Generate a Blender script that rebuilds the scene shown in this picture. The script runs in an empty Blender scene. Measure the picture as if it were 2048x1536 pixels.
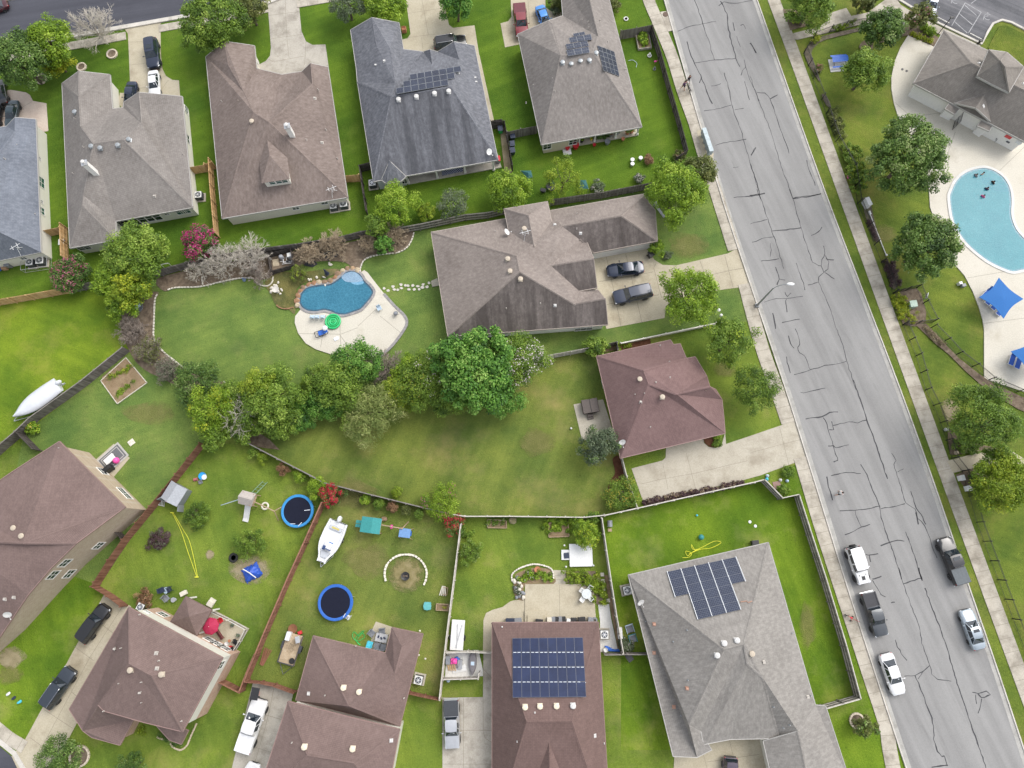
import bpy,math,random
import numpy as np
from mathutils import Vector,Matrix
from mathutils.geometry import tessellate_polygon
S=bpy.context.scene
C=S.collection
rad=math.radians
# ---------------------------------------------------------------- camera, sky, sun, exposure
F,H,NX,NY=1400.0,85.0,1052.0,1100.0
dn=Vector((NX-1024,-(NY-768),-F)).normalized()
cz=-dn
cx=(Vector((1,0,0))-cz*cz.x).normalized()
cy=cz.cross(cx)
RW2C=Matrix((cx,cy,cz)).transposed()
RC2W=RW2C.transposed()
cam=bpy.data.cameras.new('camera')
cam.sensor_fit='HORIZONTAL';cam.sensor_width=36.0;cam.lens=F/2048*36.0
cam.clip_start=1.0;cam.clip_end=2000.0
camo=bpy.data.objects.new('camera',cam);C.objects.link(camo)
camo.matrix_world=Matrix.Translation((0,0,H))@RC2W.to_4x4()
S.camera=camo
SUN_EL,SUN_AZ=rad(52),rad(52)
wd=bpy.data.worlds.new('World');S.world=wd;wd.use_nodes=True
wn=wd.node_tree
sky=wn.nodes.new('ShaderNodeTexSky');sky.sky_type='NISHITA';sky.sun_disc=False
sky.sun_elevation=SUN_EL;sky.sun_rotation=SUN_AZ;sky.air_density=1.0;sky.dust_density=3.0;sky.ozone_density=1.0
bg=wn.nodes['Background'];bg.inputs['Strength'].default_value=0.15
hs=wn.nodes.new('ShaderNodeHueSaturation');hs.inputs['Saturation'].default_value=0.3
wn.links.new(sky.outputs[0],hs.inputs['Color']);wn.links.new(hs.outputs[0],bg.inputs['Color'])
sl=bpy.data.lights.new('sun','SUN');sl.energy=0.6;sl.angle=rad(40);sl.color=(1.0,0.95,0.87)
so=bpy.data.objects.new('sun',sl);C.objects.link(so)
sd=Vector((math.sin(SUN_AZ)*math.cos(SUN_EL),math.cos(SUN_AZ)*math.cos(SUN_EL),math.sin(SUN_EL)))
so.rotation_euler=sd.to_track_quat('Z','Y').to_euler()
S.view_settings.view_transform='Standard';S.view_settings.look='None'
S.view_settings.exposure=1.0;S.view_settings.gamma=1.0
# ---------------------------------------------------------------- photo pixel -> place on the ground
def ray(px,py):
 return RC2W@Vector(((px-1024)/F,(768-py)/F,-1.0))
def P(px,py,z=0.0):
 d=ray(px,py);t=(z-H)/d.z
 return Vector((d.x*t,d.y*t,z))
TL={}
for r,y0 in zip('ABCD',(0,380,760,1136)):
 for c,x0 in zip('1234',(0,500,1000,1500)):
  TL[r+c]=(x0,y0,.26758 if c=='4' else .26039)
TL['E1']=(1720,40,.16278);TL['E2']=(850,380,.23926);TL['E3']=(1120,1060,.30983);TL['E4']=(690,20,.24096)
def t2(tile,x,y):
 a,b,s=TL[tile];return(a+x*s,b+y*s)
def T(tile,*c):
 return[t2(tile,c[i],c[i+1])for i in range(0,len(c),2)]
def px(*c):
 return[(c[i],c[i+1])for i in range(0,len(c),2)]
def mpp(x,y):
 return(P(x+1,y)-P(x,y)).length
def cat_rom(pts,n=6,closed=False):
 m=len(pts);out=[]
 rng=range(m)if closed else range(m-1)
 for i in rng:
  p=[pts[(i+k)%m]if closed else pts[min(max(i+k,0),m-1)]for k in(-1,0,1,2)]
  for j in range(n):
   t=j/n
   out.append(tuple(.5*(2*p[1][a]+(p[2][a]-p[0][a])*t+(2*p[0][a]-5*p[1][a]+4*p[2][a]-p[3][a])*t*t+(3*p[1][a]-p[0][a]-3*p[2][a]+p[3][a])*t**3)for a in range(len(pts[0]))))
 if not closed:out.append(tuple(pts[-1]))
 return out
 # ---------------------------------------------------------------- materials
def srgb(r,g,b):
 f=lambda v:(v/255/12.92)if v/255<=.04045 else((v/255+.055)/1.055)**2.4
 return(f(r),f(g),f(b))
def nodes(name):
 m=bpy.data.materials.new(name);m.use_nodes=True
 nt=m.node_tree;return m,nt,nt.nodes['Principled BSDF']
def N(nt,t,**kw):
 n=nt.nodes.new('ShaderNode'+t)
 for k,v in kw.items():
  if k.startswith('i_'):n.inputs[k[2:].replace('_',' ')].default_value=v
  else:setattr(n,k,v)
 return n
def ramp(nt,fac,stops):
 r=N(nt,'ValToRGB');e=r.color_ramp.elements
 while len(e)<len(stops):e.new(.5)
 for q,(p,c)in zip(e,stops):q.position=p;q.color=(*c,1)
 if fac is not None:nt.links.new(fac,r.inputs[0])
 return r.outputs[0]
def mixc(nt,fac,a,b,mode='MIX'):
 m=N(nt,'Mix',data_type='RGBA',blend_type=mode)
 for v,i in((fac,0),(a,6),(b,7)):
  if isinstance(v,(int,float)):m.inputs[i].default_value=v
  elif isinstance(v,tuple):m.inputs[i].default_value=(*v[:3],1)
  else:nt.links.new(v,m.inputs[i])
 return m.outputs[2]
def noise(nt,vec,scale,detail=3,rough=.55,stretch=None):
 if stretch:
  mp=N(nt,'Mapping');mp.inputs['Scale'].default_value=stretch;nt.links.new(vec,mp.inputs[0]);vec=mp.outputs[0]
 n=N(nt,'TexNoise');n.inputs['Scale'].default_value=scale;n.inputs['Detail'].default_value=detail
 n.inputs['Roughness'].default_value=rough;nt.links.new(vec,n.inputs['Vector']);return n.outputs[0]
def bump(nt,b,h,strength,dist=.05):
 bn=N(nt,'Bump');bn.inputs['Strength'].default_value=strength;bn.inputs['Distance'].default_value=dist
 nt.links.new(h,bn.inputs['Height']);nt.links.new(bn.outputs[0],b.inputs['Normal'])
def pos(nt):return N(nt,'NewGeometry').outputs['Position']
def obco(nt):return N(nt,'TexCoord').outputs['Object']
_mc={}
def flat(name,col,rough=.6,metal=0.0,var=.12,scale=6.0,coat=0.0,spec=.5):
 """plain paint / plastic / metal with slight procedural unevenness"""
 if name in _mc:return _mc[name]
 m,nt,b=nodes(name)
 n=noise(nt,obco(nt),scale,4)
 lo=tuple(c*(1-var)for c in col);hi=tuple(min(1,c*(1+var))for c in col)
 nt.links.new(ramp(nt,n,[(.3,lo),(.7,hi)]),b.inputs['Base Color'])
 b.inputs['Roughness'].default_value=rough;b.inputs['Metallic'].default_value=metal
 b.inputs['Coat Weight'].default_value=coat;b.inputs['Coat Roughness'].default_value=.06
 b.inputs['Specular IOR Level'].default_value=spec
 _mc[name]=m;return m
def grass(name,dark,mid,light,dry=None,dry_amt=.0,big=.07,seed=0.0,worn=.5):
 m,nt,b=nodes(name);p=pos(nt)
 off=N(nt,'VectorMath',operation='ADD');nt.links.new(p,off.inputs[0]);off.inputs[1].default_value=(seed*13.7,seed*7.1,0)
 p=off.outputs[0]
 c=ramp(nt,noise(nt,p,big,4,.6),[(.33,dark),(.5,mid),(.68,light)])
 c=mixc(nt,.3,c,ramp(nt,noise(nt,p,.5,5,.7),[(.35,tuple(v*.6 for v in mid)),(.55,mid),(.72,tuple(v*1.35 for v in light))]))
 c=mixc(nt,.5,c,ramp(nt,noise(nt,p,5.5,5,.8),[(.37,tuple(v*.22 for v in dark)),(.52,mid),(.7,tuple(min(1,v*1.75)for v in light))]))
 mp=N(nt,'Mapping');mp.inputs['Rotation'].default_value=(0,0,.35+seed*.8);nt.links.new(p,mp.inputs[0])
 st=noise(nt,mp.outputs[0],1.0,3,.55,(.9,.045,1))
 c=mixc(nt,.3,c,ramp(nt,st,[(.36,tuple(v*.62 for v in mid)),(.5,mid),(.64,tuple(min(1,v*1.25)for v in light))]))
 c=mixc(nt,.5,c,ramp(nt,noise(nt,p,1.6,4,.8),[(.30,tuple(v*.45 for v in dark)),(.40,mid),(.62,mid),(.74,tuple(min(1,v*1.5)for v in light))]),'MIX')
 if dry:
  f=N(nt,'MapRange');nt.links.new(noise(nt,p,.16,6,.68),f.inputs[0])
  f.inputs[1].default_value=.56-.1*worn;f.inputs[2].default_value=.8;f.inputs[4].default_value=dry_amt
  c=mixc(nt,f.outputs[0],c,dry)
 bn=noise(nt,p,big*1.9,5,.62);lo_=N(nt,'MapRange');nt.links.new(bn,lo_.inputs[0]);lo_.inputs[1].default_value=.36;lo_.inputs[2].default_value=.64
 tn=N(nt,'Mix',data_type='VECTOR');nt.links.new(lo_.outputs[0],tn.inputs[0]);tn.inputs[4].default_value=(.70,.78,.74);tn.inputs[5].default_value=(1.34,1.22,1.12)
 vm=N(nt,'VectorMath',operation='MULTIPLY');nt.links.new(c,vm.inputs[0]);nt.links.new(tn.outputs[1],vm.inputs[1]);c=vm.outputs[0]
 nt.links.new(c,b.inputs['Base Color']);b.inputs['Roughness'].default_value=.9
 b.inputs['Specular IOR Level'].default_value=.15
 bump(nt,b,noise(nt,p,7.0,4,.7),.9,.12)
 return m
def ground_mat(name,stops,scale=1.5,fine=14,rough=.9,bmp=.4,stain=None,st_scale=.4,st_lo=.55):
 m,nt,b=nodes(name);p=pos(nt)
 c=ramp(nt,noise(nt,p,scale,6,.62),stops)
 c=mixc(nt,.3,c,ramp(nt,noise(nt,p,fine,4,.7),[(.3,tuple(v*.55 for v in stops[0][1])),(.7,tuple(min(1,v*1.25)for v in stops[-1][1]))]))
 if stain:
  f=N(nt,'MapRange');nt.links.new(noise(nt,p,st_scale,7,.66),f.inputs[0]);f.inputs[1].default_value=st_lo;f.inputs[2].default_value=.8
  c=mixc(nt,f.outputs[0],c,stain)
 nt.links.new(c,b.inputs['Base Color']);b.inputs['Roughness'].default_value=rough;b.inputs['Specular IOR Level'].default_value=.25
 bump(nt,b,noise(nt,p,fine,4,.7),bmp,.03)
 return m
def shingle(name,col,col2,dark,streak=0.0,mott=.5,row=.17,tab=.42):
 """asphalt shingles laid along the slope (UV: u along the eave, v up the slope, metres)"""
 m,nt,b=nodes(name);uv=N(nt,'UVMap').outputs[0]
 br=N(nt,'TexBrick',offset=.5);br.inputs['Scale'].default_value=1.0
 br.inputs['Brick Width'].default_value=tab;br.inputs['Row Height'].default_value=row;br.inputs['Mortar Size'].default_value=.012
 br.inputs['Bias'].default_value=-.1
 br.inputs['Color1'].default_value=(*col,1);br.inputs['Color2'].default_value=(*col2,1);br.inputs['Mortar'].default_value=(*[v*.55 for v in dark],1)
 nt.links.new(uv,br.inputs['Vector']);c=br.outputs['Color']
 c=mixc(nt,mott,c,ramp(nt,noise(nt,uv,1.0,5,.7,(3.2,1.5,1)),[(.36,tuple(v*.8 for v in dark)),(.5,col),(.64,tuple(min(1,v*1.35)for v in col2))]))
 c=mixc(nt,.35,c,ramp(nt,noise(nt,uv,1.0,3,.6,(.22,.22,1)),[(.3,tuple(v*.72 for v in col)),(.7,tuple(min(1,v*1.2)for v in col2))]))
 if streak:
  f=N(nt,'MapRange');nt.links.new(noise(nt,uv,1.0,5,.6,(.75,.07,1)),f.inputs[0])
  f.inputs[1].default_value=.40;f.inputs[2].default_value=.60;f.inputs[4].default_value=streak
  c=mixc(nt,f.outputs[0],c,tuple(v*.55 for v in dark))
 nt.links.new(c,b.inputs['Base Color']);b.inputs['Roughness'].default_value=.92;b.inputs['Specular IOR Level'].default_value=.2
 bump(nt,b,br.outputs['Fac'],-.35,.02)
 return m
def leafmat(name,stops,trans=.25,rough=.55):
 m,nt,b=nodes(name)
 a=N(nt,'Attribute',attribute_name='tint');c=ramp(nt,a.outputs['Fac'],stops)
 nt.links.new(c,b.inputs['Base Color']);b.inputs['Roughness'].default_value=rough;b.inputs['Specular IOR Level'].default_value=.35
 if trans:
  tr=N(nt,'BsdfTranslucent');nt.links.new(c,tr.inputs[0]);mx=N(nt,'MixShader');mx.inputs[0].default_value=trans
  nt.links.new(b.outputs[0],mx.inputs[1]);nt.links.new(tr.outputs[0],mx.inputs[2])
  nt.links.new(mx.outputs[0],nt.nodes['Material Output'].inputs[0])
 return m
 # ---------------------------------------------------------------- mesh helpers
class MB:
 def __init__(s):s.v=[];s.f=[];s.m=[];s.uv={};s.mi=0;s.t=None
 def add(s,vs,fs):
  b=len(s.v);s.v+=[tuple(v)for v in vs]
  for f in fs:s.f.append([b+i for i in f]);s.m.append(s.mi)
  return s
 def box(s,c,d,rz=0.0,mtx=None):
  x,y,z=(k/2 for k in d);cs,sn=math.cos(rz),math.sin(rz);vs=[]
  for sx,sy,sz in((-1,-1,-1),(1,-1,-1),(1,1,-1),(-1,1,-1),(-1,-1,1),(1,-1,1),(1,1,1),(-1,1,1)):
   X,Y,Z=sx*x,sy*y,sz*z
   v=Vector((c[0]+X*cs-Y*sn,c[1]+X*sn+Y*cs,c[2]+Z))if mtx is None else mtx@Vector((c[0]+X,c[1]+Y,c[2]+Z))
   vs.append(v)
  return s.add(vs,[(3,2,1,0),(4,5,6,7),(0,1,5,4),(1,2,6,5),(2,3,7,6),(3,0,4,7)])
 def prism(s,pts,z0,z1,bottom=False):
  n=len(pts)
  ar=sum(pts[i][0]*pts[(i+1)%n][1]-pts[(i+1)%n][0]*pts[i][1]for i in range(n))
  if ar<0:pts=pts[::-1]
  vs=[(p[0],p[1],z0)for p in pts]+[(p[0],p[1],z1)for p in pts]
  fs=[(i,(i+1)%n,n+(i+1)%n,n+i)for i in range(n)]+[tuple(range(n,2*n))]
  if bottom:fs.append(tuple(reversed(range(n))))
  return s.add(vs,fs)
 def band(s,l,r,z0,z1):
  """long strip between two lines, one quad per step, with side faces"""
  n=len(l)
  vs=[(p[0],p[1],z1)for p in l]+[(p[0],p[1],z1)for p in r]+[(p[0],p[1],z0)for p in l]+[(p[0],p[1],z0)for p in r];fs=[]
  for i in range(n-1):fs+=[(i,n+i,n+i+1,i+1),(i+1,2*n+i+1,2*n+i,i),(n+i,3*n+i,3*n+i+1,n+i+1)]
  fs+=[(0,2*n,3*n,n),(n-1,2*n-1,4*n-1,3*n-1)]
  return s.add(vs,fs)
 def tube(s,p,r,n=6,cap=True):
  """p: list of points, r: radius or list"""
  p=[Vector(q)for q in p];rr=r if isinstance(r,(list,tuple))else[r]*len(p);vs=[];fs=[]
  for i,q in enumerate(p):
   d=(p[min(i+1,len(p)-1)]-p[max(i-1,0)])
   if d.length<1e-9:d=Vector((0,0,1))
   d.normalize()
   u=d.cross(Vector((0,0,1))if abs(d.z)<.9 else Vector((1,0,0))).normalized();w=d.cross(u)
   for k in range(n):
    a=2*math.pi*k/n;vs.append(q+(u*math.cos(a)+w*math.sin(a))*rr[i])
  for i in range(len(p)-1):
   for k in range(n):
    fs.append((i*n+k,i*n+(k+1)%n,(i+1)*n+(k+1)%n,(i+1)*n+k))
  if cap:fs+=[tuple(reversed(range(n))),tuple(range((len(p)-1)*n,len(p)*n))]
  return s.add(vs,fs)
 def lathe(s,prof,n=16,c=(0,0,0),mtx=None):
  """prof: (r, z) from bottom up"""
  vs=[];fs=[];k=len(prof)
  for r,z in prof:
   for i in range(n):
    a=2*math.pi*i/n;v=Vector((c[0]+r*math.cos(a),c[1]+r*math.sin(a),c[2]+z))
    vs.append(mtx@v if mtx else v)
  for j in range(k-1):
   for i in range(n):fs.append((j*n+i,j*n+(i+1)%n,(j+1)*n+(i+1)%n,(j+1)*n+i))
  fs+=[tuple(reversed(range(n))),tuple(range((k-1)*n,k*n))]
  return s.add(vs,fs)
 def torus(s,R,r,c=(0,0,0),n=32,k=8,sz=1.0):
  vs=[];fs=[]
  for i in range(n):
   a=2*math.pi*i/n
   for j in range(k):
    b=2*math.pi*j/k;q=R+r*math.cos(b);vs.append((c[0]+q*math.cos(a),c[1]+q*math.sin(a),c[2]+r*sz*math.sin(b)))
  for i in range(n):
   for j in range(k):fs.append((i*k+j,((i+1)%n)*k+j,((i+1)%n)*k+(j+1)%k,i*k+(j+1)%k))
  return s.add(vs,fs)
 def blob(s,c,r,n=10,k=6,jit=0.0,rng=None):
  """rounded lump, r = (rx, ry, rz)"""
  vs=[(c[0],c[1],c[2]-r[2])];fs=[]
  for j in range(1,k):
   b=-math.pi/2+math.pi*j/k
   for i in range(n):
    a=2*math.pi*i/n;q=1+(rng.uniform(-jit,jit)if rng else 0)
    vs.append((c[0]+r[0]*q*math.cos(b)*math.cos(a),c[1]+r[1]*q*math.cos(b)*math.sin(a),c[2]+r[2]*q*math.sin(b)))
  vs.append((c[0],c[1],c[2]+r[2]));t=len(vs)-1
  for i in range(n):
   fs.append((0,1+(i+1)%n,1+i));fs.append((t,1+(k-2)*n+i,1+(k-2)*n+(i+1)%n))
   for j in range(k-2):fs.append((1+j*n+i,1+j*n+(i+1)%n,1+(j+1)*n+(i+1)%n,1+(j+1)*n+i))
  return s.add(vs,fs)
 def build(s,name,mats,parent=None,off=None,smooth=None,bevel=0.0):
  me=bpy.data.meshes.new(name)
  o=Vector(off)if off is not None else None
  me.from_pydata([(v[0]-o.x,v[1]-o.y,v[2]-o.z)for v in s.v]if o is not None else s.v,[],s.f)
  for m in(mats if isinstance(mats,(list,tuple))else[mats]):me.materials.append(m)
  if any(s.m):me.polygons.foreach_set('material_index',s.m)
  if s.uv:
   ul=me.uv_layers.new(name='UVMap')
   for p in me.polygons:
    fr=s.uv.get(p.index)
    if fr:
     for li in p.loop_indices:
      v=Vector(s.v[me.loops[li].vertex_index]);ul.data[li].uv=(v.dot(fr[0]),v.dot(fr[1]))
  if s.t is not None:
   at=me.attributes.new('tint','FLOAT','POINT');at.data.foreach_set('value',s.t)
  if smooth is not None:
   me.polygons.foreach_set('use_smooth',[True]*len(me.polygons));me.set_sharp_from_angle(angle=rad(smooth))
  me.update()
  ob=bpy.data.objects.new(name,me);C.objects.link(ob)
  if parent is not None:ob.parent=parent
  if bevel:
   bv=ob.modifiers.new('bevel','BEVEL');bv.width=bevel;bv.segments=2;bv.limit_method='ANGLE'
  return ob
def tag(o,label,cat,group=None,kind=None):
 if label:o['label']=label
 if cat:o['category']=cat
 if group:o['group']=group
 if kind:o['kind']=kind
 return o
def thing(name,label,cat,loc=(0,0,0),rz=0.0,group=None):
 o=bpy.data.objects.new(name,None);C.objects.link(o);o.empty_display_size=.3
 o.location=loc;o.rotation_euler=(0,0,rz);return tag(o,label,cat,group)
def heading(a,b):
 d=P(*b)-P(*a);return math.atan2(d.y,d.x)
def copy_tree(o,parent=None):
 c=o.copy();C.objects.link(c)
 if parent is not None:c.parent=parent
 for ch in[q for q in bpy.data.objects if q.parent==o]:copy_tree(ch,c)
 return c
 # ---------------------------------------------------------------- ground, lawns, roads, paths
ZL=[0.0]
def sheet(name,pts,mat,z=None,kind='structure',curve=0,label=None,cat=None,joints=None,jw=.035,thick=False):
 if z is None:ZL[0]+=.0022;z=ZL[0]
 if curve:pts=cat_rom(pts,curve,True)
 w=[P(*p)for p in pts]
 mb=MB()
 ar=sum(w[i].x*w[(i+1)%len(w)].y-w[(i+1)%len(w)].x*w[i].y for i in range(len(w)))
 if ar<0:w=w[::-1]
 if thick:mb.prism(w,-.03,z)
 else:mb.add([(p.x,p.y,z)for p in w],[tuple(range(len(w)))])
 o=tag(mb.build(name,mat),label,cat,None,kind)
 if joints:
  jb=MB()
  for j in joints:ribbon(jb,[P(*p)for p in j],jw,z+.004)
  jb.build('control_joint',m_joint,o)
 return o
def ribbon(mb,w,width,z,wob=0.0,rng=None):
 L=[];R=[]
 for i,p in enumerate(w):
  a=w[max(i-1,0)];b=w[min(i+1,len(w)-1)];d=Vector((b.x-a.x,b.y-a.y,0))
  if d.length<1e-6:d=Vector((1,0,0))
  d.normalize();n=Vector((-d.y,d.x,0));k=width/2*(1+(rng.uniform(-wob,wob)if rng else 0))
  L.append((p.x+n.x*k,p.y+n.y*k,z));R.append((p.x-n.x*k,p.y-n.y*k,z))
 m=len(w);mb.add(L+R,[(m+i,m+i+1,i+1,i)for i in range(m-1)])
def offset_line(w,d):
 o=[]
 for i,p in enumerate(w):
  a=w[max(i-1,0)];b=w[min(i+1,len(w)-1)];t=Vector((b.x-a.x,b.y-a.y,0)).normalized()
  o.append(Vector((p.x-t.y*d,p.y+t.x*d,0)))
 return o
def extend(w,a=0,b=0):
 if a:w=[w[0]+(w[0]-w[2]).normalized()*a]+w
 if b:w=w+[w[-1]+(w[-1]-w[-3]).normalized()*b]
 return w
def strip(name,pts,width,mat,z,curve=5,joint=1.5,kind='structure',ext=(0,0)):
 w=extend([P(*p)for p in(cat_rom(pts,curve)if curve else pts)],*ext)
 l=offset_line(w,width/2);r=offset_line(w,-width/2)
 mb=MB();mb.band(l,r,-.03,z);o=tag(mb.build(name,mat),None,None,None,kind)
 if joint:
  jb=MB();acc=0.0
  for i in range(len(w)-1):
   d=w[i+1]-w[i];L=d.length;t=d.normalized();n=Vector((-t.y,t.x,0));s=joint-acc
   while s<L:
    c=w[i]+t*s;ribbon(jb,[c+n*width/2,c-n*width/2],.035,z+.004);s+=joint
   acc=(acc+L)%joint
  jb.build('control_joint',m_joint,o)
 return o
def curb(name,w,z=.13,width=.16):
 mb=MB();mb.band(offset_line(w,width/2),offset_line(w,-width/2),-.02,z)
 return tag(mb.build(name,m_curb),None,None,None,'structure')
m_joint=flat('joint_dark',(.20,.18,.14),.95)
m_conc=ground_mat('concrete',[(.25,(.36,.325,.26)),(.5,(.44,.402,.325)),(.75,(.50,.462,.385))],.5,9,.9,.15,(.25,.215,.16),.3,.52)
m_conc_tan=ground_mat('concrete_tan',[(.25,(.355,.312,.225)),(.5,(.435,.388,.288)),(.75,(.495,.447,.345))],.4,9,.9,.15,(.22,.18,.12),.22,.54)
m_conc_grey=ground_mat('concrete_stained',[(.25,(.34,.31,.265)),(.5,(.42,.39,.335)),(.75,(.5,.465,.405))],.6,9,.9,.15,(.17,.15,.12),.45,.48)
m_walk=ground_mat('sidewalk_concrete',[(.25,(.36,.325,.265)),(.5,(.45,.41,.34)),(.75,(.52,.48,.41))],.7,9,.9,.2,(.17,.147,.115),.6,.44)
m_deck=ground_mat('pool_deck_concrete',[(.25,(.51,.475,.395)),(.5,(.565,.53,.45)),(.75,(.61,.575,.50))],.25,7,.85,.1,(.42,.38,.30),.3,.54)
m_white=ground_mat('white_concrete',[(.25,(.56,.55,.51)),(.5,(.62,.61,.58)),(.75,(.68,.67,.64))],.6,9,.85,.1,(.4,.37,.31),.5,.58)
m_curb=ground_mat('curb_concrete',[(.3,(.42,.40,.36)),(.5,(.52,.49,.44)),(.7,(.60,.57,.52))],.8,9,.9,.2,(.24,.22,.18),.7,.55)
m_gut=ground_mat('gutter_concrete',[(.3,(.30,.29,.27)),(.5,(.36,.35,.325)),(.7,(.43,.42,.39))],.8,9,.9,.2,(.2,.19,.17),.7,.5)
m_mulch=ground_mat('mulch',[(.3,(.085,.06,.04)),(.5,(.165,.125,.09)),(.7,(.27,.215,.155))],2.2,13,.95,1.0,(.05,.035,.025),.8,.5)
m_mulch_red=ground_mat('red_mulch',[(.3,(.06,.022,.012)),(.5,(.10,.042,.024)),(.7,(.15,.07,.04))],2.2,13,.95,1.0)
m_soil=ground_mat('garden_soil',[(.3,(.14,.095,.05)),(.5,(.24,.17,.10)),(.7,(.33,.25,.16))],1.4,11,.95,.8,(.09,.09,.03),.7,.55)
m_dirt=ground_mat('bare_dirt',[(.3,(.22,.17,.10)),(.5,(.33,.27,.17)),(.7,(.42,.35,.24))],1.0,10,.95,.6,(.15,.16,.05),.8,.48)
def soft_patch(name,stops,cover=.9):
 """bare soil that thins out into the grass round it"""
 m=ground_mat(name,stops,1.0,10,.95,.6);nt=m.node_tree;b=nt.nodes['Principled BSDF']
 v=N(nt,'VectorMath',operation='DISTANCE');nt.links.new(N(nt,'TexCoord').outputs['Generated'],v.inputs[0]);v.inputs[1].default_value=(.5,.5,0)
 sp=N(nt,'Vector'+'Math',operation='MULTIPLY');sp.inputs[1].default_value=(1,1,0);nt.links.new(N(nt,'TexCoord').outputs['Generated'],sp.inputs[0]);nt.links.new(sp.outputs[0],v.inputs[0])
 a=N(nt,'Math',operation='ADD');nt.links.new(v.outputs['Value'],a.inputs[0]);q=N(nt,'Math',operation='MULTIPLY');nt.links.new(noise(nt,pos(nt),1.6,6,.75),q.inputs[0]);q.inputs[1].default_value=.75;nt.links.new(q.outputs[0],a.inputs[1])
 f=N(nt,'MapRange');nt.links.new(a.outputs[0],f.inputs[0]);f.inputs[1].default_value=.64;f.inputs[2].default_value=.92;f.inputs[3].default_value=cover;f.inputs[4].default_value=0
 nt.links.new(f.outputs[0],b.inputs['Alpha']);return m
m_dirt_s=soft_patch('thinning_dirt',[(.3,(.24,.19,.11)),(.5,(.35,.29,.18)),(.7,(.43,.36,.25))],.75)
m_dry_s=soft_patch('dry_grass_patch',[(.3,(.15,.15,.045)),(.5,(.21,.20,.07)),(.7,(.28,.25,.10))],.5)
def road_mat(name,lo,mid,hi,ang,lane=True):
 m,nt,b=nodes(name);p=pos(nt)
 mp=N(nt,'Mapping');mp.inputs['Rotation'].default_value=(0,0,ang);nt.links.new(p,mp.inputs[0]);q=mp.outputs[0]
 c=ramp(nt,noise(nt,q,1.0,4,.6,(.03,.55,1)),[(.38,tuple(v*.88 for v in lo)),(.5,mid),(.62,tuple(v*1.08 for v in hi))])
 c=mixc(nt,.35,c,ramp(nt,noise(nt,p,.35,6,.65),[(.32,lo),(.52,mid),(.72,hi)]))
 c=mixc(nt,.3,c,ramp(nt,noise(nt,p,16,4,.75),[(.3,tuple(v*.55 for v in lo)),(.7,tuple(v*1.35 for v in hi))]))
 f=N(nt,'MapRange');nt.links.new(noise(nt,q,1.0,6,.65,(.1,.7,1)),f.inputs[0]);f.inputs[1].default_value=.58;f.inputs[2].default_value=.76;f.inputs[4].default_value=.55
 c=mixc(nt,f.outputs[0],c,tuple(v*.6 for v in lo))
 nt.links.new(c,b.inputs['Base Color']);b.inputs['Roughness'].default_value=.9;b.inputs['Specular IOR Level'].default_value=.25
 bump(nt,b,noise(nt,p,16,4,.7),.3,.02)
 return m
m_road=road_mat('worn_asphalt',(.215,.211,.206),(.25,.246,.239),(.285,.28,.272),rad(70))
m_newroad=road_mat('dark_asphalt',(.052,.053,.066),(.064,.066,.08),(.078,.08,.096),rad(-10))
m_lot=road_mat('parking_asphalt',(.05,.054,.062),(.12,.12,.13),(.22,.215,.22),rad(30))
G_vivid=grass('grass_vivid',(0.042,0.095,0.009),(0.08,0.15,0.014),(0.135,0.215,0.024),(.2,.22,.06),.35,.06,1,.1)
G_lime=grass('grass_lime',(0.075,0.14,0.014),(0.13,0.205,0.017),(0.19,0.27,0.024),(.33,.30,.08),.55,.09,2,.4)
G_mid=grass('grass_mid',(.09,.145,.022),(.135,.20,.03),(.19,.255,.045),(.30,.26,.12),.6,.07,3,.5)
G_olive=grass('grass_olive',(0.09,0.125,0.026),(0.135,0.18,0.038),(0.19,0.23,0.058),(.31,.25,.12),.65,.07,4,.6)
G_pool=grass('grass_pool_yard',(.085,.14,.035),(.125,.195,.048),(.19,.25,.06),(.27,.25,.11),.4,.08,5,.3)
G_club=grass('grass_club',(.075,.12,.02),(.115,.165,.026),(.17,.215,.04),(.30,.24,.09),.55,.09,6,.6)
G_bright=grass('grass_bright',(.065,.125,.01),(.11,.19,.015),(.175,.255,.028),(.33,.31,.12),.6,.08,7,.5)
G_verge=grass('grass_verge',(.07,.11,.016),(.105,.145,.022),(.15,.185,.035),(.28,.22,.1),.6,.12,8,.6)
# the ground: one sheet far past the frame
gmb=MB();gmb.add([(-420,-420,0),(420,-420,0),(420,420,0),(-420,420,0)],[(0,1,2,3)])
tag(gmb.build('ground',G_mid),None,None,None,'structure')
sheet('lawn',px(-300,-260,1330,-260,1345,0,1452,395,1440,370,1305,378,1203,398,976,441,805,466,600,497,440,520,328,551,198,572,0,610,-300,660),G_vivid)
sheet('lawn',px(-300,660,0,610,198,572,300,556,262,703,177,769,78,841,42,877,0,911,-300,1110),G_lime)
sheet('lawn',px(300,556,328,551,600,497,805,466,976,441,1203,398,1305,378,1440,370,1478,493,1545,640,1430,652,1238,690,1070,724,900,760,640,800,470,870,262,703),G_pool)
sheet('lawn',px(470,870,640,800,900,760,1070,724,1238,690,1240,930,1271,1018,1205,1032,932,1033,851,1016,667,971,500,886),G_olive)
sheet('lawn',px(1238,690,1456,640,1545,650,1690,1150,1640,1160,1500,966,1271,1018,1240,930),G_mid)
sheet('lawn',px(1205,1032,1271,1018,1377,994,1520,962,1554,997,1589,990,1643,1160,1714,1393,1640,1411,1650,1500,1240,1500,1219,1160),G_bright)
sheet('lawn',px(1520,962,1600,925,1850,1640,1650,1700,1640,1411,1714,1393,1643,1160,1589,990,1554,997),G_bright)
sheet('lawn',px(924,1034,1205,1032,1219,1160,1242,1303,1242,1680,870,1680,883,1394),G_mid)
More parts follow.
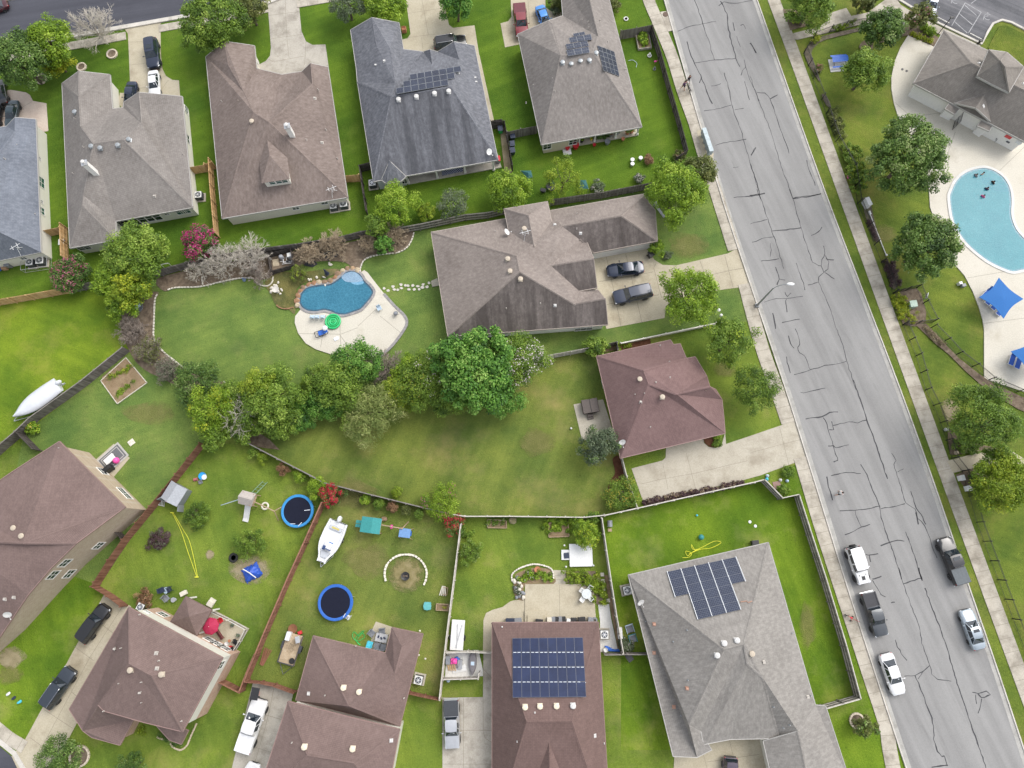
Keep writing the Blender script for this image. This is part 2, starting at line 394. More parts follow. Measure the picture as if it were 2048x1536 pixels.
sheet('lawn',px(667,971,851,1016,924,1034,910,1160,883,1394,820,1382,596,1381,500,1357,583,1160),G_olive)
sheet('lawn',px(414,887,477,875,630,954,667,971,583,1160,490,1378,300,1330,257,1210,200,1171,260,1080),G_mid)
sheet('lawn',px(48,868,262,703,470,870,414,887,260,1080,200,1171,160,1200,0,1100),G_pool)
sheet('lawn',px(-300,1140,0,1100,200,1171,257,1210,100,1545,-300,1545),G_bright)
sheet('lawn',px(1480,-200,2600,-200,2600,1800,2140,1800,2105,1710,2048,1536,1925,1160,1790,780,1646,400,1505,0),G_club)
# main street
Lp=px(1278,-220,1307,-100,1336,0,1392,195,1453,400,1516,590,1580,780,1640,970,1699,1160,1760,1348,1822,1536,1900,1770)
Rp=px(1425,-220,1470,-100,1505,0,1574,198,1646,400,1718,590,1790,780,1858,970,1922,1160,1986,1348,2048,1536,2125,1770)
Lw=extend([P(*p)for p in cat_rom(Lp,5)],200,200);Rw=extend([P(*p)for p in cat_rom(Rp,5)],200,200)
mb=MB();mb.band(Lw,Rw,.0,.09)
road=tag(mb.build('road',m_road),None,None,None,'structure')
def gutter(w,side):
 a=offset_line(w,0);b=offset_line(w,.5*side);mb=MB();mb.band(*((b,a)if side>0 else(a,b)),0,.096)
 tag(mb.build('gutter',m_gut),None,None,None,'structure')
 curb('kerb',offset_line(w,.56*side),.2,.13)
gutter(Lw,-1);gutter(Rw,1)
# sealed cracks, drawn in the road surface
CR='''A3 1490,0 1520,70 1555,185 1600,310 1645,465|1365,245 1430,215 1555,185 1660,170|1690,10 1740,110 1755,230 1780,340 1810,450 1840,515|1675,45 1720,20 1800,30 1935,8|1435,320 1455,400 1490,490 1530,560 1545,600 1530,640|1490,490 1590,475 1645,465 1700,460 1810,452|1545,600 1580,680 1600,740 1630,800|1620,665 1660,660 1695,645|1720,560 1745,640 1760,710 1775,800 1800,880 1850,1000 1880,1120 1930,1280 1985,1470|1565,855 1640,845 1720,825 1775,810|1800,850 1870,835|1655,1120 1740,1095 1890,1072|1875,460 1885,520 1930,640 1960,700 1990,780|1850,580 1860,545 1885,520|1925,335 1945,370 1965,410|1845,200 1870,190 1885,225|1925,1200 1950,1150 1965,1135|1790,1290 1830,1285|1790,1520 1900,1510 1990,1500|1880,630 1895,690 1915,770|1785,175 1800,240|1815,280 1845,365
A4 0,325 25,360 45,400|0,570 30,660 50,720 100,850 170,1030 200,1140 240,1270 290,1400 315,1480|50,695 110,695 150,740 170,800 205,900 235,1000 270,1080 290,1150|150,740 205,712|315,1485 420,1470 530,1450|0,1230 50,1370 80,1490|420,1200 440,1270 470,1340 485,1390|0,1465 110,1445|5,1165 40,1110
B4 50,0 90,90 130,220 165,320 185,370 215,470 250,590|290,0 320,70 380,290 420,410 465,545 500,560 530,570 550,620|320,70 420,55 530,32|165,310 270,300 380,285|0,45 110,30|0,255 80,235 130,222|15,395 90,365 185,352|455,345 510,315 535,280|545,420 560,480 535,520 530,570|560,490 590,540 580,590 550,620 515,650 510,690 430,712|560,620 630,668|565,520 625,525|510,690 550,780 600,900 640,1030 690,1160 720,1280 760,1400 790,1495|345,550 370,630 400,700 408,750|85,535 130,528 215,515|190,575 210,630 215,670 200,710|215,670 260,675|105,840 190,815 270,815 350,800 395,795|260,765 275,800 305,770|270,815 265,850 275,915|165,920 180,980 190,1040|235,990 300,980 370,967|285,1090 300,1150 328,1185|335,1040 360,1100 372,1150 355,1180 365,1220 410,1240 440,1330 450,1345|330,1385 450,1345 560,1315 640,1305 715,1283|270,1250 275,1290 300,1370|150,400 155,450 150,500
C4 770,0 800,90 840,200 870,300 920,430 970,580 1025,740|375,95 420,95 480,78 560,62|415,292 540,275 590,245 655,240|545,280 570,330 590,400 620,490 640,560 655,600|620,340 730,315 800,320 870,300|605,310 620,370 590,372|580,497 620,490 640,510 735,485|600,715 680,700 745,690 825,700|825,630 870,710 900,790 940,880 970,950 975,1030 1000,1100 1040,1210 1075,1310 1100,1390 1130,1490|665,980 780,972 880,965 970,942|975,960 1060,950 1155,925|1055,545 1090,600 1070,630 1090,690 1105,740 1135,830 1160,920 1230,965 1250,1030 1300,1090 1340,1180 1370,1280 1395,1330|1100,690 1145,665|1200,830 1240,960 1275,1000 1310,1080|1235,990 1255,1080|780,975 800,1040 830,1100|705,1160 770,1130 830,1100 895,1078|975,1240 1040,1212 1100,1200 1150,1205|1160,1135 1200,1240 1250,1390 1280,1490|570,720 585,800 615,900|865,1305 890,1310 955,1298|890,1310 898,1360|625,612 655,600
D4 1110,0 1140,110 1165,180 1200,280 1240,380 1270,470 1280,560 1340,720 1355,790 1400,830 1500,845|1140,120 1200,95 1280,75|1255,0 1285,95|1305,150 1350,280 1410,430 1470,600 1520,780 1570,940 1640,1140 1700,1310 1760,1495|910,85 950,75 980,60|915,90 950,150 975,200 1010,215|1080,535 1100,590 1130,640 1170,690|1150,808 1230,800 1290,770 1340,728|1230,800 1255,860 1290,940 1310,1010 1345,1090 1370,1180 1370,1280 1400,1370 1430,1410 1450,1400 1470,1475|1255,830 1290,770|1655,925 1700,940 1760,920 1795,945 1750,965 1725,970 1700,940|1680,945 1690,1015|1725,975 1720,1020 1700,1085|1050,258 1080,255|1355,1490 1420,1475 1475,1472'''
m_seal=flat('crack_seal',(.032,.032,.036),.7)
rng=random.Random(5);mb=MB()
for line in CR.split('\n'):
 t=line[:2]
 for seg in line[3:].split('|'):
  c=[t2(t,*map(float,q.split(',')))for q in seg.split()]
  w=[]
  for a,b in zip(c,c[1:]):
   n=max(2,int(math.hypot(a[0]-b[0],a[1]-b[1])/7))
   for k in range(n):
    f=k/n;w.append(P(a[0]+(b[0]-a[0])*f+rng.uniform(-.9,.9),a[1]+(b[1]-a[1])*f+rng.uniform(-.9,.9)))
  w.append(P(*c[-1]));ribbon(mb,w,rng.uniform(.06,.135),.095,.45,rng)
mb.build('crack_seal',m_seal,road)
# side streets
tl=px(-100,20,0,6,60,-4,200,-40,640,-130,640,-38,530,3,450,17,365,30,245,51,100,76,-20,92,-100,103)
sheet('road',tl,m_newroad,.1)
w=[P(*p)for p in px(-120,106,-20,92,100,76,245,51,365,30,450,17,530,3,640,-38)]
tag((lambda m:(m.band(offset_line(w,0),offset_line(w,-.55),0,.111),m.build('gutter',m_curb))[1])(MB()),None,None,None,'structure')
curb('kerb',offset_line(w,-.62),.2)
w=[P(*p)for p in px(-120,22,0,5,60,-5,200,-42)]
curb('kerb',offset_line(w,.1),.2)
sheet('road',px(-200,1340,-60,1450,0,1492,24,1512,40,1545,80,1700,-200,1700),m_newroad,.1)
w=[P(*p)for p in px(-200,1335,-60,1446,0,1489,26,1510,44,1540,84,1690)]
tag((lambda m:(m.band(offset_line(w,.5),offset_line(w,0),0,.111),m.build('gutter',m_curb))[1])(MB()),None,None,None,'structure')
# car park of the pool club
lot=sheet('parking_lot',px(1790,-80,1797,-2,1869,40,1963,85,1974,66,1985,48,2003,41,2022,46,2060,66,2250,160,2300,-80),m_lot,.1)
m_line=ground_mat('line_paint',[(.3,(.26,.26,.27)),(.5,(.4,.4,.4)),(.7,(.5,.5,.5))],2.5,9,.8,.1,(.16,.16,.17),1.5,.42)
mb=MB()
for seg in((1400,0,1380,130),(1505,195,1605,25),(1605,25,1725,95),(1725,95,1630,250),(1605,45,1690,120),(1560,105,1660,190),(1525,165,1620,250),(1690,0,1650,30)):
 ribbon(mb,[P(*t2('A4',seg[0],seg[1])),P(*t2('A4',seg[2],seg[3]))],.1,.106)
for cx_,cy_ in((1775,130),(1535,8)):
 o_=P(*t2('A4',cx_,cy_));
 ribbon(mb,[o_+Vector((.5*math.cos(a),.5*math.sin(a),0))for a in np.linspace(.6,5.0,12)],.1,.106)
 ribbon(mb,[o_+Vector((.1,.75,0)),o_+Vector((0,.1,0)),o_+Vector((-.55,.1,0)),o_+Vector((-.7,-.45,0))],.11,.106)
mb.build('bay_marking',m_line,lot)
w=[P(*p)for p in px(1790,-4,1869,44,1963,89,1974,66,1985,48,2003,41,2022,46,2060,66,2250,160)]
curb('kerb',w,.2,.3)
m_stop=flat('stop_concrete',(.6,.58,.54),.9)
for k,(a,b,lb)in enumerate((((1400,138),(1480,178),'pale concrete wheel stop left of the striped bay in the car park'),((1645,258),(1725,300),'pale concrete wheel stop below the striped bay, by the grass island'))):
 a=P(*t2('A4',*a));b=P(*t2('A4',*b));m=(a+b)/2;mb=MB()
 mb.prism([(-.9,-.09),(.9,-.09),(.9,.09),(-.9,.09)],0,.07);mb.prism([(-.88,-.05),(.88,-.05),(.88,.05),(-.88,.05)],.07,.13)
 o=tag(mb.build('wheel_stop',m_stop,bevel=.01),lb,'wheel stop','concrete wheel stops');o.location=(m.x,m.y,.1);o.rotation_euler.z=math.atan2((b-a).y,(b-a).x)
 # walks along the streets
strip('sidewalk',px(1225,-200,1270,-80,1297,0,1312,36,1327,72,1346,120,1366,185,1388,245,1404,300,1420,350,1431,383,1468,500),1.65,m_walk,.1,ext=(150,0))
strip('sidewalk',px(1489,568,1522,690,1552,775,1576,846),1.7,m_walk,.1)
strip('sidewalk',px(1600,915,1638,1043,1676,1160,1735,1340,1771,1450,1779,1500,1800,1600,1840,1720),1.6,m_walk,.1,ext=(0,150))
strip('sidewalk',px(1455,-220,1547,0,1690,392,1829,775,1966,1150,2080,1460,2200,1790),1.7,m_walk,.1,ext=(150,150))
strip('sidewalk',px(-60,128,60,108,150,91,252,72),1.3,m_walk,.1)
strip('sidewalk',px(318,58,380,47,450,36,536,18),1.2,m_walk,.1)
strip('sidewalk',px(594,9,680,-6,815,-34),1.2,m_walk,.1)
strip('sidewalk',px(-60,1415,-10,1452,20,1476,50,1494),1.3,m_walk,.1)
sheet('path',px(1573,76,1588,67,1640,54,1655,42,1652,29,1692,17,1702,33,1735,26,1770,0,1790,-6,1800,10,1815,20,1860,45,1960,92,1955,104,1880,70,1812,38,1740,45,1680,60,1595,80),m_walk,.1065,thick=True)
sheet('path',px(1893,922,2005,892,2048,918,2120,930,2120,960,2030,935,1985,928,1905,946),m_conc_tan,.1065,thick=True)
sheet('lawn',px(1975,97,1997,54,2012,52,2048,70,2250,175,2250,300,2048,160),G_verge,.12)
# driveways and slabs
sheet('driveway',px(244,54,250,59,256,68,258,110,261,186,240,186,236,205,250,225,362,215,358,161,345,160,332,152,325,138,322,110,321,48,331,37),m_conc_tan,thick=True,joints=[T('A1',985,325,1240,315),T('A1',995,500,1110,490),T('A1',1240,690,1295,615),T('A1',1060,680,1140,672)])
sheet('driveway',px(533,-25,535,0,542,96,540,112,532,122,515,131,512,152,660,152,651,89,625,90,612,83,603,62,597,0,594,-25),m_conc_grey,thick=True,joints=[T('A2',270,0,285,300,300,445),T('A2',145,120,380,90),T('A2',160,300,400,265),T('A2',180,475,430,430),T('A2',430,320,420,500),T('A2',140,455,180,475)])
sheet('driveway',px(811,-30,812,0,819,52,821,68,815,77,805,79,800,120,960,120,949,51,906,56,898,50,890,15,886,0,868,-30),m_conc_tan,thick=True,joints=[T('A2',1320,0,1345,130,1370,270),T('A2',1210,105,1500,60),T('A2',1210,290,1370,270,1420,265),T('A2',1318,285,1330,400)])
sheet('walkway',px(952,110,959,110,990,250,983,252),m_conc_tan,thick=True)
sheet('driveway',px(1020,-30,1023,34,1016,43,1001,47,1010,95,1080,80,1124,60,1123,25,1104,24,1091,15,1090,-30),m_conc_tan,thick=True,joints=[T('A3',215,0,230,200),T('A3',90,160,340,110)])
sheet('driveway',px(-80,195,22,180,52,185,60,190,66,202,93,207,97,262,-80,300),ground_mat('reddish_concrete',[(.3,(.44,.34,.29)),(.5,(.52,.43,.36)),(.7,(.58,.50,.42))],.4,9),thick=True,joints=[T('A1',80,700,75,780),T('A1',165,830,250,780)])
dh=px(1180,516,1293,498,1303,510,1309,520,1325,530,1352,531,1391,522,1456,507,1479,494,1487,500,1510,575,1504,572,1478,575,1441,580,1390,589,1345,601,1331,613,1329,636,1213,658,1195,600)
sheet('driveway',dh,m_conc_tan,thick=True,joints=[T('B3',815,510,870,760,930,1050),T('B3',965,490,1020,720,1090,1020),T('B3',760,705,1010,660,1180,630),T('B3',820,880,1050,840,1220,805),T('B3',1180,600,1240,830),T('B3',1350,585,1370,700),T('B3',1535,545,1570,640),T('B3',1725,500,1790,750),T('B3',1200,560,1180,600),T('B3',1590,660,1760,620,1930,590)],jw=.05)
d7=px(1263,937,1325,921,1331,915,1332,898,1330,880,1406,870,1408,886,1417,894,1430,896,1442,893,1450,866,1452,888,1500,872,1564,850,1587,833,1592,838,1622,924,1603,917,1588,926,1520,951,1484,961,1390,983,1287,1005)
sheet('driveway',d7,m_conc,thick=True,joints=[T('C3',1430,560,1505,850),T('C3',1080,800,1250,760,1480,720,1900,620),T('C3',1250,640,1290,840),T('C4',220,350,290,640),T('C4',0,545,240,480,400,440)],jw=.03)
sheet('garden_bed',T('C3',1560,455,1575,490,1610,515,1650,518,1693,512,1680,420),m_mulch_red,.13)
sheet('driveway',px(1340,1700,1349,1500,1425,1470,1525,1470,1545,1560,1560,1700),m_conc_tan,thick=True,joints=[T('D3',1560,1430,1590,1536),T('D3',1760,1320,1790,1440),T('D3',1580,1490,1990,1430)])
sheet('driveway',px(208,1190,262,1212,262,1260,150,1430,154,1446,131,1490,95,1600,30,1640,36,1545,23,1513,48,1484),m_conc_tan,thick=True,joints=[T('D1',940,300,690,690,440,1160,320,1380),T('D1',780,430,870,500),T('D1',570,600,720,710),T('D1',345,1090,560,1230),T('D1',230,1300,370,1400),T('D1',550,950,600,990)])
sheet('driveway',px(507,1362,588,1380,575,1440,545,1700,450,1700,463,1540),m_conc_grey,thick=True,joints=[T('D2',190,890,150,1100,110,1250,40,1490),T('D2',60,1110,250,1165),T('D2',20,1370,180,1420)])
sheet('driveway',px(885,1395,966,1394,967,1300,990,1300,990,1700,885,1700),m_conc_grey,thick=True,joints=[T('D2',1640,1000,1640,1536),T('D2',1480,1245,1860,1245),T('D2',1480,1505,1860,1505),T('D2',1790,990,1792,1260,1810,1310,1860,1340),T('D2',1790,770,1860,850)])
sheet('patio',px(966,1302,967,1240,972,1226,984,1220,1005,1214,1020,1203,1030,1200,1052,1199,1052,1260,990,1260,988,1302),m_conc_tan,thick=True)
sheet('patio',px(1050,1168,1187,1168,1193,1260,1050,1260),m_conc_tan,.16,thick=True,joints=[T('D3',455,130,460,400)])
sheet('walkway',px(1107,1140,1131,1141,1131,1168,1107,1168),m_conc,thick=True,joints=[T('D3',410,60,500,60),T('D3',410,90,500,90)])
sheet('walkway',px(1196,1209,1218,1208,1222,1236,1236,1302,1200,1304,1200,1240),m_white,thick=True)
sheet('patio',px(1147,809,1206,799,1228,869,1232,880,1164,880),m_conc,thick=True)
sheet('patio',px(180,930,228,888,260,916,210,975),m_conc_tan,thick=True)
sheet('patio',px(745,1258,752,1243,785,1254,800,1300,740,1300),m_conc_tan,thick=True)
sheet('storage_slab',px(894,1302,957,1300,966,1340,966,1352,890,1356),m_white,thick=True)
sheet('sidewalk_pad',T('A3',1230,95,1275,90,1335,235,1290,245),m_walk,.1143,thick=True)
sheet('sidewalk_pad',T('A3',1510,1010,1560,990,1640,1190,1630,1240,1560,1230),m_conc_tan,.1153,thick=True)
sheet('sidewalk_pad',T('B4',10,880,50,850,75,930,20,950),m_walk,.1173,thick=True)
# ---------------------------------------------------------------- beds, pools, decks
sheet('garden_bed',px(312,566,330,552,440,528,530,512,690,486,805,466,828,462,822,480,812,497,795,506,770,509,740,514,728,521,722,540,730,545,708,540,690,525,640,523,600,532,560,545,527,560,508,558,470,560,400,573,350,576,330,583),m_mulch,curve=3)
sheet('garden_bed',px(240,640,270,590,300,585,318,585,310,605,309,640,309,680,325,700,350,725,380,745,450,765,458,775,430,800,400,840,380,790,330,760,290,740,262,708),m_mulch,curve=3)
sheet('garden_bed',px(530,565,560,545,600,545,640,540,660,538,680,540,655,555,600,570,592,600,590,628,575,617,552,610,543,590),grass('grass_scrubby',(.075,.085,.025),(.125,.125,.045),(.19,.175,.075),(.30,.24,.15),.8,.3,12,1.0),curve=3)
sheet('garden_bed',px(560,900,540,880,520,866,470,872,480,880,508,893),m_mulch)
sheet('garden_bed',px(1225,918,1240,915,1254,965,1235,972,1216,978,1222,960,1230,945),m_mulch_red,curve=3)
sheet('garden_bed',px(1240,690,1300,678,1302,690,1245,705),m_mulch_red)
sheet('garden_bed',px(1198,692,1230,684,1233,700,1200,706),m_soil)
sheet('garden_bed',px(1286,1006,1390,984,1484,962,1485,966,1390,990,1288,1012),m_mulch)
sheet('garden_bed',px(1028,1165,1030,1150,1045,1142,1065,1136,1100,1138,1108,1150,1107,1168,1050,1169,1050,1198,1035,1198,1026,1180),m_soil,curve=3)
sheet('garden_bed',px(1131,1143,1190,1142,1204,1165,1206,1208,1193,1209,1188,1166,1132,1166),m_mulch)
sheet('garden_bed',px(1208,1150,1216,1150,1240,1300,1236,1300),m_soil)
sheet('bare_patch',px(459,1128,467,1118,490,1118,515,1110,535,1125,540,1145,525,1165,500,1170,475,1160,458,1145),m_dirt_s,curve=4)
sheet('bare_patch',px(780,1130,800,1113,830,1115,848,1135,845,1165,825,1185,795,1182,778,1160),soft_patch('worn_ring',[(.3,(.16,.14,.05)),(.5,(.25,.21,.09)),(.7,(.36,.30,.17))],.8),curve=4)
sheet('bare_patch',px(1001,270,1009,252,1024,345,1010,352),m_dirt)
sheet('bare_patch',T('C1',1580,1330,1610,1300,1650,1330,1640,1370,1600,1385),m_dirt_s,curve=3)
for cx_,cy_,rx_,ry_,mt in((735,1120,46,36,m_dry_s),(20,1315,30,22,m_dirt_s),(20,1350,26,20,m_dry_s),(1075,885,34,30,m_dry_s),(300,825,60,22,m_dry_s),(1450,740,26,18,m_dry_s),(1770,470,30,20,m_dry_s),(1902,822,22,24,m_dirt_s),(705,990,50,30,m_dry_s),(1380,490,46,26,m_dry_s),(1615,1250,16,50,m_dry_s)):
 sheet('bare_patch',[(cx_+rx_*math.cos(k*.5236)*(1+.2*math.sin(k*2.3+cx_)),cy_+ry_*math.sin(k*.5236)*(1+.2*math.cos(k*1.7+cy_)))for k in range(12)],mt,curve=2)
sheet('garden_bed',px(205,755,252,716,292,765,235,806),m_soil,.13)
# mulch strips round the club fence
m_mulch_d=ground_mat('dark_mulch',[(.3,(.06,.05,.04)),(.5,(.12,.10,.08)),(.7,(.20,.17,.13))],1.6,11,.95,.8,(.09,.12,.03),.5,.5)
for bed in(px(1607,108,1618,92,1636,76,1720,56,1724,62,1652,80,1632,92,1622,108,1633,140,1640,165,1628,150),px(1642,190,1652,192,1662,215,1652,212),px(1722,402,1738,400,1745,430,1757,478,1746,480),px(1768,530,1788,532,1796,560,1790,578,1783,575)):sheet('garden_bed',bed,m_mulch_d,curve=2)
sheet('garden_bed',px(1786,592,1832,577,1846,605,1850,645,1806,650),m_mulch,curve=2)
sheet('garden_bed',T('B4',1235,1010,1380,1150,1480,1230,1600,1350,1700,1440,1800,1520,2000,1640,2100,1680,2100,1580,1990,1530,1800,1440,1700,1370,1560,1260,1470,1170,1400,1090,1310,1000),m_mulch)
sheet('garden_bed',px(1895,850,1910,870,1960,890,1985,896,1910,910,1897,900),m_mulch,curve=2)
sheet('garden_bed',px(1910,950,1960,935,2000,930,1960,965,1945,985),m_mulch,curve=2)
sheet('garden_bed',px(1720,110,1745,98,1790,50,1830,50,1882,80,1870,95,1815,72,1780,78),m_mulch)
sheet('garden_bed',px(1565,20,1600,20,1625,50,1580,62),m_mulch)
sheet('tree_ring',px(1717,95,1728,82,1745,85,1742,100,1728,103),m_mulch,curve=3)
# pool deck and pool behind the grey house
deck=px(721,546,729,541,736,546,752,567,776,597,796,620,810,636,814,648,803,668,790,685,775,702,760,713,735,717,700,715,669,711,650,705,632,699,612,687,597,667,590,646,591,633,600,622)
deck+=px(604,615,650,625,700,618,740,585,742,570)
sheet('pool_deck',deck,m_deck,.14,thick=True,joints=[T('B2',380,1105,690,1110),T('B2',690,1000,700,1200),T('B2',690,1110,780,1240),T('B2',830,1050,1010,880),T('B2',1000,970,1160,1100),T('B2',700,1110,830,1060),T('B2',560,1110,545,1210)],jw=.04)
m_pave=ground_mat('paver_edge',[(.3,(.16,.15,.15)),(.5,(.26,.25,.25)),(.7,(.38,.36,.35))],3.0,9,.85,.6)
w=[P(*p)for p in cat_rom(T('B2',1030,800,1110,890,1190,970,1205,1030,1165,1105,1100,1190,1040,1250,990,1285),4)]
mb=MB();mb.band(offset_line(w,.17),offset_line(w,-.17),0,.2);tag(mb.build('paver_edge',m_pave),None,None,None,'structure')
POOL=cat_rom(T('B2',690,680,740,636,800,628,850,655,880,700,925,745,948,785,930,830,890,880,850,920,790,942,730,960,670,955,620,935,570,925,510,935,450,930,405,905,383,865,385,825,405,785,440,755,490,740,560,730,620,725),4,True)
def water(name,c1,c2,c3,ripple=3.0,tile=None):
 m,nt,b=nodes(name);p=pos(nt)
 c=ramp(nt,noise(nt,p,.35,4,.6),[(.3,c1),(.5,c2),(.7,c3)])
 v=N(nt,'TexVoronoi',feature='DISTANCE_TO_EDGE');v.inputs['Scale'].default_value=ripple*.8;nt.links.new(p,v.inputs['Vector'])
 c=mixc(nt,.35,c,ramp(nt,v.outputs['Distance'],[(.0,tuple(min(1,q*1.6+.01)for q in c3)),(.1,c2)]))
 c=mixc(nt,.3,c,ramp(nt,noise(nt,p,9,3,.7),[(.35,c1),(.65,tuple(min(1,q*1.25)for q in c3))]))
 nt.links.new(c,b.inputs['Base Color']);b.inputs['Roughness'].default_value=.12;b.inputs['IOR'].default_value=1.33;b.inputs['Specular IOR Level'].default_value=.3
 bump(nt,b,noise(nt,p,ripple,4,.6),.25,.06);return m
def pool(pts,label,mat,cop_mat,cop_w,z,tile):
 w=[P(*p)for p in pts];c=sum(w,Vector())/len(w)
 t=thing('swimming_pool',label,'pool',(c.x,c.y,0))
 ar=sum(w[i].x*w[(i+1)%len(w)].y-w[(i+1)%len(w)].x*w[i].y for i in range(len(w)))
 if ar<0:w=w[::-1]
 mb=MB();mb.add([(p.x,p.y,z)for p in w],[tuple(range(len(w)))]);mb.build('pool_water',mat,t,t.location)
 n=len(w);out=[]
 for i in range(n):
  d=(w[(i+1)%n]-w[i-1]).normalized();out.append(w[i]+Vector((d.y,-d.x,0))*cop_w)
 mb=MB();zz=z+.06
 mb.add([(p.x,p.y,zz)for p in w]+[(p.x,p.y,zz)for p in out]+[(p.x,p.y,0)for p in out]+[(p.x,p.y,z-.01)for p in w],[(i,n+i,n+(i+1)%n,(i+1)%n)[::-1]for i in range(n)]+[(n+i,2*n+i,2*n+(i+1)%n,n+(i+1)%n)[::-1]for i in range(n)]+[(3*n+i,i,(i+1)%n,3*n+(i+1)%n)[::-1]for i in range(n)])
 mb.build('coping',cop_mat,t,t.location)
 inn=[]
 for i in range(n):
  d=(w[(i+1)%n]-w[i-1]).normalized();inn.append(w[i]-Vector((d.y,-d.x,0))*.22)
 mb=MB();mb.add([(p.x,p.y,z+.004)for p in w]+[(p.x,p.y,z+.004)for p in inn],[(i,(i+1)%n,n+(i+1)%n,n+i)for i in range(n)]);mb.build('waterline_tile',tile,t,t.location)
 return t
m_w1=water('pool_water_deep',(.025,.11,.175),(.037,.145,.22),(.06,.20,.28))
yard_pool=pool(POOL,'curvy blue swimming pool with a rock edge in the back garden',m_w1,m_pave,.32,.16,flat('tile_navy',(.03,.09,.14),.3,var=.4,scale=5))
def flat_part(name,pts,z,mat,parent,smooth=3):
 w=[P(*p)for p in(cat_rom(pts,smooth,True)if smooth else pts)];mb=MB()
 ar=sum(w[i].x*w[(i+1)%len(w)].y-w[(i+1)%len(w)].x*w[i].y for i in range(len(w)))
 if ar<0:w=w[::-1]
 mb.add([(p.x,p.y,z)for p in w],[tuple(range(len(w)))]);return mb.build(name,mat,parent,parent.location)
flat_part('tanning_ledge',T('B2',705,670,745,640,800,632,845,660,870,700,830,712,780,712,735,705),.166,water('shallow_water',(.16,.25,.35),(.2,.3,.4),(.26,.36,.45)),yard_pool)
flat_part('pool_step',T('B2',780,714,830,712,870,704,872,722,830,732,795,726),.170,water('step_water',(.11,.27,.41),(.15,.32,.45),(.18,.36,.5)),yard_pool)
rng=random.Random(11)
rk=[flat('rock_%s'%n,c,.9,var=.35,scale=2.5)for n,c in(('tan',(.38,.26,.155)),('rust',(.28,.155,.085)),('cream',(.44,.36,.245)),('brown',(.24,.16,.10)))]
w=[P(*p)for p in cat_rom(T('B2',385,915,365,880,370,825,395,770,440,735,520,712,600,706,650,680,680,645,730,615,790,605,840,625),6)]
acc=0
for i in range(len(w)-1):
 acc+=(w[i+1]-w[i]).length
 if acc>.6:
  acc=0;mb=MB();mb.blob((0,0,.08),(rng.uniform(.36,.5),rng.uniform(.3,.48),rng.uniform(.14,.2)),8,5,.16,rng)
  o=tag(mb.build('edge_rock',rng.choice(rk),smooth=35),'rough tan or rust boulder in the rock edge along the top of the garden pool','rock','boulders edging the garden pool')
  o.location=(w[i].x,w[i].y,.06);o.rotation_euler.z=math.atan2((w[i+1]-w[i]).y,(w[i+1]-w[i]).x)+rng.uniform(-.4,.4)
  # club pool
cd=px(1815,72,1800,96,1788,125,1782,155,1782,180,1787,208,1796,236,1812,262,1832,300,1850,340,1857,380,1859,415,1868,440,1882,478,1896,514,1914,536,1928,552,1945,585,1957,616,1964,640,1967,660,1967,758)
cd+=px(2048,784,2260,830,2260,380,2048,260,2000,200,1900,200,1870,96)
sheet('pool_deck',cd,m_deck,.14,thick=True,joints=[T('A4',1180,885,1460,840),T('A4',1530,990,1480,1130,1480,1240),T('A4',1080,770,1180,860),T('B4',1620,660,2040,590),T('B4',1740,1000,2048,960),T('A4',1860,1280,2048,1100)],jw=.035)
PC=cat_rom(px(1898,400,1901,384,1912,362,1930,347,1952,339,1972,338,1992,346,2008,360,2018,380,2021,405,2020,425,2023,443,2034,465,2060,490,2100,515,2110,535,2080,545,2050,540,2024,544,2000,536,1976,524,1955,509,1933,489,1915,465,1904,440),4,True)
m_w2=water('club_pool_water',(.03,.165,.21),(.045,.205,.245),(.075,.25,.29),5.0)
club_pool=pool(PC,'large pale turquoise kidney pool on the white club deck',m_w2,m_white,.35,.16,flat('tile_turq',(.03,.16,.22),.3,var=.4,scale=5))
m_w3=water('deep_end_water',(.05,.34,.5),(.07,.4,.55),(.1,.45,.58),5.0)
st=MB();c_=P(2000,352)
for k in range(4):
 R=1.2+.45*k
 ribbon(st,[c_+Vector((R*math.cos(a),R*math.sin(a)*.9,0))for a in np.linspace(3.3,5.0,12)],.06,.168)
st.build('pool_step',flat('step_edge',(.06,.2,.3)),club_pool,club_pool.location)
# stepping stones, edging stones, kerb walls in gardens
rng=random.Random(3)
m_fl=flat('flagstone',(.55,.52,.46),.9,var=.3,scale=3)
fl=T('B2',1030,757,1060,775,1100,742,1108,765,1135,768,1160,728,1165,755,1195,735,1215,738,1222,765,1250,735,1262,765,1290,740,1330,728,1325,750,1360,745,1375,715,1300,765)
for p in fl:
 a=P(*p);n=rng.randint(5,6);ph=rng.random()*6;mb=MB()
 mb.prism([(rng.uniform(.17,.28)*math.cos(ph+6.283*k/n),rng.uniform(.14,.23)*math.sin(ph+6.283*k/n))for k in range(n)],0,.05)
 o=tag(mb.build('stepping_stone',m_fl),'flat pale flagstone in the stepping stone path from pool deck to grey house','stepping stone','flagstones across the pool lawn');o.location=(a.x,a.y,.05)
m_edge=flat('edging_stone',(.62,.58,.50),.9,var=.25,scale=3)
def edging(name,pts,label,cat,d=.42,size=(.36,.17,.16),mat=None,closed=False,jit=.12):
 """low border of laid stones, one thing"""
 w=[P(*p)for p in cat_rom(pts,8,closed)];mb=MB();acc=0;r=random.Random(len(pts))
 for i in range(len(w)-1):
  dd=w[i+1]-w[i];L=dd.length;s=d-acc
  while s<L:
   c=w[i]+dd.normalized()*s
   mb.box((c.x,c.y,size[2]/2+.05),(size[0]*r.uniform(.8,1.1),size[1]*r.uniform(.85,1.15),size[2]*r.uniform(.8,1.15)),math.atan2(dd.y,dd.x)+r.uniform(-jit,jit));s+=d
  acc=(acc+L)%d
 return tag(mb.build(name,mat or m_edge,bevel=.02),label,cat)
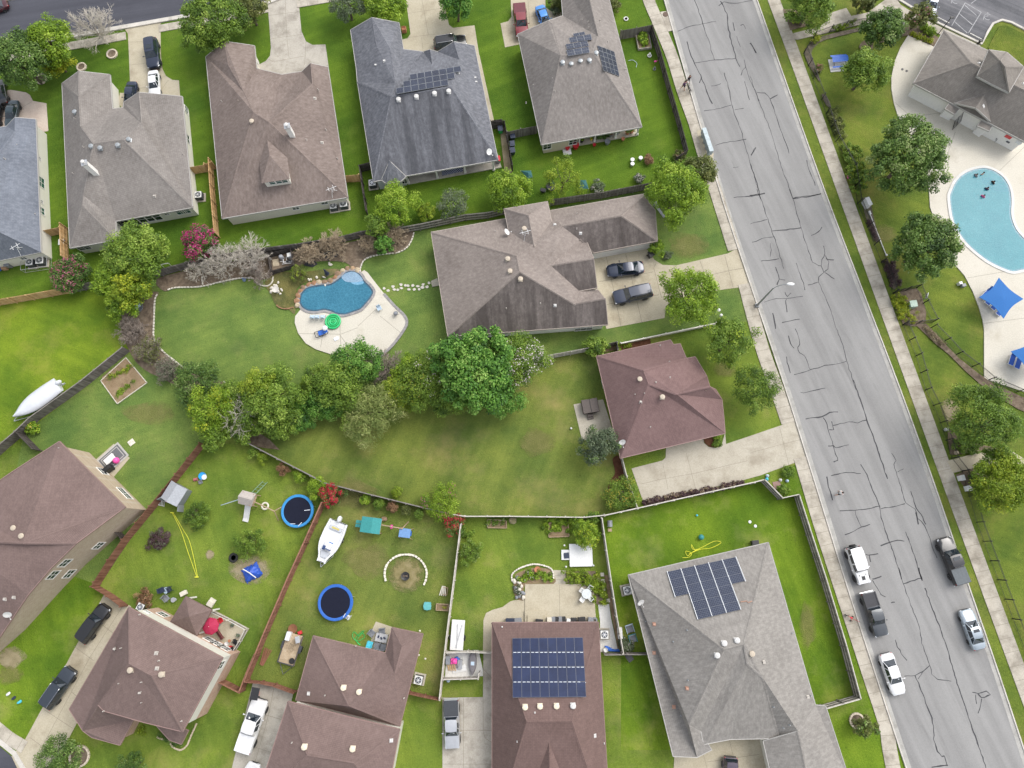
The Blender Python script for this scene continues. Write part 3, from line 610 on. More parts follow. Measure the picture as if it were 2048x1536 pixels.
edging('stone_edging',px(333,582,352,576,400,574,440,565,480,557,510,557),'pale stone border below the bare bushes along the pool lawn','garden edging')
edging('stone_edging',px(318,586,311,600,309,640,309,678,322,698,345,718,369,736),'pale stone border winding along the mulch bed left of the pool lawn','garden edging')
edging('stone_edging',px(829,462,824,480,814,496,795,506,768,509,742,514,728,522,722,535,721,545),'pale stone border round the mulch bed right of the pool','garden edging')
edging('stone_edging',px(406,550,405,560,407,573),'short stone border across the mulch bed under the bare bushes','garden edging')
edging('stone_edging',px(446,760,453,768,457,776),'short stone border beside the dark bush below the pool lawn','garden edging')
edging('stone_edging',T('B2',40,700,80,730,130,740,170,715,180,665),'curved pale kerb round a small bed left of the pool pump','garden edging',.3,(.34,.14,.14))
edging('stone_edging',T('B2',200,880,230,905,280,915,330,905),'rusty stone border left of the pool rocks','garden edging',.3,(.3,.16,.15),rk[1])
edging('block_ring',px(773,1166,770,1150,772,1135,780,1122,795,1112,812,1109,830,1112,845,1124,853,1140,853,1156,848,1170),'open ring of pale blocks round the fire pit','block ring',.4,(.38,.22,.2),flat('pale_block',(.66,.61,.52),.9,var=.2),jit=.03)
edging('stone_edging',T('C2',330,130,380,80,450,40,510,50,545,80),'pale stone edge over the bright shrub by the tree row','garden edging',.3,(.34,.14,.14))
m_rust=flat('warm_stone',(.5,.42,.3),.9,var=.3)
edging('stone_edging',T('D1',1200,1290,1240,1310,1300,1320,1330,1370,1390,1395,1440,1360,1470,1290,1520,1180),'tan stone border curling round the front corner of the mauve house','garden edging',.3,(.3,.17,.14),m_rust)
edging('stone_edging',T('D3',100,110,90,60,120,20,180,-10,260,-30,350,-15,400,15,412,80),'stone rim of the flower bed above the patio','garden edging',.28,(.28,.18,.2))
TR=flat('tree_ring_stone',(.58,.5,.4),.9,var=.25)
for p,r,lb in(((164,135),.6,'round brick tree ring at the foot of the yellow tree'),((225,109),.68,'round stone tree ring under the bare tree by the street'),((84,159),.7,'half hidden tree ring under the dark green street tree'),((160,1512),1.05,'round stone tree ring beside the tree in the lower left corner'),((1713,1441),.75,'pale stone tree ring beside the small tree by the street')):
 c=P(*p);mb=MB();n=18
 for k in range(n):
  a=2*math.pi*k/n;mb.box((r*math.cos(a),r*math.sin(a),.12),(.2,2*math.pi*r/n*.94,.24),a)
 mb.mi=1;mb.lathe([(r-.1,0),(r-.1,.12)],18)
 o=tag(mb.build('tree_ring',[TR,m_mulch],bevel=.012),lb,'tree ring');o.location=(c.x,c.y,0)
 # ---------------------------------------------------------------- houses
m_trim=flat('white_trim',(.72,.70,.66),.55,var=.06)
m_fascia=flat('grey_fascia',(.40,.385,.36),.7,var=.1);m_trim_d=flat('tan_trim',(.34,.29,.25),.6,var=.1)
m_trim_m=flat('mauve_trim',(.26,.17,.15),.6,var=.1)
def siding(name,col,lap=.18):
 m,nt,b=nodes(name);p=pos(nt);s=N(nt,'SeparateXYZ');nt.links.new(p,s.inputs[0])
 mu=N(nt,'Math',operation='MULTIPLY');nt.links.new(s.outputs[2],mu.inputs[0]);mu.inputs[1].default_value=1/lap
 fr=N(nt,'Math',operation='FRACT');nt.links.new(mu.outputs[0],fr.inputs[0])
 c=ramp(nt,fr.outputs[0],[(0,tuple(v*.62 for v in col)),(.12,col),(1,tuple(min(1,v*1.05)for v in col))])
 c=mixc(nt,.25,c,ramp(nt,noise(nt,p,1.2,5),[(.3,tuple(v*.8 for v in col)),(.7,col)]))
 nt.links.new(c,b.inputs['Base Color']);b.inputs['Roughness'].default_value=.7;bump(nt,b,fr.outputs[0],.4,.02);return m
def brick(name,c1,c2,mort):
 m,nt,b=nodes(name);p=pos(nt)
 s=N(nt,'SeparateXYZ');nt.links.new(p,s.inputs[0]);a=N(nt,'Math',operation='ADD');nt.links.new(s.outputs[0],a.inputs[0]);nt.links.new(s.outputs[1],a.inputs[1])
 cb=N(nt,'CombineXYZ');nt.links.new(a.outputs[0],cb.inputs[0]);nt.links.new(s.outputs[2],cb.inputs[1])
 br=N(nt,'TexBrick');br.inputs['Scale'].default_value=1;br.inputs['Brick Width'].default_value=.4;br.inputs['Row Height'].default_value=.16;br.inputs['Mortar Size'].default_value=.015
 br.inputs['Color1'].default_value=(*c1,1);br.inputs['Color2'].default_value=(*c2,1);br.inputs['Mortar'].default_value=(*mort,1);nt.links.new(cb.outputs[0],br.inputs['Vector'])
 c=mixc(nt,.4,br.outputs[0],ramp(nt,noise(nt,p,1.5,5),[(.3,c1),(.7,c2)]))
 nt.links.new(c,b.inputs['Base Color']);b.inputs['Roughness'].default_value=.9;return m
W_white=siding('cream_siding',(.68,.66,.58));W_grey=siding('pale_siding',(.56,.58,.60));W_tan=siding('tan_siding',(.56,.49,.38))
W_stuc=flat('stucco',(.60,.56,.48),.9,var=.08);W_wht=flat('white_masonry',(.74,.73,.70),.85,var=.06)
W_brick=brick('tan_brick',(.36,.27,.19),(.47,.38,.28),(.5,.46,.4));W_red=brick('rosy_brick',(.36,.2,.14),(.52,.36,.26),(.55,.5,.44))
m_glass=flat('window_glass',(.02,.035,.04),.08,var=.3,spec=.8)
m_glass_g=flat('green_glass',(.03,.09,.075),.08,var=.3,spec=.8)
m_dark=flat('dark_void',(.012,.012,.014),.6)
m_metal=flat('galvanised',(.55,.56,.57),.35,.6);m_vent=flat('beige_vent',(.45,.385,.30),.6);m_vent_w=flat('white_vent',(.55,.54,.52),.65);m_vent_g=flat('grey_vent',(.33,.35,.36),.4,.4)
m_pipe=flat('vent_pipe',(.42,.39,.35),.7);m_dish=flat('dish_grey',(.66,.66,.65),.5)
class House:pass
EYE=Vector((0,0,H))
def inset_xy(w,d):
 n=len(w);ar=sum(w[i].x*w[(i+1)%n].y-w[(i+1)%n].x*w[i].y for i in range(n));sg=1 if ar>0 else-1;out=[]
 for i in range(n):
  a,b,c=w[i-1],w[i],w[(i+1)%n]
  d1=Vector((b.x-a.x,b.y-a.y,0));d2=Vector((c.x-b.x,c.y-b.y,0))
  if d1.length<1e-4 or d2.length<1e-4:out.append(b.copy());continue
  d1.normalize();d2.normalize()
  n1=Vector((-d1.y,d1.x,0))*sg;n2=Vector((-d2.y,d2.x,0))*sg;bs=n1+n2
  if bs.length<.3:bs=n1
  bs=bs.normalized();k=d/max(.5,bs.dot(n1));out.append(Vector((b.x+bs.x*k,b.y+bs.y*k,b.z)))
 return out
def house(name,label,spec,faces,outline,roof,wall,trim=None,stain=None,inset=.4,walls=None,extra_walls=(),brick_low=None,cat='house',group=None,fasc=.22,planar=()):
 trim=trim or m_fascia;h=House();pt={}
 for q in spec.split(';'):
  q=q.split()
  if not q:continue
  t=q[1];x,y,z=map(float,q[2:5]);p2=(x,y)if t=='-' else t2(t,x,y);pt[q[0]]=P(*p2,z)
 for k,a,b,c in planar:
  n=(pt[b]-pt[a]).cross(pt[c]-pt[a]);d=pt[k]-EYE;pt[k]=EYE+d*((pt[a]-EYE).dot(n)/d.dot(n))
 h.pt=pt;ol=[pt[k]for k in outline.split()]
 c=sum(ol,Vector())/len(ol);h.root=thing(name,label,cat,(c.x,c.y,0),0,group);h.off=h.root.location
 mb=MB();idx={};edges={};h.tris=[];fn=[]
 for f in faces.split():
  st=f.startswith('*');ks=f.lstrip('*').split(',');vs=[pt[k]for k in ks]
  n=Vector()
  for i in range(len(vs)):
   a,b=vs[i],vs[(i+1)%len(vs)];n+=Vector(((a.y-b.y)*(a.z+b.z),(a.z-b.z)*(a.x+b.x),(a.x-b.x)*(a.y+b.y)))
  if n.z<0:ks=ks[::-1];vs=vs[::-1];n=-n
  n.normalize();u=Vector((0,0,1)).cross(n);u=u.normalized()if u.length>1e-4 else Vector((1,0,0));v=n.cross(u)
  fi=len(mb.f);mb.mi=1 if st else 0;mb.add(vs,[tuple(range(len(vs)))]);mb.uv[fi]=(u,v)
  for tr in tessellate_polygon([vs]):h.tris.append([vs[i]for i in tr])
  fn.append((n,sum(vs,Vector())/len(vs)))
  for i in range(len(ks)):edges.setdefault(frozenset((ks[i],ks[(i+1)%len(ks)])),[]).append((fi,ks[i],ks[(i+1)%len(ks)]))
 h.roof=mb.build('roof',[roof,stain or roof],h.root,h.off)
 tb=MB()
 for e,l in edges.items():
  if len(l)==1:
   fi,a,b=l[0];a,b=pt[a],pt[b];up=Vector((0,0,fasc));d=(b-a);o_=Vector((d.y,-d.x,0))
   if o_.length<1e-5:continue
   o_=o_.normalized()*.035
   tb.add([a+o_+up*.12,b+o_+up*.12,b+o_-up,a+o_-up,a-o_+up*.1,b-o_+up*.1,b-o_-up,a-o_-up],[(3,2,1,0),(0,1,5,4),(4,5,6,7),(2,3,7,6)])
  elif len(l)==2:
   (f1,a,b),(f2,_,_)=l;n1,c1=fn[f1];n2,c2=fn[f2];a,b=pt[a],pt[b]
   if n1.dot(c2-a)<-.12 and n1.dot(n2)<.985 and(b-a).length>.4:
    d=(b-a).normalized();s1=n1.cross(d).normalized();s2=n2.cross(d).normalized()
    if s1.dot(c1-a)<0:s1=-s1
    if s2.dot(c2-a)<0:s2=-s2
    li=(n1+n2).normalized()*.035;rb=MB();fi=0
    rb.add([a+li,b+li,b+li*.8+s1*.16,a+li*.8+s1*.16,b+li*.8+s2*.16,a+li*.8+s2*.16],[(0,1,2,3),(1,0,5,4)])
    rb.uv[fi]=(d,s1);rb.uv[fi+1]=(d,s2);rb.build('ridge_cap',[roof],h.roof,h.off)
 if tb.f:tb.build('eaves_trim',[trim],h.root,h.off)
 h.walls=[]
 wl=[[pt[k]for k in(walls or outline).split()]]+[[pt[k]for k in q.split()]for q in extra_walls]
 wb=MB();wb.mi=0
 for poly in wl:
  q=inset_xy(poly,inset);n=len(q);ar=sum(q[i].x*q[(i+1)%n].y-q[(i+1)%n].x*q[i].y for i in range(n))
  if ar<0:q=q[::-1]
  for i in range(n):
   a,b=q[i],q[(i+1)%n];za,zb=a.z-.1,b.z-.1;h.walls.append((a,b,min(za,zb)))
   if brick_low and(brick_low=='all' or i in brick_low):
    wb.mi=1;wb.add([(a.x,a.y,0),(b.x,b.y,0),(b.x,b.y,2.7),(a.x,a.y,2.7)],[(0,1,2,3)]);wb.mi=0
    wb.add([(a.x,a.y,2.7),(b.x,b.y,2.7),(b.x,b.y,zb),(a.x,a.y,za)],[(0,1,2,3)])
   else:wb.add([(a.x,a.y,0),(b.x,b.y,0),(b.x,b.y,zb),(a.x,a.y,za)],[(0,1,2,3)])
 wb.build('wall',[wall,W_red],h.root,h.off)
 return h
def tri_hit(o,d,a,b,c):
 e1,e2=b-a,c-a;pv=d.cross(e2);det=e1.dot(pv)
 if abs(det)<1e-9:return None
 tv=o-a;u=tv.dot(pv)/det
 if u<-.001 or u>1.001:return None
 qv=tv.cross(e1);v=d.dot(qv)/det
 if v<-.001 or u+v>1.001:return None
 return e2.dot(qv)/det
def rhit(h,p):
 """where the roof lies at this photo pixel: point, upward normal"""
 d=ray(*p);best=None
 for t in h.tris:
  k=tri_hit(EYE,d,*t)
  if k and(best is None or k<best[0]):
   n=(t[1]-t[0]).cross(t[2]-t[0]).normalized();best=(k,-n if n.z<0 else n)
 if best is None:return P(*p,3.0),Vector((0,0,1))
 return EYE+d*best[0],best[1]
def whit(h,p):
 d=ray(*p);best=None
 for a,b,zt in h.walls:
  e=b-a;n=Vector((e.y,-e.x,0))
  if n.length<.2:continue
  n.normalize();dn_=d.dot(n)
  if dn_>-1e-6:continue
  k=(a-EYE).dot(n)/dn_;q=EYE+d*k;s=(q-a).dot(Vector((e.x,e.y,0)))/(e.x**2+e.y**2)
  if-.03<=s<=1.03 and-.6<q.z<zt+.6 and(best is None or k<best[0]):best=(k,q,n)
 return best
def window(h,p,w=1.0,ht=1.2,z=None,glass=None,frame=None,mull=1,name='window'):
 b=whit(h,p)
 if not b:print('no wall at',p);return
 _,q,n=b;u=Vector((-n.y,n.x,0));zc=z if z is not None else min(max(q.z,ht/2+.1),6)
 c=Vector((q.x,q.y,zc))+n*.03;M4=Matrix((u,Vector((0,0,1)),n)).transposed().to_4x4();M4.translation=c-h.off
 mb=MB();f=.07
 for x,y,a,bb in((0,ht/2,w+f,f),(0,-ht/2,w+f+.06,f),(-w/2,0,f,ht-f),(w/2,0,f,ht-f)):mb.box((x,y,0),(a,bb,.1),mtx=M4)
 for k in range(mull):mb.box((-w/2+w*(k+1)/(mull+1),0,-.01),(.04,ht-f,.05),mtx=M4)
 mb.box((0,.02,-.012),(w-f,.035,.045),mtx=M4)
 o=mb.build(name,frame or m_trim,h.root)
 g=MB();g.box((0,0,-.03),(w-f,ht-f,.03),mtx=M4);g.build('pane',glass or m_glass,o)
def vents(h,tile,pts,kind='dome',mat=None):
 for x,y in zip(pts[::2],pts[1::2]):
  q,n=rhit(h,t2(tile,x,y));q=q-h.off;mb=MB();M4=Matrix.Translation(q)
  if kind=='dome':
   mb.box((0,0,.03),(.54,.54,.05),mtx=M4@Vector((0,0,1)).rotation_difference(n).to_matrix().to_4x4())
   mb.lathe([(.15,-.1),(.15,.2),(.29,.2),(.31,.25),(.28,.31),(.16,.35),(.0,.36)],18,mtx=M4)
   mb.build('roof_vent',mat or m_vent,h.roof,smooth=35)
  else:
   r=.05 if kind=='pipe' else .13
   mb.box((0,0,.015),(r*3,r*3,.02),mtx=M4@Vector((0,0,1)).rotation_difference(n).to_matrix().to_4x4())
   if kind=='pipe':mb.lathe([(r,-.1),(r,.3),(r*.7,.3)],10,mtx=M4)
   else:mb.box((0,0,.08),(.26,.2,.2),mtx=M4)
   mb.build('vent_pipe' if kind=='pipe' else 'box_vent',mat or m_pipe,h.roof)
def dish(h,p,rz=0.0,mat=None):
 q,n=rhit(h,p);q=q-h.off;M4=Matrix.Translation(q)@Matrix.Rotation(rz,4,'Z')
 mb=MB();mb.tube([M4@Vector(v)for v in((0,0,0),(0,0,.5),(.05,.12,.62))],.03,6);mb.tube([M4@Vector(v)for v in((.05,-.05,.5),(.05,-.5,.42))],.018,5);mb.box((.05,-.52,.42),(.1,.08,.08),mtx=M4)
 o=mb.build('satellite_dish',mat or m_dish,h.roof)
 M5=M4@Matrix.Translation((.05,.12,.62))@Matrix.Rotation(rad(48),4,'X');mb=MB()
 mb.lathe([(.0,-.02),(.2,.0),(.36,.06),(.42,.11),(.40,.11),(.2,.03),(.0,.01)],20,mtx=M5);mb.build('reflector',mat or m_dish,o,smooth=40)
def antenna(h,p,rz=0.0):
 q,n=rhit(h,p);q=q-h.off;M4=Matrix.Translation(q)@Matrix.Rotation(rz,4,'Z');mb=MB()
 mb.tube([M4@Vector(v)for v in((0,0,0),(0,0,1.1))],.03,6)
 for k in range(3):
  a=k*2.09;mb.tube([M4@Vector(v)for v in((.75*math.cos(a),.75*math.sin(a),-.1),(0,0,.7))],.022,5)
 mb.tube([M4@Vector(v)for v in((-.7,0,1.08),(.7,0,1.08))],.03,6);mb.tube([M4@Vector(v)for v in((-.35,-.3,1.08),(-.35,.3,1.08))],.025,5);mb.tube([M4@Vector(v)for v in((.3,-.38,1.08),(.3,.38,1.08))],.025,5)
 mb.build('antenna',m_dish,h.roof)
def chimney(h,ptop,pbase,size=(.75,.6),rz=0.0,mat=None,hgt=1.9):
 q,n=rhit(h,pbase);q=q-h.off;M4=Matrix.Translation(q)@Matrix.Rotation(rz,4,'Z');mb=MB()
 mb.box((0,0,hgt/2-.4),(*size,hgt+.8),mtx=M4);o=mb.build('chimney',mat or m_trim,h.roof)
 mb=MB();mb.box((0,0,hgt+.05),(size[0]+.14,size[1]+.14,.1),mtx=M4);mb.build('chimney_cap',m_metal,o)
 mb=MB();mb.lathe([(.13,hgt+.1),(.13,hgt+.35),(.24,hgt+.36),(.24,hgt+.46),(0,hgt+.52)],14,mtx=M4);mb.build('flue',m_vent_w,o,smooth=35)
def solar(h,corners,rows,cols,mask=None,mat=None,gap=.03,frame=None,lift=.13):
 g2=lambda u,v:tuple((corners[0][k]*(1-u)+corners[1][k]*u)*(1-v)+(corners[3][k]*(1-u)+corners[2][k]*u)*v for k in(0,1))
 hits=[rhit(h,g2(i/10,j/10))for i in range(1,10)for j in range(1,10)]
 n=max((k[1]for k in hits),key=lambda m:sum(m.dot(k[1])>.999 for k in hits));same=[k[0]for k in hits if k[1].dot(n)>.999]
 q=sum(same,Vector())/len(same);q=q+n*(lift+max(0,min(.25,max((k[0]-q).dot(n)for k in hits if k[1].dot(n)>.93))))
 C4=[]
 for c in corners:
  d=ray(*c);C4.append(EYE+d*((q-EYE).dot(n)/d.dot(n)))
 tl_,tr_,br_,bl_=C4
 bil=lambda u,v:(tl_*(1-u)+tr_*u)*(1-v)+(bl_*(1-u)+br_*u)*v
 for r in range(rows):
  for c in range(cols):
   if mask and not mask(r,c):continue
   a,b,cc,dd=bil(c/cols,r/rows),bil((c+1)/cols,r/rows),bil((c+1)/cols,(r+1)/rows),bil(c/cols,(r+1)/rows)
   ce=(a+b+cc+dd)/4;k=[ce+(v-ce)*(1-gap)-h.off for v in(a,b,cc,dd)];ki=[ce+(v-ce)*(1-gap-.05)-h.off for v in(a,b,cc,dd)]
   U=(b-a).normalized();V=n.cross(U)
   mb=MB();mb.mi=0
   mb.add([*k,*[v-n*.045 for v in k],*[v+n*.0 for v in ki]],[(0,1,5,4),(1,2,6,5),(2,3,7,6),(3,0,4,7),(7,6,5,4),(0,8,9,1)[::-1],(1,9,10,2)[::-1],(2,10,11,3)[::-1],(3,11,8,0)[::-1]])
   mb.mi=1;fi=len(mb.f);mb.add(ki,[(3,2,1,0)]);mb.build_uv=None
   o=mb.build('solar_panel',[frame or m_frame,mat],h.roof)
   ul=o.data.uv_layers.new(name='UVMap');pw=(b-a).length;ph=(dd-a).length;uvs={12:(0,1),13:(1,1),14:(1,0),15:(0,0)}
   for p_ in o.data.polygons:
    if p_.index==fi:
     for li in p_.loop_indices:ul.data[li].uv=uvs[o.data.loops[li].vertex_index]
m_frame=flat('panel_frame',(.27,.28,.3),.4,.4)
m_frame_d=flat('panel_frame_dark',(.10,.11,.14),.35,.5)
def pv(name,c1,c2,line,nx,ny,lw=.05):
 m,nt,b=nodes(name);uv=N(nt,'UVMap').outputs[0];s=N(nt,'SeparateXYZ');nt.links.new(uv,s.inputs[0]);o=[]
 for i,k in((0,nx),(1,ny)):
  mu=N(nt,'Math',operation='MULTIPLY');nt.links.new(s.outputs[i],mu.inputs[0]);mu.inputs[1].default_value=k
  f=N(nt,'Math',operation='PINGPONG');nt.links.new(mu.outputs[0],f.inputs[0]);f.inputs[1].default_value=.5
  g=N(nt,'Math',operation='LESS_THAN');nt.links.new(f.outputs[0],g.inputs[0]);g.inputs[1].default_value=lw;o.append(g.outputs[0])
 mx=N(nt,'Math',operation='MAXIMUM');nt.links.new(o[0],mx.inputs[0]);nt.links.new(o[1],mx.inputs[1])
 c=ramp(nt,noise(nt,pos(nt),.6,3),[(.35,c1),(.65,c2)]);c=mixc(nt,mx.outputs[0],c,line)
 nt.links.new(c,b.inputs['Base Color']);b.inputs['Roughness'].default_value=.2;b.inputs['Specular IOR Level'].default_value=.3;return m
pv_dark=pv('solar_cells_dark',(.012,.015,.032),(.02,.026,.05),(.06,.07,.1),10,6,.04)
pv_mid=pv('solar_cells_grid',(.02,.025,.045),(.03,.038,.065),(.13,.14,.17),3,2,.03)
pv_blue=pv('solar_cells_blue',(.012,.018,.05),(.02,.03,.078),(.028,.04,.085),6,10,.06)
pv_dot=pv('solar_cells_dotted',(.016,.022,.045),(.024,.032,.06),(.15,.165,.2),8,5,.05)
# roofs: colour, second colour, dark
R1=shingle('shingle_blue',(.145,.16,.19),(.18,.195,.225),(.095,.105,.13));R2=shingle('shingle_grey',(.19,.172,.158),(.245,.225,.208),(.115,.102,.093),row=.24,mott=.35)
R3=shingle('shingle_brown',(.178,.141,.124),(.215,.174,.154),(.115,.087,.074),mott=.55);R4=shingle('shingle_slate',(.13,.134,.15),(.175,.18,.198),(.066,.068,.078),mott=.65)
R4s=shingle('shingle_slate_streaked',(.13,.133,.148),(.175,.178,.194),(.07,.072,.082),streak=.62)
R5=shingle('shingle_warm_grey',(.205,.185,.17),(.245,.222,.205),(.155,.138,.126),mott=.55);R6=shingle('shingle_taupe',(.22,.186,.166),(.265,.23,.206),(.16,.13,.115))
R6s=shingle('shingle_taupe_streaked',(.15,.127,.117),(.198,.172,.158),(.085,.071,.066),streak=.6)
R7=shingle('shingle_rose',(.172,.11,.105),(.195,.128,.121),(.14,.088,.083),mott=.35);R8=shingle('shingle_mauve',(.162,.115,.104),(.184,.132,.12),(.132,.092,.082),mott=.35)
R11=shingle('shingle_redbrown',(.142,.094,.084),(.163,.11,.099),(.112,.073,.065),mott=.35);R12=shingle('shingle_pale_grey',(.225,.21,.193),(.265,.25,.23),(.17,.157,.143),mott=.55)
R13=shingle('shingle_club',(.2,.18,.16),(.245,.222,.2),(.15,.134,.118),mott=.4)
h1=house('brick_house','blue grey roofed house cut by the left edge, with white side wall','tl - -79 268 2.8;v A1 50 968 2.8;g A1 115 900 4.0;tr A1 275 915 2.8;br B1 315 478 2.8;bl - -73 536 2.8;q A1 112 1010 4.0;r1 - -15 322 6.2;r2 - -10 460 6.2','v,g,q g,tr,br,r2,r1,q tl,v,q,r1 br,bl,r2 bl,tl,r1,r2','tl v g tr br bl',R1,W_white)
for p,w,g in(((316,1400),1.5,m_glass_g),):window(h1,t2('A1',*p),w,1.3,glass=g)
window(h1,t2('B1',320,160),1.0,1.1,glass=m_glass_g);window(h1,t2('B1',318,90),.5,.5);window(h1,t2('A1',303,1220),.5,.5);window(h1,t2('B1',180,522),.8,.7)
vents(h1,'A1',(40,1222,140,1118),'pipe');vents(h1,'B1',(150,72,278,188),'pipe');antenna(h1,t2('B1',160,460),.6)
h2=house('brick_house','grey shingled house with white chimney and cars in its driveway','''a A1 475 640 2.7;b A1 845 572 2.7;c A1 865 835 2.7;p A1 605 545 4.2;r1 A1 603 742 5.0;r2 A1 617 972 5.0;e A1 946 826 2.7;g1 A1 950 785 2.7;gp A1 1065 708 4.2;g2 A1 1400 740 2.7;gr A1 1080 858 4.7;k A1 1085 945 5.4;
m1 A1 950 1072 6.4;m2 A1 715 1104 6.4;f B1 1480 135 2.7;h B1 890 240 2.7;i B1 890 385 2.7;j B1 535 447 2.7;s1 B1 640 42 5.0;s2 B1 632 118 4.8''','a,p,r1 p,b,r1 b,c,r2,r1 a,r1,r2,m2,s1,s2,j c,e,k,m1,m2,r2 g1,gp,gr,k,e gp,g2,f,m1,k,gr f,h,s1,m2,m1 h,i,s2,s1 i,j,s2','a p b c e g1 gp g2 f h i j',R2,W_white)
chimney(h2,t2('A1',635,1235),t2('A1',722,1318),(.62,.62),.3,hgt=2.0);vents(h2,'A1',(775,1142,910,1120,994,1076,706,1128),'dome',m_vent_g);vents(h2,'A1',(580,865),'dome',m_vent_g)
vents(h2,'A1',(645,1132,565,1335,1410,1185,578,915),'pipe');vents(h2,'B1',(1187,48),'box')
window(h2,t2('A1',1440,1065),1.3,1.2);window(h2,t2('B1',650,445),1.6,.9);window(h2,t2('B1',860,400),.8,1.0,glass=m_glass_g);window(h2,t2('B1',1385,168),1.1,1.2,glass=m_glass_g);window(h2,t2('B1',1430,160),1.0,1.2,glass=m_glass_g);window(h2,t2('B1',1280,182),.6,.6)
for x,y in((1090,225),(1150,215),(1205,205)):window(h2,t2('B1',x,y),1.0,1.7,mull=0)
for x,y in((940,252),(1000,242)):window(h2,t2('B1',x,y),2.0,1.9,mull=1,frame=m_dark)
window(h2,t2('A1',1430,845),1.0,1.0,glass=m_glass_g)
h3=house('brick_house','brown shingled house with a hipped dormer and a white chimney','''a A1 1580 435 2.7;p A1 1720 316 4.6;b A1 1955 350 2.7;c A2 52 525 2.7;d A2 245 572 2.7;e A2 400 548 2.7;gp A2 465 485 4.4;f A2 600 515 2.7;g B2 752 57 2.7;h B1 1705 220 2.7;wr A1 1870 700 5.3;m1 A2 25 862 6.6;m2 A2 145 938 6.6;gr A2 478 645 5.0;pk A1 1755 500 4.8''','a,p,pk,wr,m1,h p,b,c,wr,pk c,d,m1,wr d,e,gr,m2,m1 e,gp,gr gp,f,g,m2,gr g,h,m1,m2','a p b c d e gp f g h',R3,W_stuc)
chimney(h3,t2('A2',285,965),t2('A2',325,1040),(.62,.62),.2,hgt=2.0);vents(h3,'A2',(145,975,18,937),'dome');vents(h3,'A1',(1850,778),'dome');vents(h3,'A1',(1705,782),'pipe');vents(h3,'A2',(525,690,585,998,672,1218,435,1075),'pipe');vents(h3,'A2',(498,755,553,1095),'box')
antenna(h3,t2('A2',640,1478),.4)
dr=MB()
for k,q in dict(a=('A2',132,1072,6.0),b=('A2',288,1214,5.2),c=('A2',306,1376,5.2),d=('A2',88,1408,5.2),e=('A2',74,1250,5.2),r=('A2',150,1190,6.3)).items():h3.pt['d'+k]=P(*t2(q[0],q[1],q[2]),q[3])
D=h3.pt
for f in('da db dr','da dr de','db dc dr','dc dd dr','dd de dr'):
 vs=[D[k]for k in f.split()];n=(vs[1]-vs[0]).cross(vs[2]-vs[0]).normalized();n=-n if n.z<0 else n;u=Vector((0,0,1)).cross(n).normalized();fi=len(dr.f);dr.add(vs,[(0,1,2)]);dr.uv[fi]=(u,n.cross(u))
dor=dr.build('dormer',R3,h3.roof,h3.off)
q=inset_xy([D['de'],D['dd'],D['dc'],D['db']],.25);mb=MB();mb.prism([(v.x,v.y)for v in q],3.2,5.15);mb.build('dormer_wall',W_white,dor,h3.off)
h3.walls=[(q[i],q[(i+1)%4],5.2)for i in range(4)]+[(q[(i+1)%4],q[i],5.2)for i in range(4)]+h3.walls
for x in(175,225,270):window(h3,t2('A2',x,1408-(x-175)*.15),.75,.8,4.6,m_glass_g,mull=0)
h3.walls=h3.walls[8:]
for x,y in((350,136),(570,95)):window(h3,t2('B2',x,y),.9,.9)
window(h3,t2('A1',1978,480),.5,.5)
h4=house('brick_house','slate blue roofed house with staggered solar panels and dark streaks','''a E4 45 165 2.8;p E4 222 62 4.8;b E4 450 105 2.8;c E4 485 325 2.8;d E4 648 345 2.8;e E4 768 345 2.8;gp E4 905 262 4.6;f E4 1075 295 2.8;g E4 1272 1245 2.8;h E4 235 1425 2.8;w1 E4 262 295 4.9;w2 E4 372 315 5.3;w3 E4 418 610 6.2;m1 E4 380 716 6.7;m2 E4 880 636 6.7;v1 E4 92 480 2.8;v2 E4 102 600 2.8;gr E4 948 412 4.6;
sp E4 705 328 4.0;sq E4 728 492 4.5;g1 E4 1232 1110 2.8;g2 E4 520 1240 2.8;k E4 505 1385 2.8;ba E4 370 1250 4.4;b1 E4 300 1412 2.75;b2 E4 345 1442 2.75;b3 E4 465 1422 2.75;b4 E4 508 1382 2.8''','a,p,w1,w2,w3,v1 p,b,c,w2,w1 w2,c,d,w3 d,e,gr,m2,m1,w3 v1,w3,m1,v2 v2,m1,h *m1,m2,g,h f,g,m2,gr,gp e,gp,gr d,sp,sq sp,e,sq ba,b1,b2 ba,b2,b3 ba,b3,b4','a p b c d sp e gp f g h v2 v1',R4,W_grey,stain=R4s,walls='a p b c d e gp f g1 g2 k h v2 v1',extra_walls=('b1 b2 b3 b4',))
solar(h4,T('E4',414,556,958,463,981,601,428,697),3,9,lambda r,c:2-r<=c<=8-r,pv_dark)
vents(h4,'E4',(446,748,594,725,744,698,862,680),'dome',m_vent_w);vents(h4,'E4',(255,460,325,425,1082,565,1090,600),'box',m_vent_w);vents(h4,'E4',(940,520),'box',m_vent_w)
dish(h4,t2('E4',1200,1205),.9);
window(h4,t2('E4',405,1450),1.2,1.2,glass=m_glass_g);window(h4,t2('E4',492,1420),.7,1.2)
sheet('patio',T('E4',520,1250,1240,1110,1300,1310,535,1448),m_conc_grey,.15,thick=True)
mb=MB()
for x,y in((770,1395),(1000,1352),(1235,1330),(530,1440)):
 q=P(*t2('E4',x,y));mb=MB();mb.box((q.x,q.y,1.4),(.22,.22,2.6));mb.box((q.x,q.y,.2),(.32,.32,.3));mb.box((q.x,q.y,2.6),(.32,.32,.12));mb.build('porch_post',m_trim,h4.root,h4.off)
mb=MB();w=[P(*p,.16)for p in T('E4',800,1330,975,1300,980,1340,806,1376)];mb.add(w,[(0,1,2,3)])
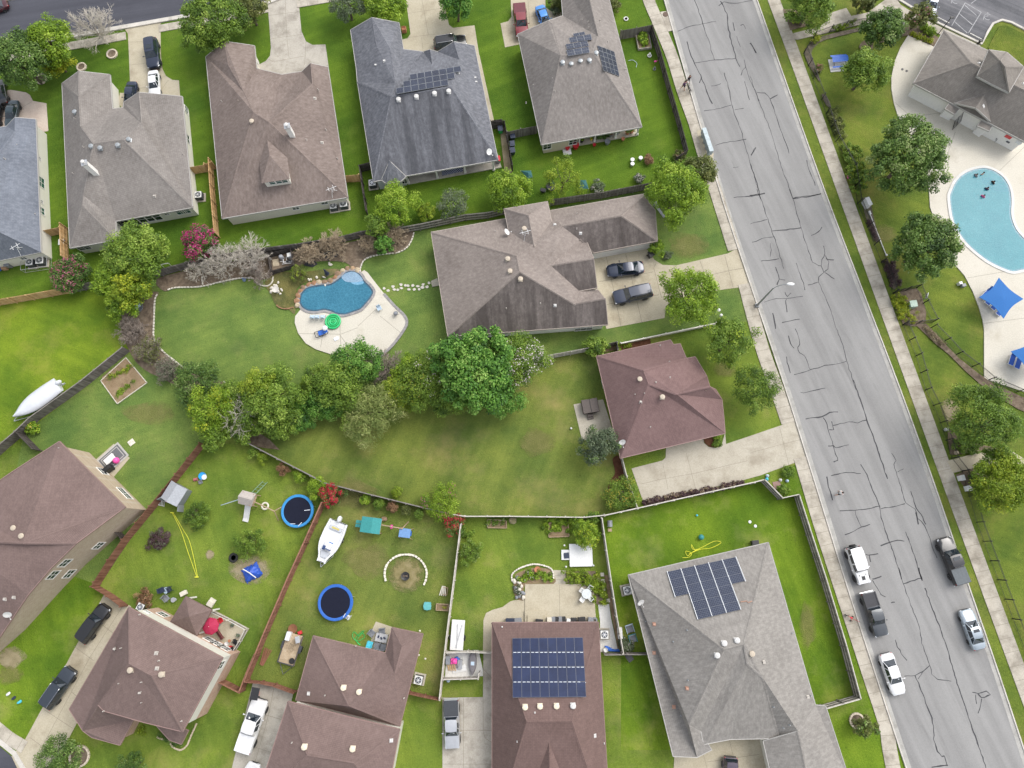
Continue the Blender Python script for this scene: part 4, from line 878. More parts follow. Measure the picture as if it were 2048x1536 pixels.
m_rug,nt,b_=nodes('lattice_rug');v_=N(nt,'Mapping');v_.inputs['Rotation'].default_value=(0,0,rad(45));nt.links.new(pos(nt),v_.inputs[0]);ck=N(nt,'TexBrick');ck.offset=0;ck.inputs['Scale'].default_value=2.2;ck.inputs['Brick Width'].default_value=.5;ck.inputs['Row Height'].default_value=.5;ck.inputs['Mortar Size'].default_value=.05
ck.inputs['Color1'].default_value=ck.inputs['Color2'].default_value=(.02,.035,.1,1);ck.inputs['Mortar'].default_value=(.55,.57,.65,1);nt.links.new(v_.outputs[0],ck.inputs[0]);nt.links.new(ck.outputs[0],b_.inputs['Base Color'])
o=tag(mb.build('outdoor_rug',m_rug),'navy outdoor rug with white lattice on the back porch','rug')
h5=house('brick_house','warm grey house by the street with two solar arrays and a planted porch','''a A3 135 262 2.8;p A3 365 160 4.6;q A3 400 185 4.8;wl A3 482 120 2.8;w0 A3 460 -140 2.8;wr0 A3 655 -140 6.2;wr A3 755 280 6.4;f0 A3 805 -140 2.8;g A3 1090 975 2.8;h A3 318 1112 2.8;m1 A3 465 425 6.7;m2 A3 715 405 6.7;g1 A3 1060 880 2.8;g2 A3 590 960 2.8;k A3 590 1062 2.8''','a,p,q,m1,h q,p,wl,wr,m2,m1 w0,wl,wr,wr0 wr0,wr,m2,g,f0 m1,m2,g,h','a p wl w0 wr0 f0 g h',R5,W_tan,walls='a p wl w0 wr0 f0 g1 g2 k h',planar=(('wr','m2','g','f0'),('wr0','m2','g','f0')))
for c4,n in((T('A3',560,258,648,242,655,264,568,280),2),(T('A3',528,290,697,261,708,303,540,327),3),(T('A3',503,340,670,312,684,352,515,377),3),(T('A3',508,385,680,358,690,402,522,430),3)):solar(h5,c4,2 if n==3 else 1,n,None,pv_mid)
solar(h5,T('A3',748,347,878,396,918,585,795,540),5,4,None,pv_dark)
vents(h5,'A3',(480,486,546,497,617,475,686,470,738,413),'dome',m_vent_g);vents(h5,'A3',(282,355,220,437,402,608,255,660,422,704,294,740,630,160,675,175,680,218,768,160,828,322,200,792,962,538),'pipe')
window(h5,t2('A3',362,1125),1.1,1.2);window(h5,t2('A3',560,1090),1.1,1.2)
sheet('patio',T('A3',595,960,1058,880,1062,1042,600,1122),m_conc,.15,thick=True)
for x,y in((605,1112),(725,1090),(885,1062),(1050,1035)):
 q=P(*t2('A3',x,y));mb=MB();mb.box((q.x,q.y,1.4),(.2,.2,2.7));mb.box((q.x,q.y,.2),(.3,.3,.3));mb.build('porch_post',m_trim,h5.root,h5.off)
h6=house('brick_house','large taupe roofed house with two cars on its forecourt','''a E2 50 352 2.8;b E2 1040 172 2.8;tc E2 1855 28 2.8;td E2 1868 105 2.8;te E2 1925 168 2.8;tf E2 1945 425 2.8;tg E2 1405 527 2.8;R1 E2 1145 302 5.3;R2 E2 1640 214 5.3;x E2 1290 412 3.4;ga E2 1350 420 3.5;gp E2 1410 570 5.4;gb E2 1440 818 3.5;gq E2 1050 630 5.6;gl E2 1290 845 3.5;gx E2 1445 822 2.8;sa E2 1445 832 2.9;sp E2 1510 915 4.7;sb E2 1530 1127 2.8;sq E2 1260 960 4.9;h E2 190 1225 2.8;m1 E2 765 550 7.0;m2 E2 790 680 7.0;
wa E2 660 158 4.3;wb E2 1025 95 4.3;wc E2 1077 338 4.3;wd E2 712 412 4.3;wr E2 865 212 6.3;we E2 912 470 6.5;ta E2 1715 210 5.0;tb E2 1895 345 3.3;tq E2 1940 335 2.9''','a,m1,m2,h a,b,R1,m1 m1,R1,x,gq m1,gq,gl,sq,m2 gl,sa,sp,sq b,tc,R2,R1 *R1,R2,tf,tg,x tc,td,te,tf,R2 gq,gp,ga,x *gq,gl,gb,gp *h,m2,sq,sp,sb x,ga,tg wa,wb,wr wb,wc,we,wr wa,wr,we,wd','a b tc td te tf tg gx sp sb h',R6,W_wht,stain=R6s,trim=m_trim_d,walls='a b tc td te tf tg gx sp sb h',extra_walls=('wa wb wc wd',),planar=(('sq','h','sb','m2'),('sp','h','sb','m2'),('x','R2','tf','tg'),('R1','R2','tf','tg'),('gl','gb','gp','gq')))
vents(h6,'E2',(692,580,711,682,798,748,830,327),'dome',m_vent);vents(h6,'E2',(588,347,1270,200,1268,325,965,948,680,990),'pipe');vents(h6,'E2',(1087,965,1300,362,1085,290),'box',m_vent_w)
antenna(h6,t2('E2',838,382),.3);dish(h6,t2('E2',690,372),1.8)
for x,y in((950,1245),(1150,1210),(1320,1180)):window(h6,t2('E2',x,y),2.2,1.1,mull=2)
m_gar=siding('garage_panel',(.62,.61,.58),.5)
for x,y,w in((1540,528,4.6),(1770,485,4.6)):
 b_=whit(h6,t2('E2',x,y))
 if b_:
  _,q,n=b_;u=Vector((-n.y,n.x,0));M4=Matrix((u,Vector((0,0,1)),n)).transposed().to_4x4();M4.translation=Vector((q.x,q.y,1.12))+n*.03-h6.off;mb=MB();mb.box((0,0,0),(w,2.2,.06),mtx=M4)
  for k in range(4):mb.box((0,-.85+.55*k,.04),(w-.1,.47,.02),mtx=M4)
  mb.build('garage_door',m_gar,h6.root)
def slab_steps(p):
 q=P(*p);
sheet('garden_step',T('E2',50,765,105,740,120,800,62,812),m_conc,.16,thick=True)
h7=house('brick_house','rose brown roofed house beside the street with a hot tub patio','''a B3 740 1277 2.8;b B3 1310 1150 2.8;c B3 1332 1186 2.8;d B3 1385 1180 2.8;e0 B3 1432 1292 2.8;e B3 1500 1280 2.8;f B3 1590 1430 2.8;n2 C3 1612 50 5.0;g C3 1658 70 3.2;g2 C3 1706 150 2.8;g3 C3 1722 300 2.8;br C3 1730 410 2.8;bl C3 925 602 2.8;m1 B3 1100 1387 5.8;m2 C3 1140 30 5.8;n1 C3 1355 108 5.6''','a,b,c,d,e0,m1 m1,e0,e,f,n2,n1,m2 m2,n1,n2,g,g2,g3,br,bl a,m1,m2,bl','a b c d e0 e f n2 g g2 g3 br bl',R7,W_tan,trim=m_trim_m)
vents(h7,'B3',(1072,1455),'dome');vents(h7,'C3',(1245,133),'dome');vents(h7,'B3',(1230,1195,1197,1477,1305,1440,1300,1320),'pipe');vents(h7,'C3',(1080,168,1233,425),'box');vents(h7,'C3',(1035,112,1108,104,1155,360),'pipe');dish(h7,t2('C3',930,490),.3,m_vent_w)
for t,x,y,w in(('B3',765,1430,1.2),('B3',785,1500,1.0),('C3',778,60,1.6),('C3',828,250,2.0),('C3',838,300,1.0),('C3',885,470,.9)):window(h7,t2(t,x,y),w,1.3)
window(h7,t2('C3',1190,545),1.6,1.1)
h8=house('brick_house','tall mauve roofed house at the left edge with a tan brick side wall','''T C1 455 470 5.9;RC C1 962 976 5.8;K1 C1 587 1254 7.2;K2 D1 390 2 6.7;K3 D1 215 207 6.2;K4 D1 0 527 4.4;K5 - -70 1345 3.2;L1 C1 75 716 5.8;L2 - -80 1015 5.6;r1 C1 175 1252 8.1;r0 - -90 1080 8.1''','T,RC,r1,r0,L2,L1 RC,K1,r1 K1,K2,K3,K4,K5,r0,r1','L2 L1 T RC K1 K2 K3 K4 K5',R8,W_brick,trim=m_trim_m)
vents(h8,'C1',(36,1060,112,1137,173,1198),'dome');vents(h8,'D1',(38,240,107,226),'box');vents(h8,'C1',(460,524),'pipe');dish(h8,t2('D1',88,360),.5,m_vent_w)
for t,x,y,w,z in(('C1',700,1270,1.1,1.8),('C1',470,1405,1.2,4.4),('C1',385,1497,1.2,4.4),('C1',490,1490,1.2,1.6),('C1',870,860,2.0,1.5),('C1',720,690,1.2,1.5)):window(h8,t2(t,x,y),w,1.3,z)
h9=house('brick_house','two storey mauve roofed house with a gazebo patio behind','''A D1 988 300 6.2;B D1 1710 690 6.2;C D1 1402 1258 6.2;E D1 1110 1188 6.2;D1 D1 795 1098 6.2;G1 D1 530 1085 3.3;G2 D1 635 1250 3.6;G3 D1 705 1302 3.1;G4 D1 920 1362 3.0;G5 D1 1025 1166 3.0;q D1 752 1050 6.2;r1 D1 990 735 8.4;r2 D1 1165 828 8.4;s1 D1 1192 1202 3.5;s2 D1 1425 1240 3.4;s3 D1 1445 1250 2.8;s4 D1 1392 1355 2.8;s5 D1 1300 1322 2.8''','A,B,r2,r1 B,C,r2 C,E,D1,q,r1,r2 A,r1,q,G2,G1 q,G2,G3,G4,G5 s1,s2,s3,s4,s5','A B C E G5 G4 G3 G2 G1',R8,W_white,trim=m_trim_m,brick_low='all')
vents(h9,'D1',(1007,783,1246,816),'dome');vents(h9,'D1',(1200,655,1205,772,1075,958,882,620),'box');vents(h9,'D1',(932,615,1222,712,1088,876,1092,1032,918,885,1395,1175,1075,358,800,1098),'pipe')
for x,y,w in((1238,362,1.1),(1595,560,1.3),(1660,590,1.3),(1715,618,1.3)):window(h9,t2('D1',x,y),w,1.4,1.6)
window(h9,t2('D1',1695,745),.9,1.3,4.2);window(h9,t2('D1',1230,325),.7,.7,3.4,m_glass_g)
h10=house('brick_house','mauve roofed house with a low back wing beside the utility trailer','''a D2 485 520 2.8;b D2 1040 652 2.8;c D2 1090 456 2.8;d D2 1330 506 2.8;e D2 1152 1216 2.8;f D2 350 1015 2.8;s1 D2 1165 600 3.9;s2 D2 1110 810 4.5;m D2 760 1060 5.5;
A D2 292 1024 5.3;B D2 1150 1240 5.3;C D2 1045 1800 5.3;D D2 60 1740 5.3;r1 D2 440 1440 7.0;r2 D2 800 1500 7.0''','a,b,s2,m b,c,s1,s2 c,d,s1 d,e,m,s2,s1 a,m,f m,e,f A,B,r2,r1 B,C,r2 A,r1,D r1,r2,C,D','a b c d e f',R8,W_white,trim=m_trim_m,extra_walls=('A B C D',))
vents(h10,'D2',(720,918,840,950,420,1372,790,1387),'dome',flat('cream_vent',(.68,.6,.46),.5));vents(h10,'D2',(450,965,1085,1325),'box',m_vent_w);vents(h10,'D2',(577,978,1183,998,324,1340,815,598),'pipe')
h11=house('brick_house','red brown roofed house with a full rectangle of blue solar panels','''tl - 984 1245 2.8;tr - 1197 1244 2.8;br - 1223 1680 2.8;bl - 984 1680 2.8;r1 D3 205 1180 6.7;r2 D3 552 1176 6.7;g0 D3 378 1285 6.0;gl D3 195 1600 3.9;gr D3 565 1600 3.9;g1 D3 382 1640 6.0''','tl,tr,r2,r1 tr,br,r2 tl,r1,bl r1,r2,br,bl g0,gl,g1 g0,g1,gr','tl tr br bl',R11,W_tan,trim=m_trim_m)
solar(h11,T('D3',95,538,636,532,663,992,97,996),4,8,None,pv_blue,.02,m_frame_d)
mb=MB()
for r in range(1,4):
 for k in range(8):
  f=r/4;y0=538+(996-538)*f;x0=95+2*f;x1=636+27*f
  for s0,s1 in((.12,.42),(.58,.9)):
   a,n=rhit(h11,t2('D3',x0+(x1-x0)*(k+s0)/8,y0-4*f));b,n=rhit(h11,t2('D3',x0+(x1-x0)*(k+s1)/8,y0-4*f));mb.tube([a+n*.17,b+n*.17],.04,5)
mb.build('mounting_rail',flat('rail_grey',(.62,.66,.72),.4),h11.roof,h11.off)
vents(h11,'D3',(193,1066,307,1060,434,1058),'dome',flat('cream_vent',(.68,.6,.46),.5));vents(h11,'D3',(560,1056),'dome',m_vent_w);vents(h11,'D3',(730,1288),'box',m_vent_w);vents(h11,'D3',(268,1110,132,1332,800,1346,17,452),'pipe',m_vent_w)
h12=house('brick_house','pale grey roofed house beside the street with dotted solar panels','''a E3 440 290 2.8;b E3 1345 80 2.8;c E3 1650 1130 2.8;d E3 730 1462 2.8;e E3 885 1468 2.8;e2 E3 980 1420 2.8;u E3 928 1385 3.0;v E3 1100 1352 3.0;v2 E3 1420 1346 3.0;w1 E3 1535 1298 4.4;w2 E3 1612 1660 4.4;wl E3 1310 1362 2.8;wl2 E3 1378 1660 2.8;c1 E3 1715 1135 2.8;c2 E3 1885 1660 2.8;m1 E3 1058 772 7.2;m2 E3 1190 738 7.2;n0 E3 1212 866 6.8;n1 E3 1310 955 6.2;k E3 832 1256 4.6;vv E3 908 1298 3.4''','a,b,m2,m1 a,m1,k,e,d b,c,w1,v2,n1,m2 n0,n1,v2,v m2,n1,n0 m2,n0,v,u,vv m1,m2,vv,k k,vv,e2,e wl,w1,w2,wl2 w1,c,c1,c2,w2','a b c c1 c2 w2 wl2 wl v u e2 e d',R12,W_white)
solar(h12,T('E3',690,270,1133,174,1258,492,795,600),6,5,lambda r,c:r<3 or 1<=c<=3,pv_dot,.02,m_frame_d)
mb=MB()
for c in range(6):
 f=c/5;r0,r1=(0,.5)if c in(0,5)else(0,1);p0=(690+443*f,270-96*f);p1=(795+463*f,600-108*f)
 L_=[rhit(h12,t2('E3',p0[0]+(p1[0]-p0[0])*g,p0[1]+(p1[1]-p0[1])*g))for g in(r0,(r0+r1)/2,r1+.01)]
 mb.tube([q+n*.16 for q,n in L_],.045,5)
mb.build('mounting_rail',flat('rail_white',(.62,.64,.66),.4),h12.roof,h12.off)
vents(h12,'E3',(1058,730,1140,711,1012,808),'dome',m_vent_w);vents(h12,'E3',(1236,798),'dome',m_vent);vents(h12,'E3',(553,590,730,720,820,645,825,968,780,1198,1498,665,1440,1275,1480,1257,1618,1068,1376,1140),'pipe',m_vent_g)
vents(h12,'E3',(1315,853,1600,1078),'box');m_cop=flat('copper_flash',(.42,.24,.17),.5);vents(h12,'E3',(608,608,608,793,820,1022,735,1142),'box',m_cop);dish(h12,t2('E3',515,470),.6,m_vent_w)
q,n=rhit(h12,t2('E3',1215,462));mb=MB();mb.tube([rhit(h12,t2('E3',x,y))[0]+n*.06 for x,y in((1165,465),(1205,460),(1215,470),(1240,460))],.05,6);mb.build('conduit',m_cop,h12.roof,h12.off)
# pool clubhouse
cl=house('clubhouse','grey roofed pool clubhouse with white walls, cupola and arched entry','''a E1 1030 125 3.0;L E1 655 780 3.0;b1 E1 1085 1002 3.0;b2 E1 2100 1535 3.0;tr E1 2150 640 3.0;r1 E1 1370 527 6.2;r2 E1 2100 905 6.2;
g1 E1 1158 1020 3.1;gp E1 1425 1082 4.6;gq E1 1535 905 4.7;g2 E1 1612 1252 3.1;
c1 E1 1435 692 6.2;c2 E1 1582 365 6.2;c3 E1 1805 395 6.2;c4 E1 2012 575 6.2;c5 E1 1832 892 6.2;c6 E1 1640 800 6.2;k1 E1 1720 500 8.2;k2 E1 1782 575 8.2;
p1 E1 1045 1090 2.7;p2 E1 1112 1000 2.9;p3 E1 1252 1050 2.9;p4 E1 1165 1160 2.6;p5 E1 1440 1300 2.6;p6 E1 1515 1195 2.9;p7 E1 1640 1275 2.9;p8 E1 1590 1365 2.6''','a,L,r1 L,b1,b2,r2,r1 a,r1,r2,tr g1,gp,gq gp,g2,gq c1,c2,k1 c2,c3,k1 c3,c4,k2,k1 c4,c5,k2 c5,c6,c1,k1,k2 p1,p2,p3,p4 p5,p6,p7,p8','a L b1 b2 tr',R13,W_wht,extra_walls=('c1 c2 c3 c4 c5 c6',),cat='clubhouse',inset=.55)
mb=MB();a=P(*t2('E1',1190,1195));b=P(*t2('E1',1385,1305));d=(b-a);n_=Vector((d.y,-d.x,0)).normalized();W_=d.length;u=d.normalized();a=a+n_*.75;b=b+n_*.75
prof=[(0-.35,0),(0,0)]+[(W_/2-W_/2*math.cos(t),1.5+1.3*math.sin(t))for t in np.linspace(0,math.pi,13)]+[(W_,0),(W_+.6,0),(W_+.6,3.0),(W_/2,4.4),(-.35,3.0)]
f_=[a+u*x+Vector((0,0,z))for x,z in prof];k_=[p-n_*.3 for p in f_];mm=len(prof)
mb.add(f_+k_,[tuple(range(mm)),tuple(range(2*mm-1,mm-1,-1))]+[(i,mm+i,mm+(i+1)%mm,(i+1)%mm)for i in range(mm)]);mb.build('entry_arch',W_wht,cl.root,cl.off)
mb=MB();c_=(a+b)/2-n_*.36;mb.box((c_.x,c_.y,1.35),(W_+.2,.08,2.7),math.atan2(u.y,u.x));mb.build('entry_shade_panel',m_dark,cl.root,cl.off)  # near-black panel behind the arch; the entry's shade is put into its colour
mb=MB();e=a+(n_*.95+u*.25).normalized()*1.5
for k in range(9):q=a+(e-a)*(k/8);mb.tube([q+Vector((0,0,.15)),q+Vector((0,0,2.1))],.022,5)
for z in(.2,1.1,2.05):mb.tube([a+Vector((0,0,z)),e+Vector((0,0,z))],.03,5)
mb.build('gate',m_dark,cl.root,cl.off)
for(x0,y0,x1,y1)in((968,1190,1090,1245),(1368,1390,1455,1448)):
 a_=P(*t2('E1',x0,y0));b_=P(*t2('E1',x1,y1));dd=(b_-a_);nn=Vector((-dd.y,dd.x,0)).normalized()*1.5;mb=MB();mb.prism([(v.x,v.y)for v in(a_,b_,b_+nn,a_+nn)],0,2.45);mb.build('wing_wall',W_wht,cl.root,cl.off,bevel=.12)
vents(cl,'E1',(1460,535,2005,785),'box',m_vent_w)
for p,lb in((t2('A4',1920,1010),'red'),):
 b_=whit(cl,t2('E1',1845,1415))
 if b_:
  _,q,n=b_;u=Vector((-n.y,n.x,0))
  for nm,dx,z,w,hh,col in(('notice_board',0,1.9,.8,.5,(.6,.08,.08)),('notice_board',-1.5,1.9,.7,.5,(.62,.64,.66)),('notice_board',-.5,1.15,.45,.25,(.1,.1,.12))):
   M4=Matrix((u,Vector((0,0,1)),n)).transposed().to_4x4();M4.translation=Vector((q.x,q.y,z))+u*-dx+n*.04-cl.off;mb=MB();mb.box((0,0,0),(w,hh,.04),mtx=M4);mb.box((0,0,.02),(w*.9,hh*.82,.02),mtx=M4);mb.build(nm,flat('board_%.2f_%.2f'%(col[0],col[2]),col),cl.root)
   # ---------------------------------------------------------------- fences
def boardmat(name,lo,mid,hi):
 m,nt,b=nodes(name);a=N(nt,'Attribute',attribute_name='tint');c=ramp(nt,a.outputs['Fac'],[(0,lo),(.5,mid),(1,hi)])
 n=noise(nt,pos(nt),1.0,5,.6,(3,3,.8));c=mixc(nt,.4,c,ramp(nt,n,[(.35,tuple(v*.6 for v in lo)),(.65,hi)]))
 nt.links.new(c,b.inputs['Base Color']);b.inputs['Roughness'].default_value=.88;b.inputs['Specular IOR Level'].default_value=.2;return m
FM=dict(grey=boardmat('weathered_boards',(.10,.09,.08),(.165,.15,.135),(.25,.23,.21)),tan=boardmat('new_cedar_boards',(.42,.25,.11),(.56,.36,.17),(.66,.46,.25)),red=boardmat('red_stained_boards',(.15,.065,.042),(.22,.10,.066),(.31,.16,.11)),dark=boardmat('dark_boards',(.045,.038,.034),(.075,.065,.06),(.12,.105,.095)),pale=boardmat('silvered_boards',(.33,.3,.26),(.45,.42,.37),(.56,.53,.47)),cream=boardmat('cream_boards',(.55,.52,.45),(.68,.65,.58),(.75,.72,.66)))
m_black=flat('black_metal',(.02,.02,.022),.45,.3)
rngF=random.Random(77)
def fence(label,pts,kind='grey',h=1.8,side=1,rail=True,name='wood_fence',post_d=2.4,cat='fence',cap=None,group=None,rk=None):
 """board fence along the ground line pts (photo pixels); side = which side the rails are on"""
 w=[P(*p)for p in pts];c=w[0];t=thing(name,label,cat,(c.x,c.y,0),0,group);off=t.location;m=FM[kind]
 pb=MB();tint=[];rb=MB();rt=[];posts=[]
 for a,b in zip(w,w[1:]):
  d=b-a;L=d.length;u=d.normalized();n=Vector((-u.y,u.x,0))*side;ang=math.atan2(u.y,u.x);k=max(1,round(L/.145));bw=L/k
  for i in range(k):
   q=a+u*bw*(i+.5);hh=h+rngF.uniform(-.025,.025);pb.box((q.x,q.y,hh/2),(bw*.95,.022,hh),ang);tint+=[rngF.random()]*8
  if rail:
   for z in(.35,h*.55,h-.12):
    q=(a+b)/2+n*.035;rb.box((q.x,q.y,z),(L,.045,.09),ang);rt+=[.6]*8
  if cap:
   q=(a+b)/2;rb.box((q.x,q.y,h+.05),(L,cap,.04),ang);rt+=[.9]*8
  k=max(1,round(L/post_d))
  posts+=[(a+u*L*i/k+n*.085,ang)for i in range(k+1)]
 pb.t=tint;pb.build('panel',m,t,off)
 if rb.v:rb.t=rt;rb.build('rail',FM[rk]if rk else m,t,off)
 last=None
 for q,ang in posts:
  if last is not None and(q-last).length<.5:continue
  last=q;b=MB();b.box((0,0,h/2+.03),(.1,.1,h+.06));b.box((0,0,h+.08),(.12,.12,.03));b.t=[.75]*16
  o=b.build('post',m,t);o.location=(q.x-off.x,q.y-off.y,0);o.rotation_euler.z=ang
 return t
def iron_fence(label,pts,h=1.5,post_d=2.6,gap=.13):
 w=[P(*p)for p in pts];c=w[0];t=thing('metal_fence',label,'fence',(c.x,c.y,0));off=t.location;mb=MB();last=None
 for a,b in zip(w,w[1:]):
  d=b-a;L=d.length;u=d.normalized();ang=math.atan2(u.y,u.x)
  for z in(.15,h-.18,h-.04):q=(a+b)/2;mb.box((q.x,q.y,z),(L,.028,.028),ang)
  k=max(1,round(L/gap))
  for i in range(k):q=a+u*L*(i+.5)/k;mb.box((q.x,q.y,h/2),(.017,.017,h-.02),ang)
  k=max(1,round(L/post_d))
  for i in range(k+1):
   q=a+u*L*i/k
   if last is not None and(q-last).length<.6:continue
   last=q;pbx=MB();pbx.box((0,0,h/2+.05),(.085,.085,h+.1));pbx.box((0,0,h+.12),(.11,.11,.04));o=pbx.build('post',m_black,t);o.location=(q.x-off.x,q.y-off.y,0);o.rotation_euler.z=ang
 mb.build('panel',m_black,t,off);return t
FN=fence
FN('new tan board fence along the bottom of the far left lawn, beside the pink shrub',px(-60,625,0,611,70,599,142,586),'tan',side=-1)
FN('grey board fence behind the big green and yellow tree, under the pink shrub',px(143,586,203,573,328,551,362,541),'grey',side=-1)
FN('grey board fence along the back of the mulch bed with bare bushes',px(363,541,440,521,535,507,600,499,690,484,728,474,805,466),'grey',side=-1)
FN('weathered grey fence running above the taupe roofed house',px(806,466,841,460,932,441,976,437,1012,428),'grey',side=-1,rk='pale')
FN('grey brown fence above the garage wing, ending at the street corner tree',px(1100,412,1203,397,1265,385,1312,376),'grey',side=-1)
FN('tan wood fence between the blue roofed and the grey roofed house',T('B1',520,300,530,545),'tan',side=1)
FN('small tan slatted gate next to the white walled blue roofed house',T('B1',388,356,516,330),'tan',h=1.7,name='gate',cat='gate',side=1)
FN('tan wood fence between the grey roofed and the brown roofed house',px(427,330,430,380,439,476),'tan',side=1)
FN('tan gate with brown rails against the grey house side wall',T('A1',1492,1338,1608,1318),'tan',h=1.7,name='gate',cat='gate',side=1)
FN('short tan fence piece touching the brown house corner',T('A1',1612,1310,1668,1298),'tan',h=1.75,side=1)
FN('orange tan gate between the brown house and the slate house',T('A2',738,1402,858,1394),'tan',h=1.75,name='gate',cat='gate',side=1)
FN('black fence with an angle beside the slate house air conditioner',T('A2',935,1302,858,1322,888,1536)+T('B2',895,110,908,205),'dark',side=1)
FN('dark fence round the bin store right of the slate house',T('A2',1868,985,1936,975)+T('A3',-65,990)+T('A3',38,985,100,1320),'dark',side=-1)
FN('grey fence joining the warm grey house to the dark bin store',T('A3',58,1072,160,1050,282,1026),'grey',side=1)
FN('grey board fence across the garden bed side of the warm grey house',T('A3',918,305,1035,285,1152,262),'grey',side=1)
FN('long black fence along the street walk beside the warm grey house',T('A3',1154,264,1218,460,1290,720,1370,1000,1424,1206,1340,1262),'dark',side=-1,rk='grey')
FN('low pale board fence between forecourt lawn and the rose roofed house',px(1240,690,1330,671,1430,650),'cream',h=.75,side=1,rail=False,cap=.14,name='low_fence')
FN('pale slatted fence ending right of the big round tree',px(1066,724,1100,717,1181,702),'pale',side=-1)
FN('grey fence corner with a leafy shrub between the two central houses',px(1182,702,1231,690,1234,706),'grey',h=1.6,side=-1)
FN('grey fence running diagonally from the bare bushes past the covered boat',px(260,703,177,770,78,841,50,868,0,911,-60,965),'grey',side=-1,cap=.12)
FN('dark grey fence from the diagonal fence to the tall mauve house',px(51,869,84,903),'dark',side=1)
FN('red brown fence from the tree row down beside the grey toy shed',px(412,890,340,982,260,1080,232,1120,205,1163,200,1172,230,1190,257,1210),'red',side=-1)
FN('dark gate between the tall mauve house and the red fence',T('C1',858,1140,905,1135,975,1215,985,1235),'dark',h=1.6,name='gate',cat='gate')
FN('weathered fence from the tree row down to the red flowered bush',px(477,875,500,887,565,921,630,954,655,968,667,971),'grey',side=-1,cap=.12)
FN('weathered fence behind the row of small conifers',px(668,971,750,992,851,1017,906,1030),'grey',side=-1,cap=.12)
FN('pale capped fence along the straight bottom of the large lawn',px(907,1030,932,1034,1020,1034,1166,1036,1205,1032),'pale',side=1,cap=.12)
FN('pale capped fence from the flowering bush along the driveway hedge',px(1206,1032,1271,1018,1377,994,1500,967,1519,962),'pale',side=-1,cap=.12)
FN('grey fence with a zigzag running along the street walk',px(1520,962,1555,998,1587,991,1612,1070,1641,1160,1680,1290,1707,1391,1640,1410),'grey',side=-1,cap=.1,rk='pale')
FN('mulch coloured fence from the rose house corner down to the yellow flowered bush',px(1241,918,1250,955,1271,1017),'pale',h=1.5,side=1,cap=.1)
FN('red brown fence between the round trampolines',px(652,1006,617,1085,583,1160,540,1260,500,1357),'red',side=1,cap=.14)
FN('red fence corner in front of the two storey house side wall',px(521,1303,505,1340,490,1379,447,1357),'red',side=1,cap=.12)
FN('red and pale gate above the white pickup driveway',T('D2',5,860,110,868,210,888,368,945),'red',h=1.7,name='gate',cat='gate',side=1)
FN('pale fence between the fire pit yard and the patio garden',px(924,1049,917,1105,910,1160,896,1270,882,1394),'pale',side=1,cap=.1)
FN('red brown gate beside the air conditioner of the mauve house',T('D2',1232,946,1350,972,1468,996),'red',h=1.7,name='gate',cat='gate',side=1)
FN('pale fence between the patio garden and the pale grey house',px(1201,1037,1210,1100,1219,1160,1230,1230,1243,1303),'pale',side=-1,cap=.1)
FN('thin tan fence between red brown roof and pale grey roof',T('D3',792,652,960,648,1132,648),'grey',h=1.7,side=1,cap=.1)
FN('small tan fence along the top of the storage corner',T('D2',1515,638,1680,632,1858,640),'pale',h=1.5,side=1,cap=.1)
FN('tan board fence along the bottom of the storage corner',T('D2',1495,838,1760,830,1762,790),'pale',h=1.6,side=-1,cap=.1)
iron_fence('thin black metal fence along the club lawn, beside the street walk',T('A4',870,185,700,215,590,245,470,290,400,400,470,590,530,750,640,1060,760,1270)+T('B4',800,105,875,280,980,543,1065,775))
iron_fence('black metal fence boxed round the green transformer',T('B4',1068,778,1160,755,1240,735)+T('B4',1290,850,1360,990,1240,1005,1140,1008))
iron_fence('black metal fence above the mulch strip beside the pool deck',T('B4',1350,1030,1450,1130,1540,1230,1660,1320,1780,1420,1990,1510)+px(2060,800,2130,830))
iron_fence('black metal fence along the lower club lawn',T('B4',1140,1010,1190,1125,1240,1240,1310,1495)+T('C4',1370,190,1420,320,1505,585,1580,680,1690,1063,1797,1350)+T('D4',1850,87,1960,378,2060,640)+px(2090,1380))
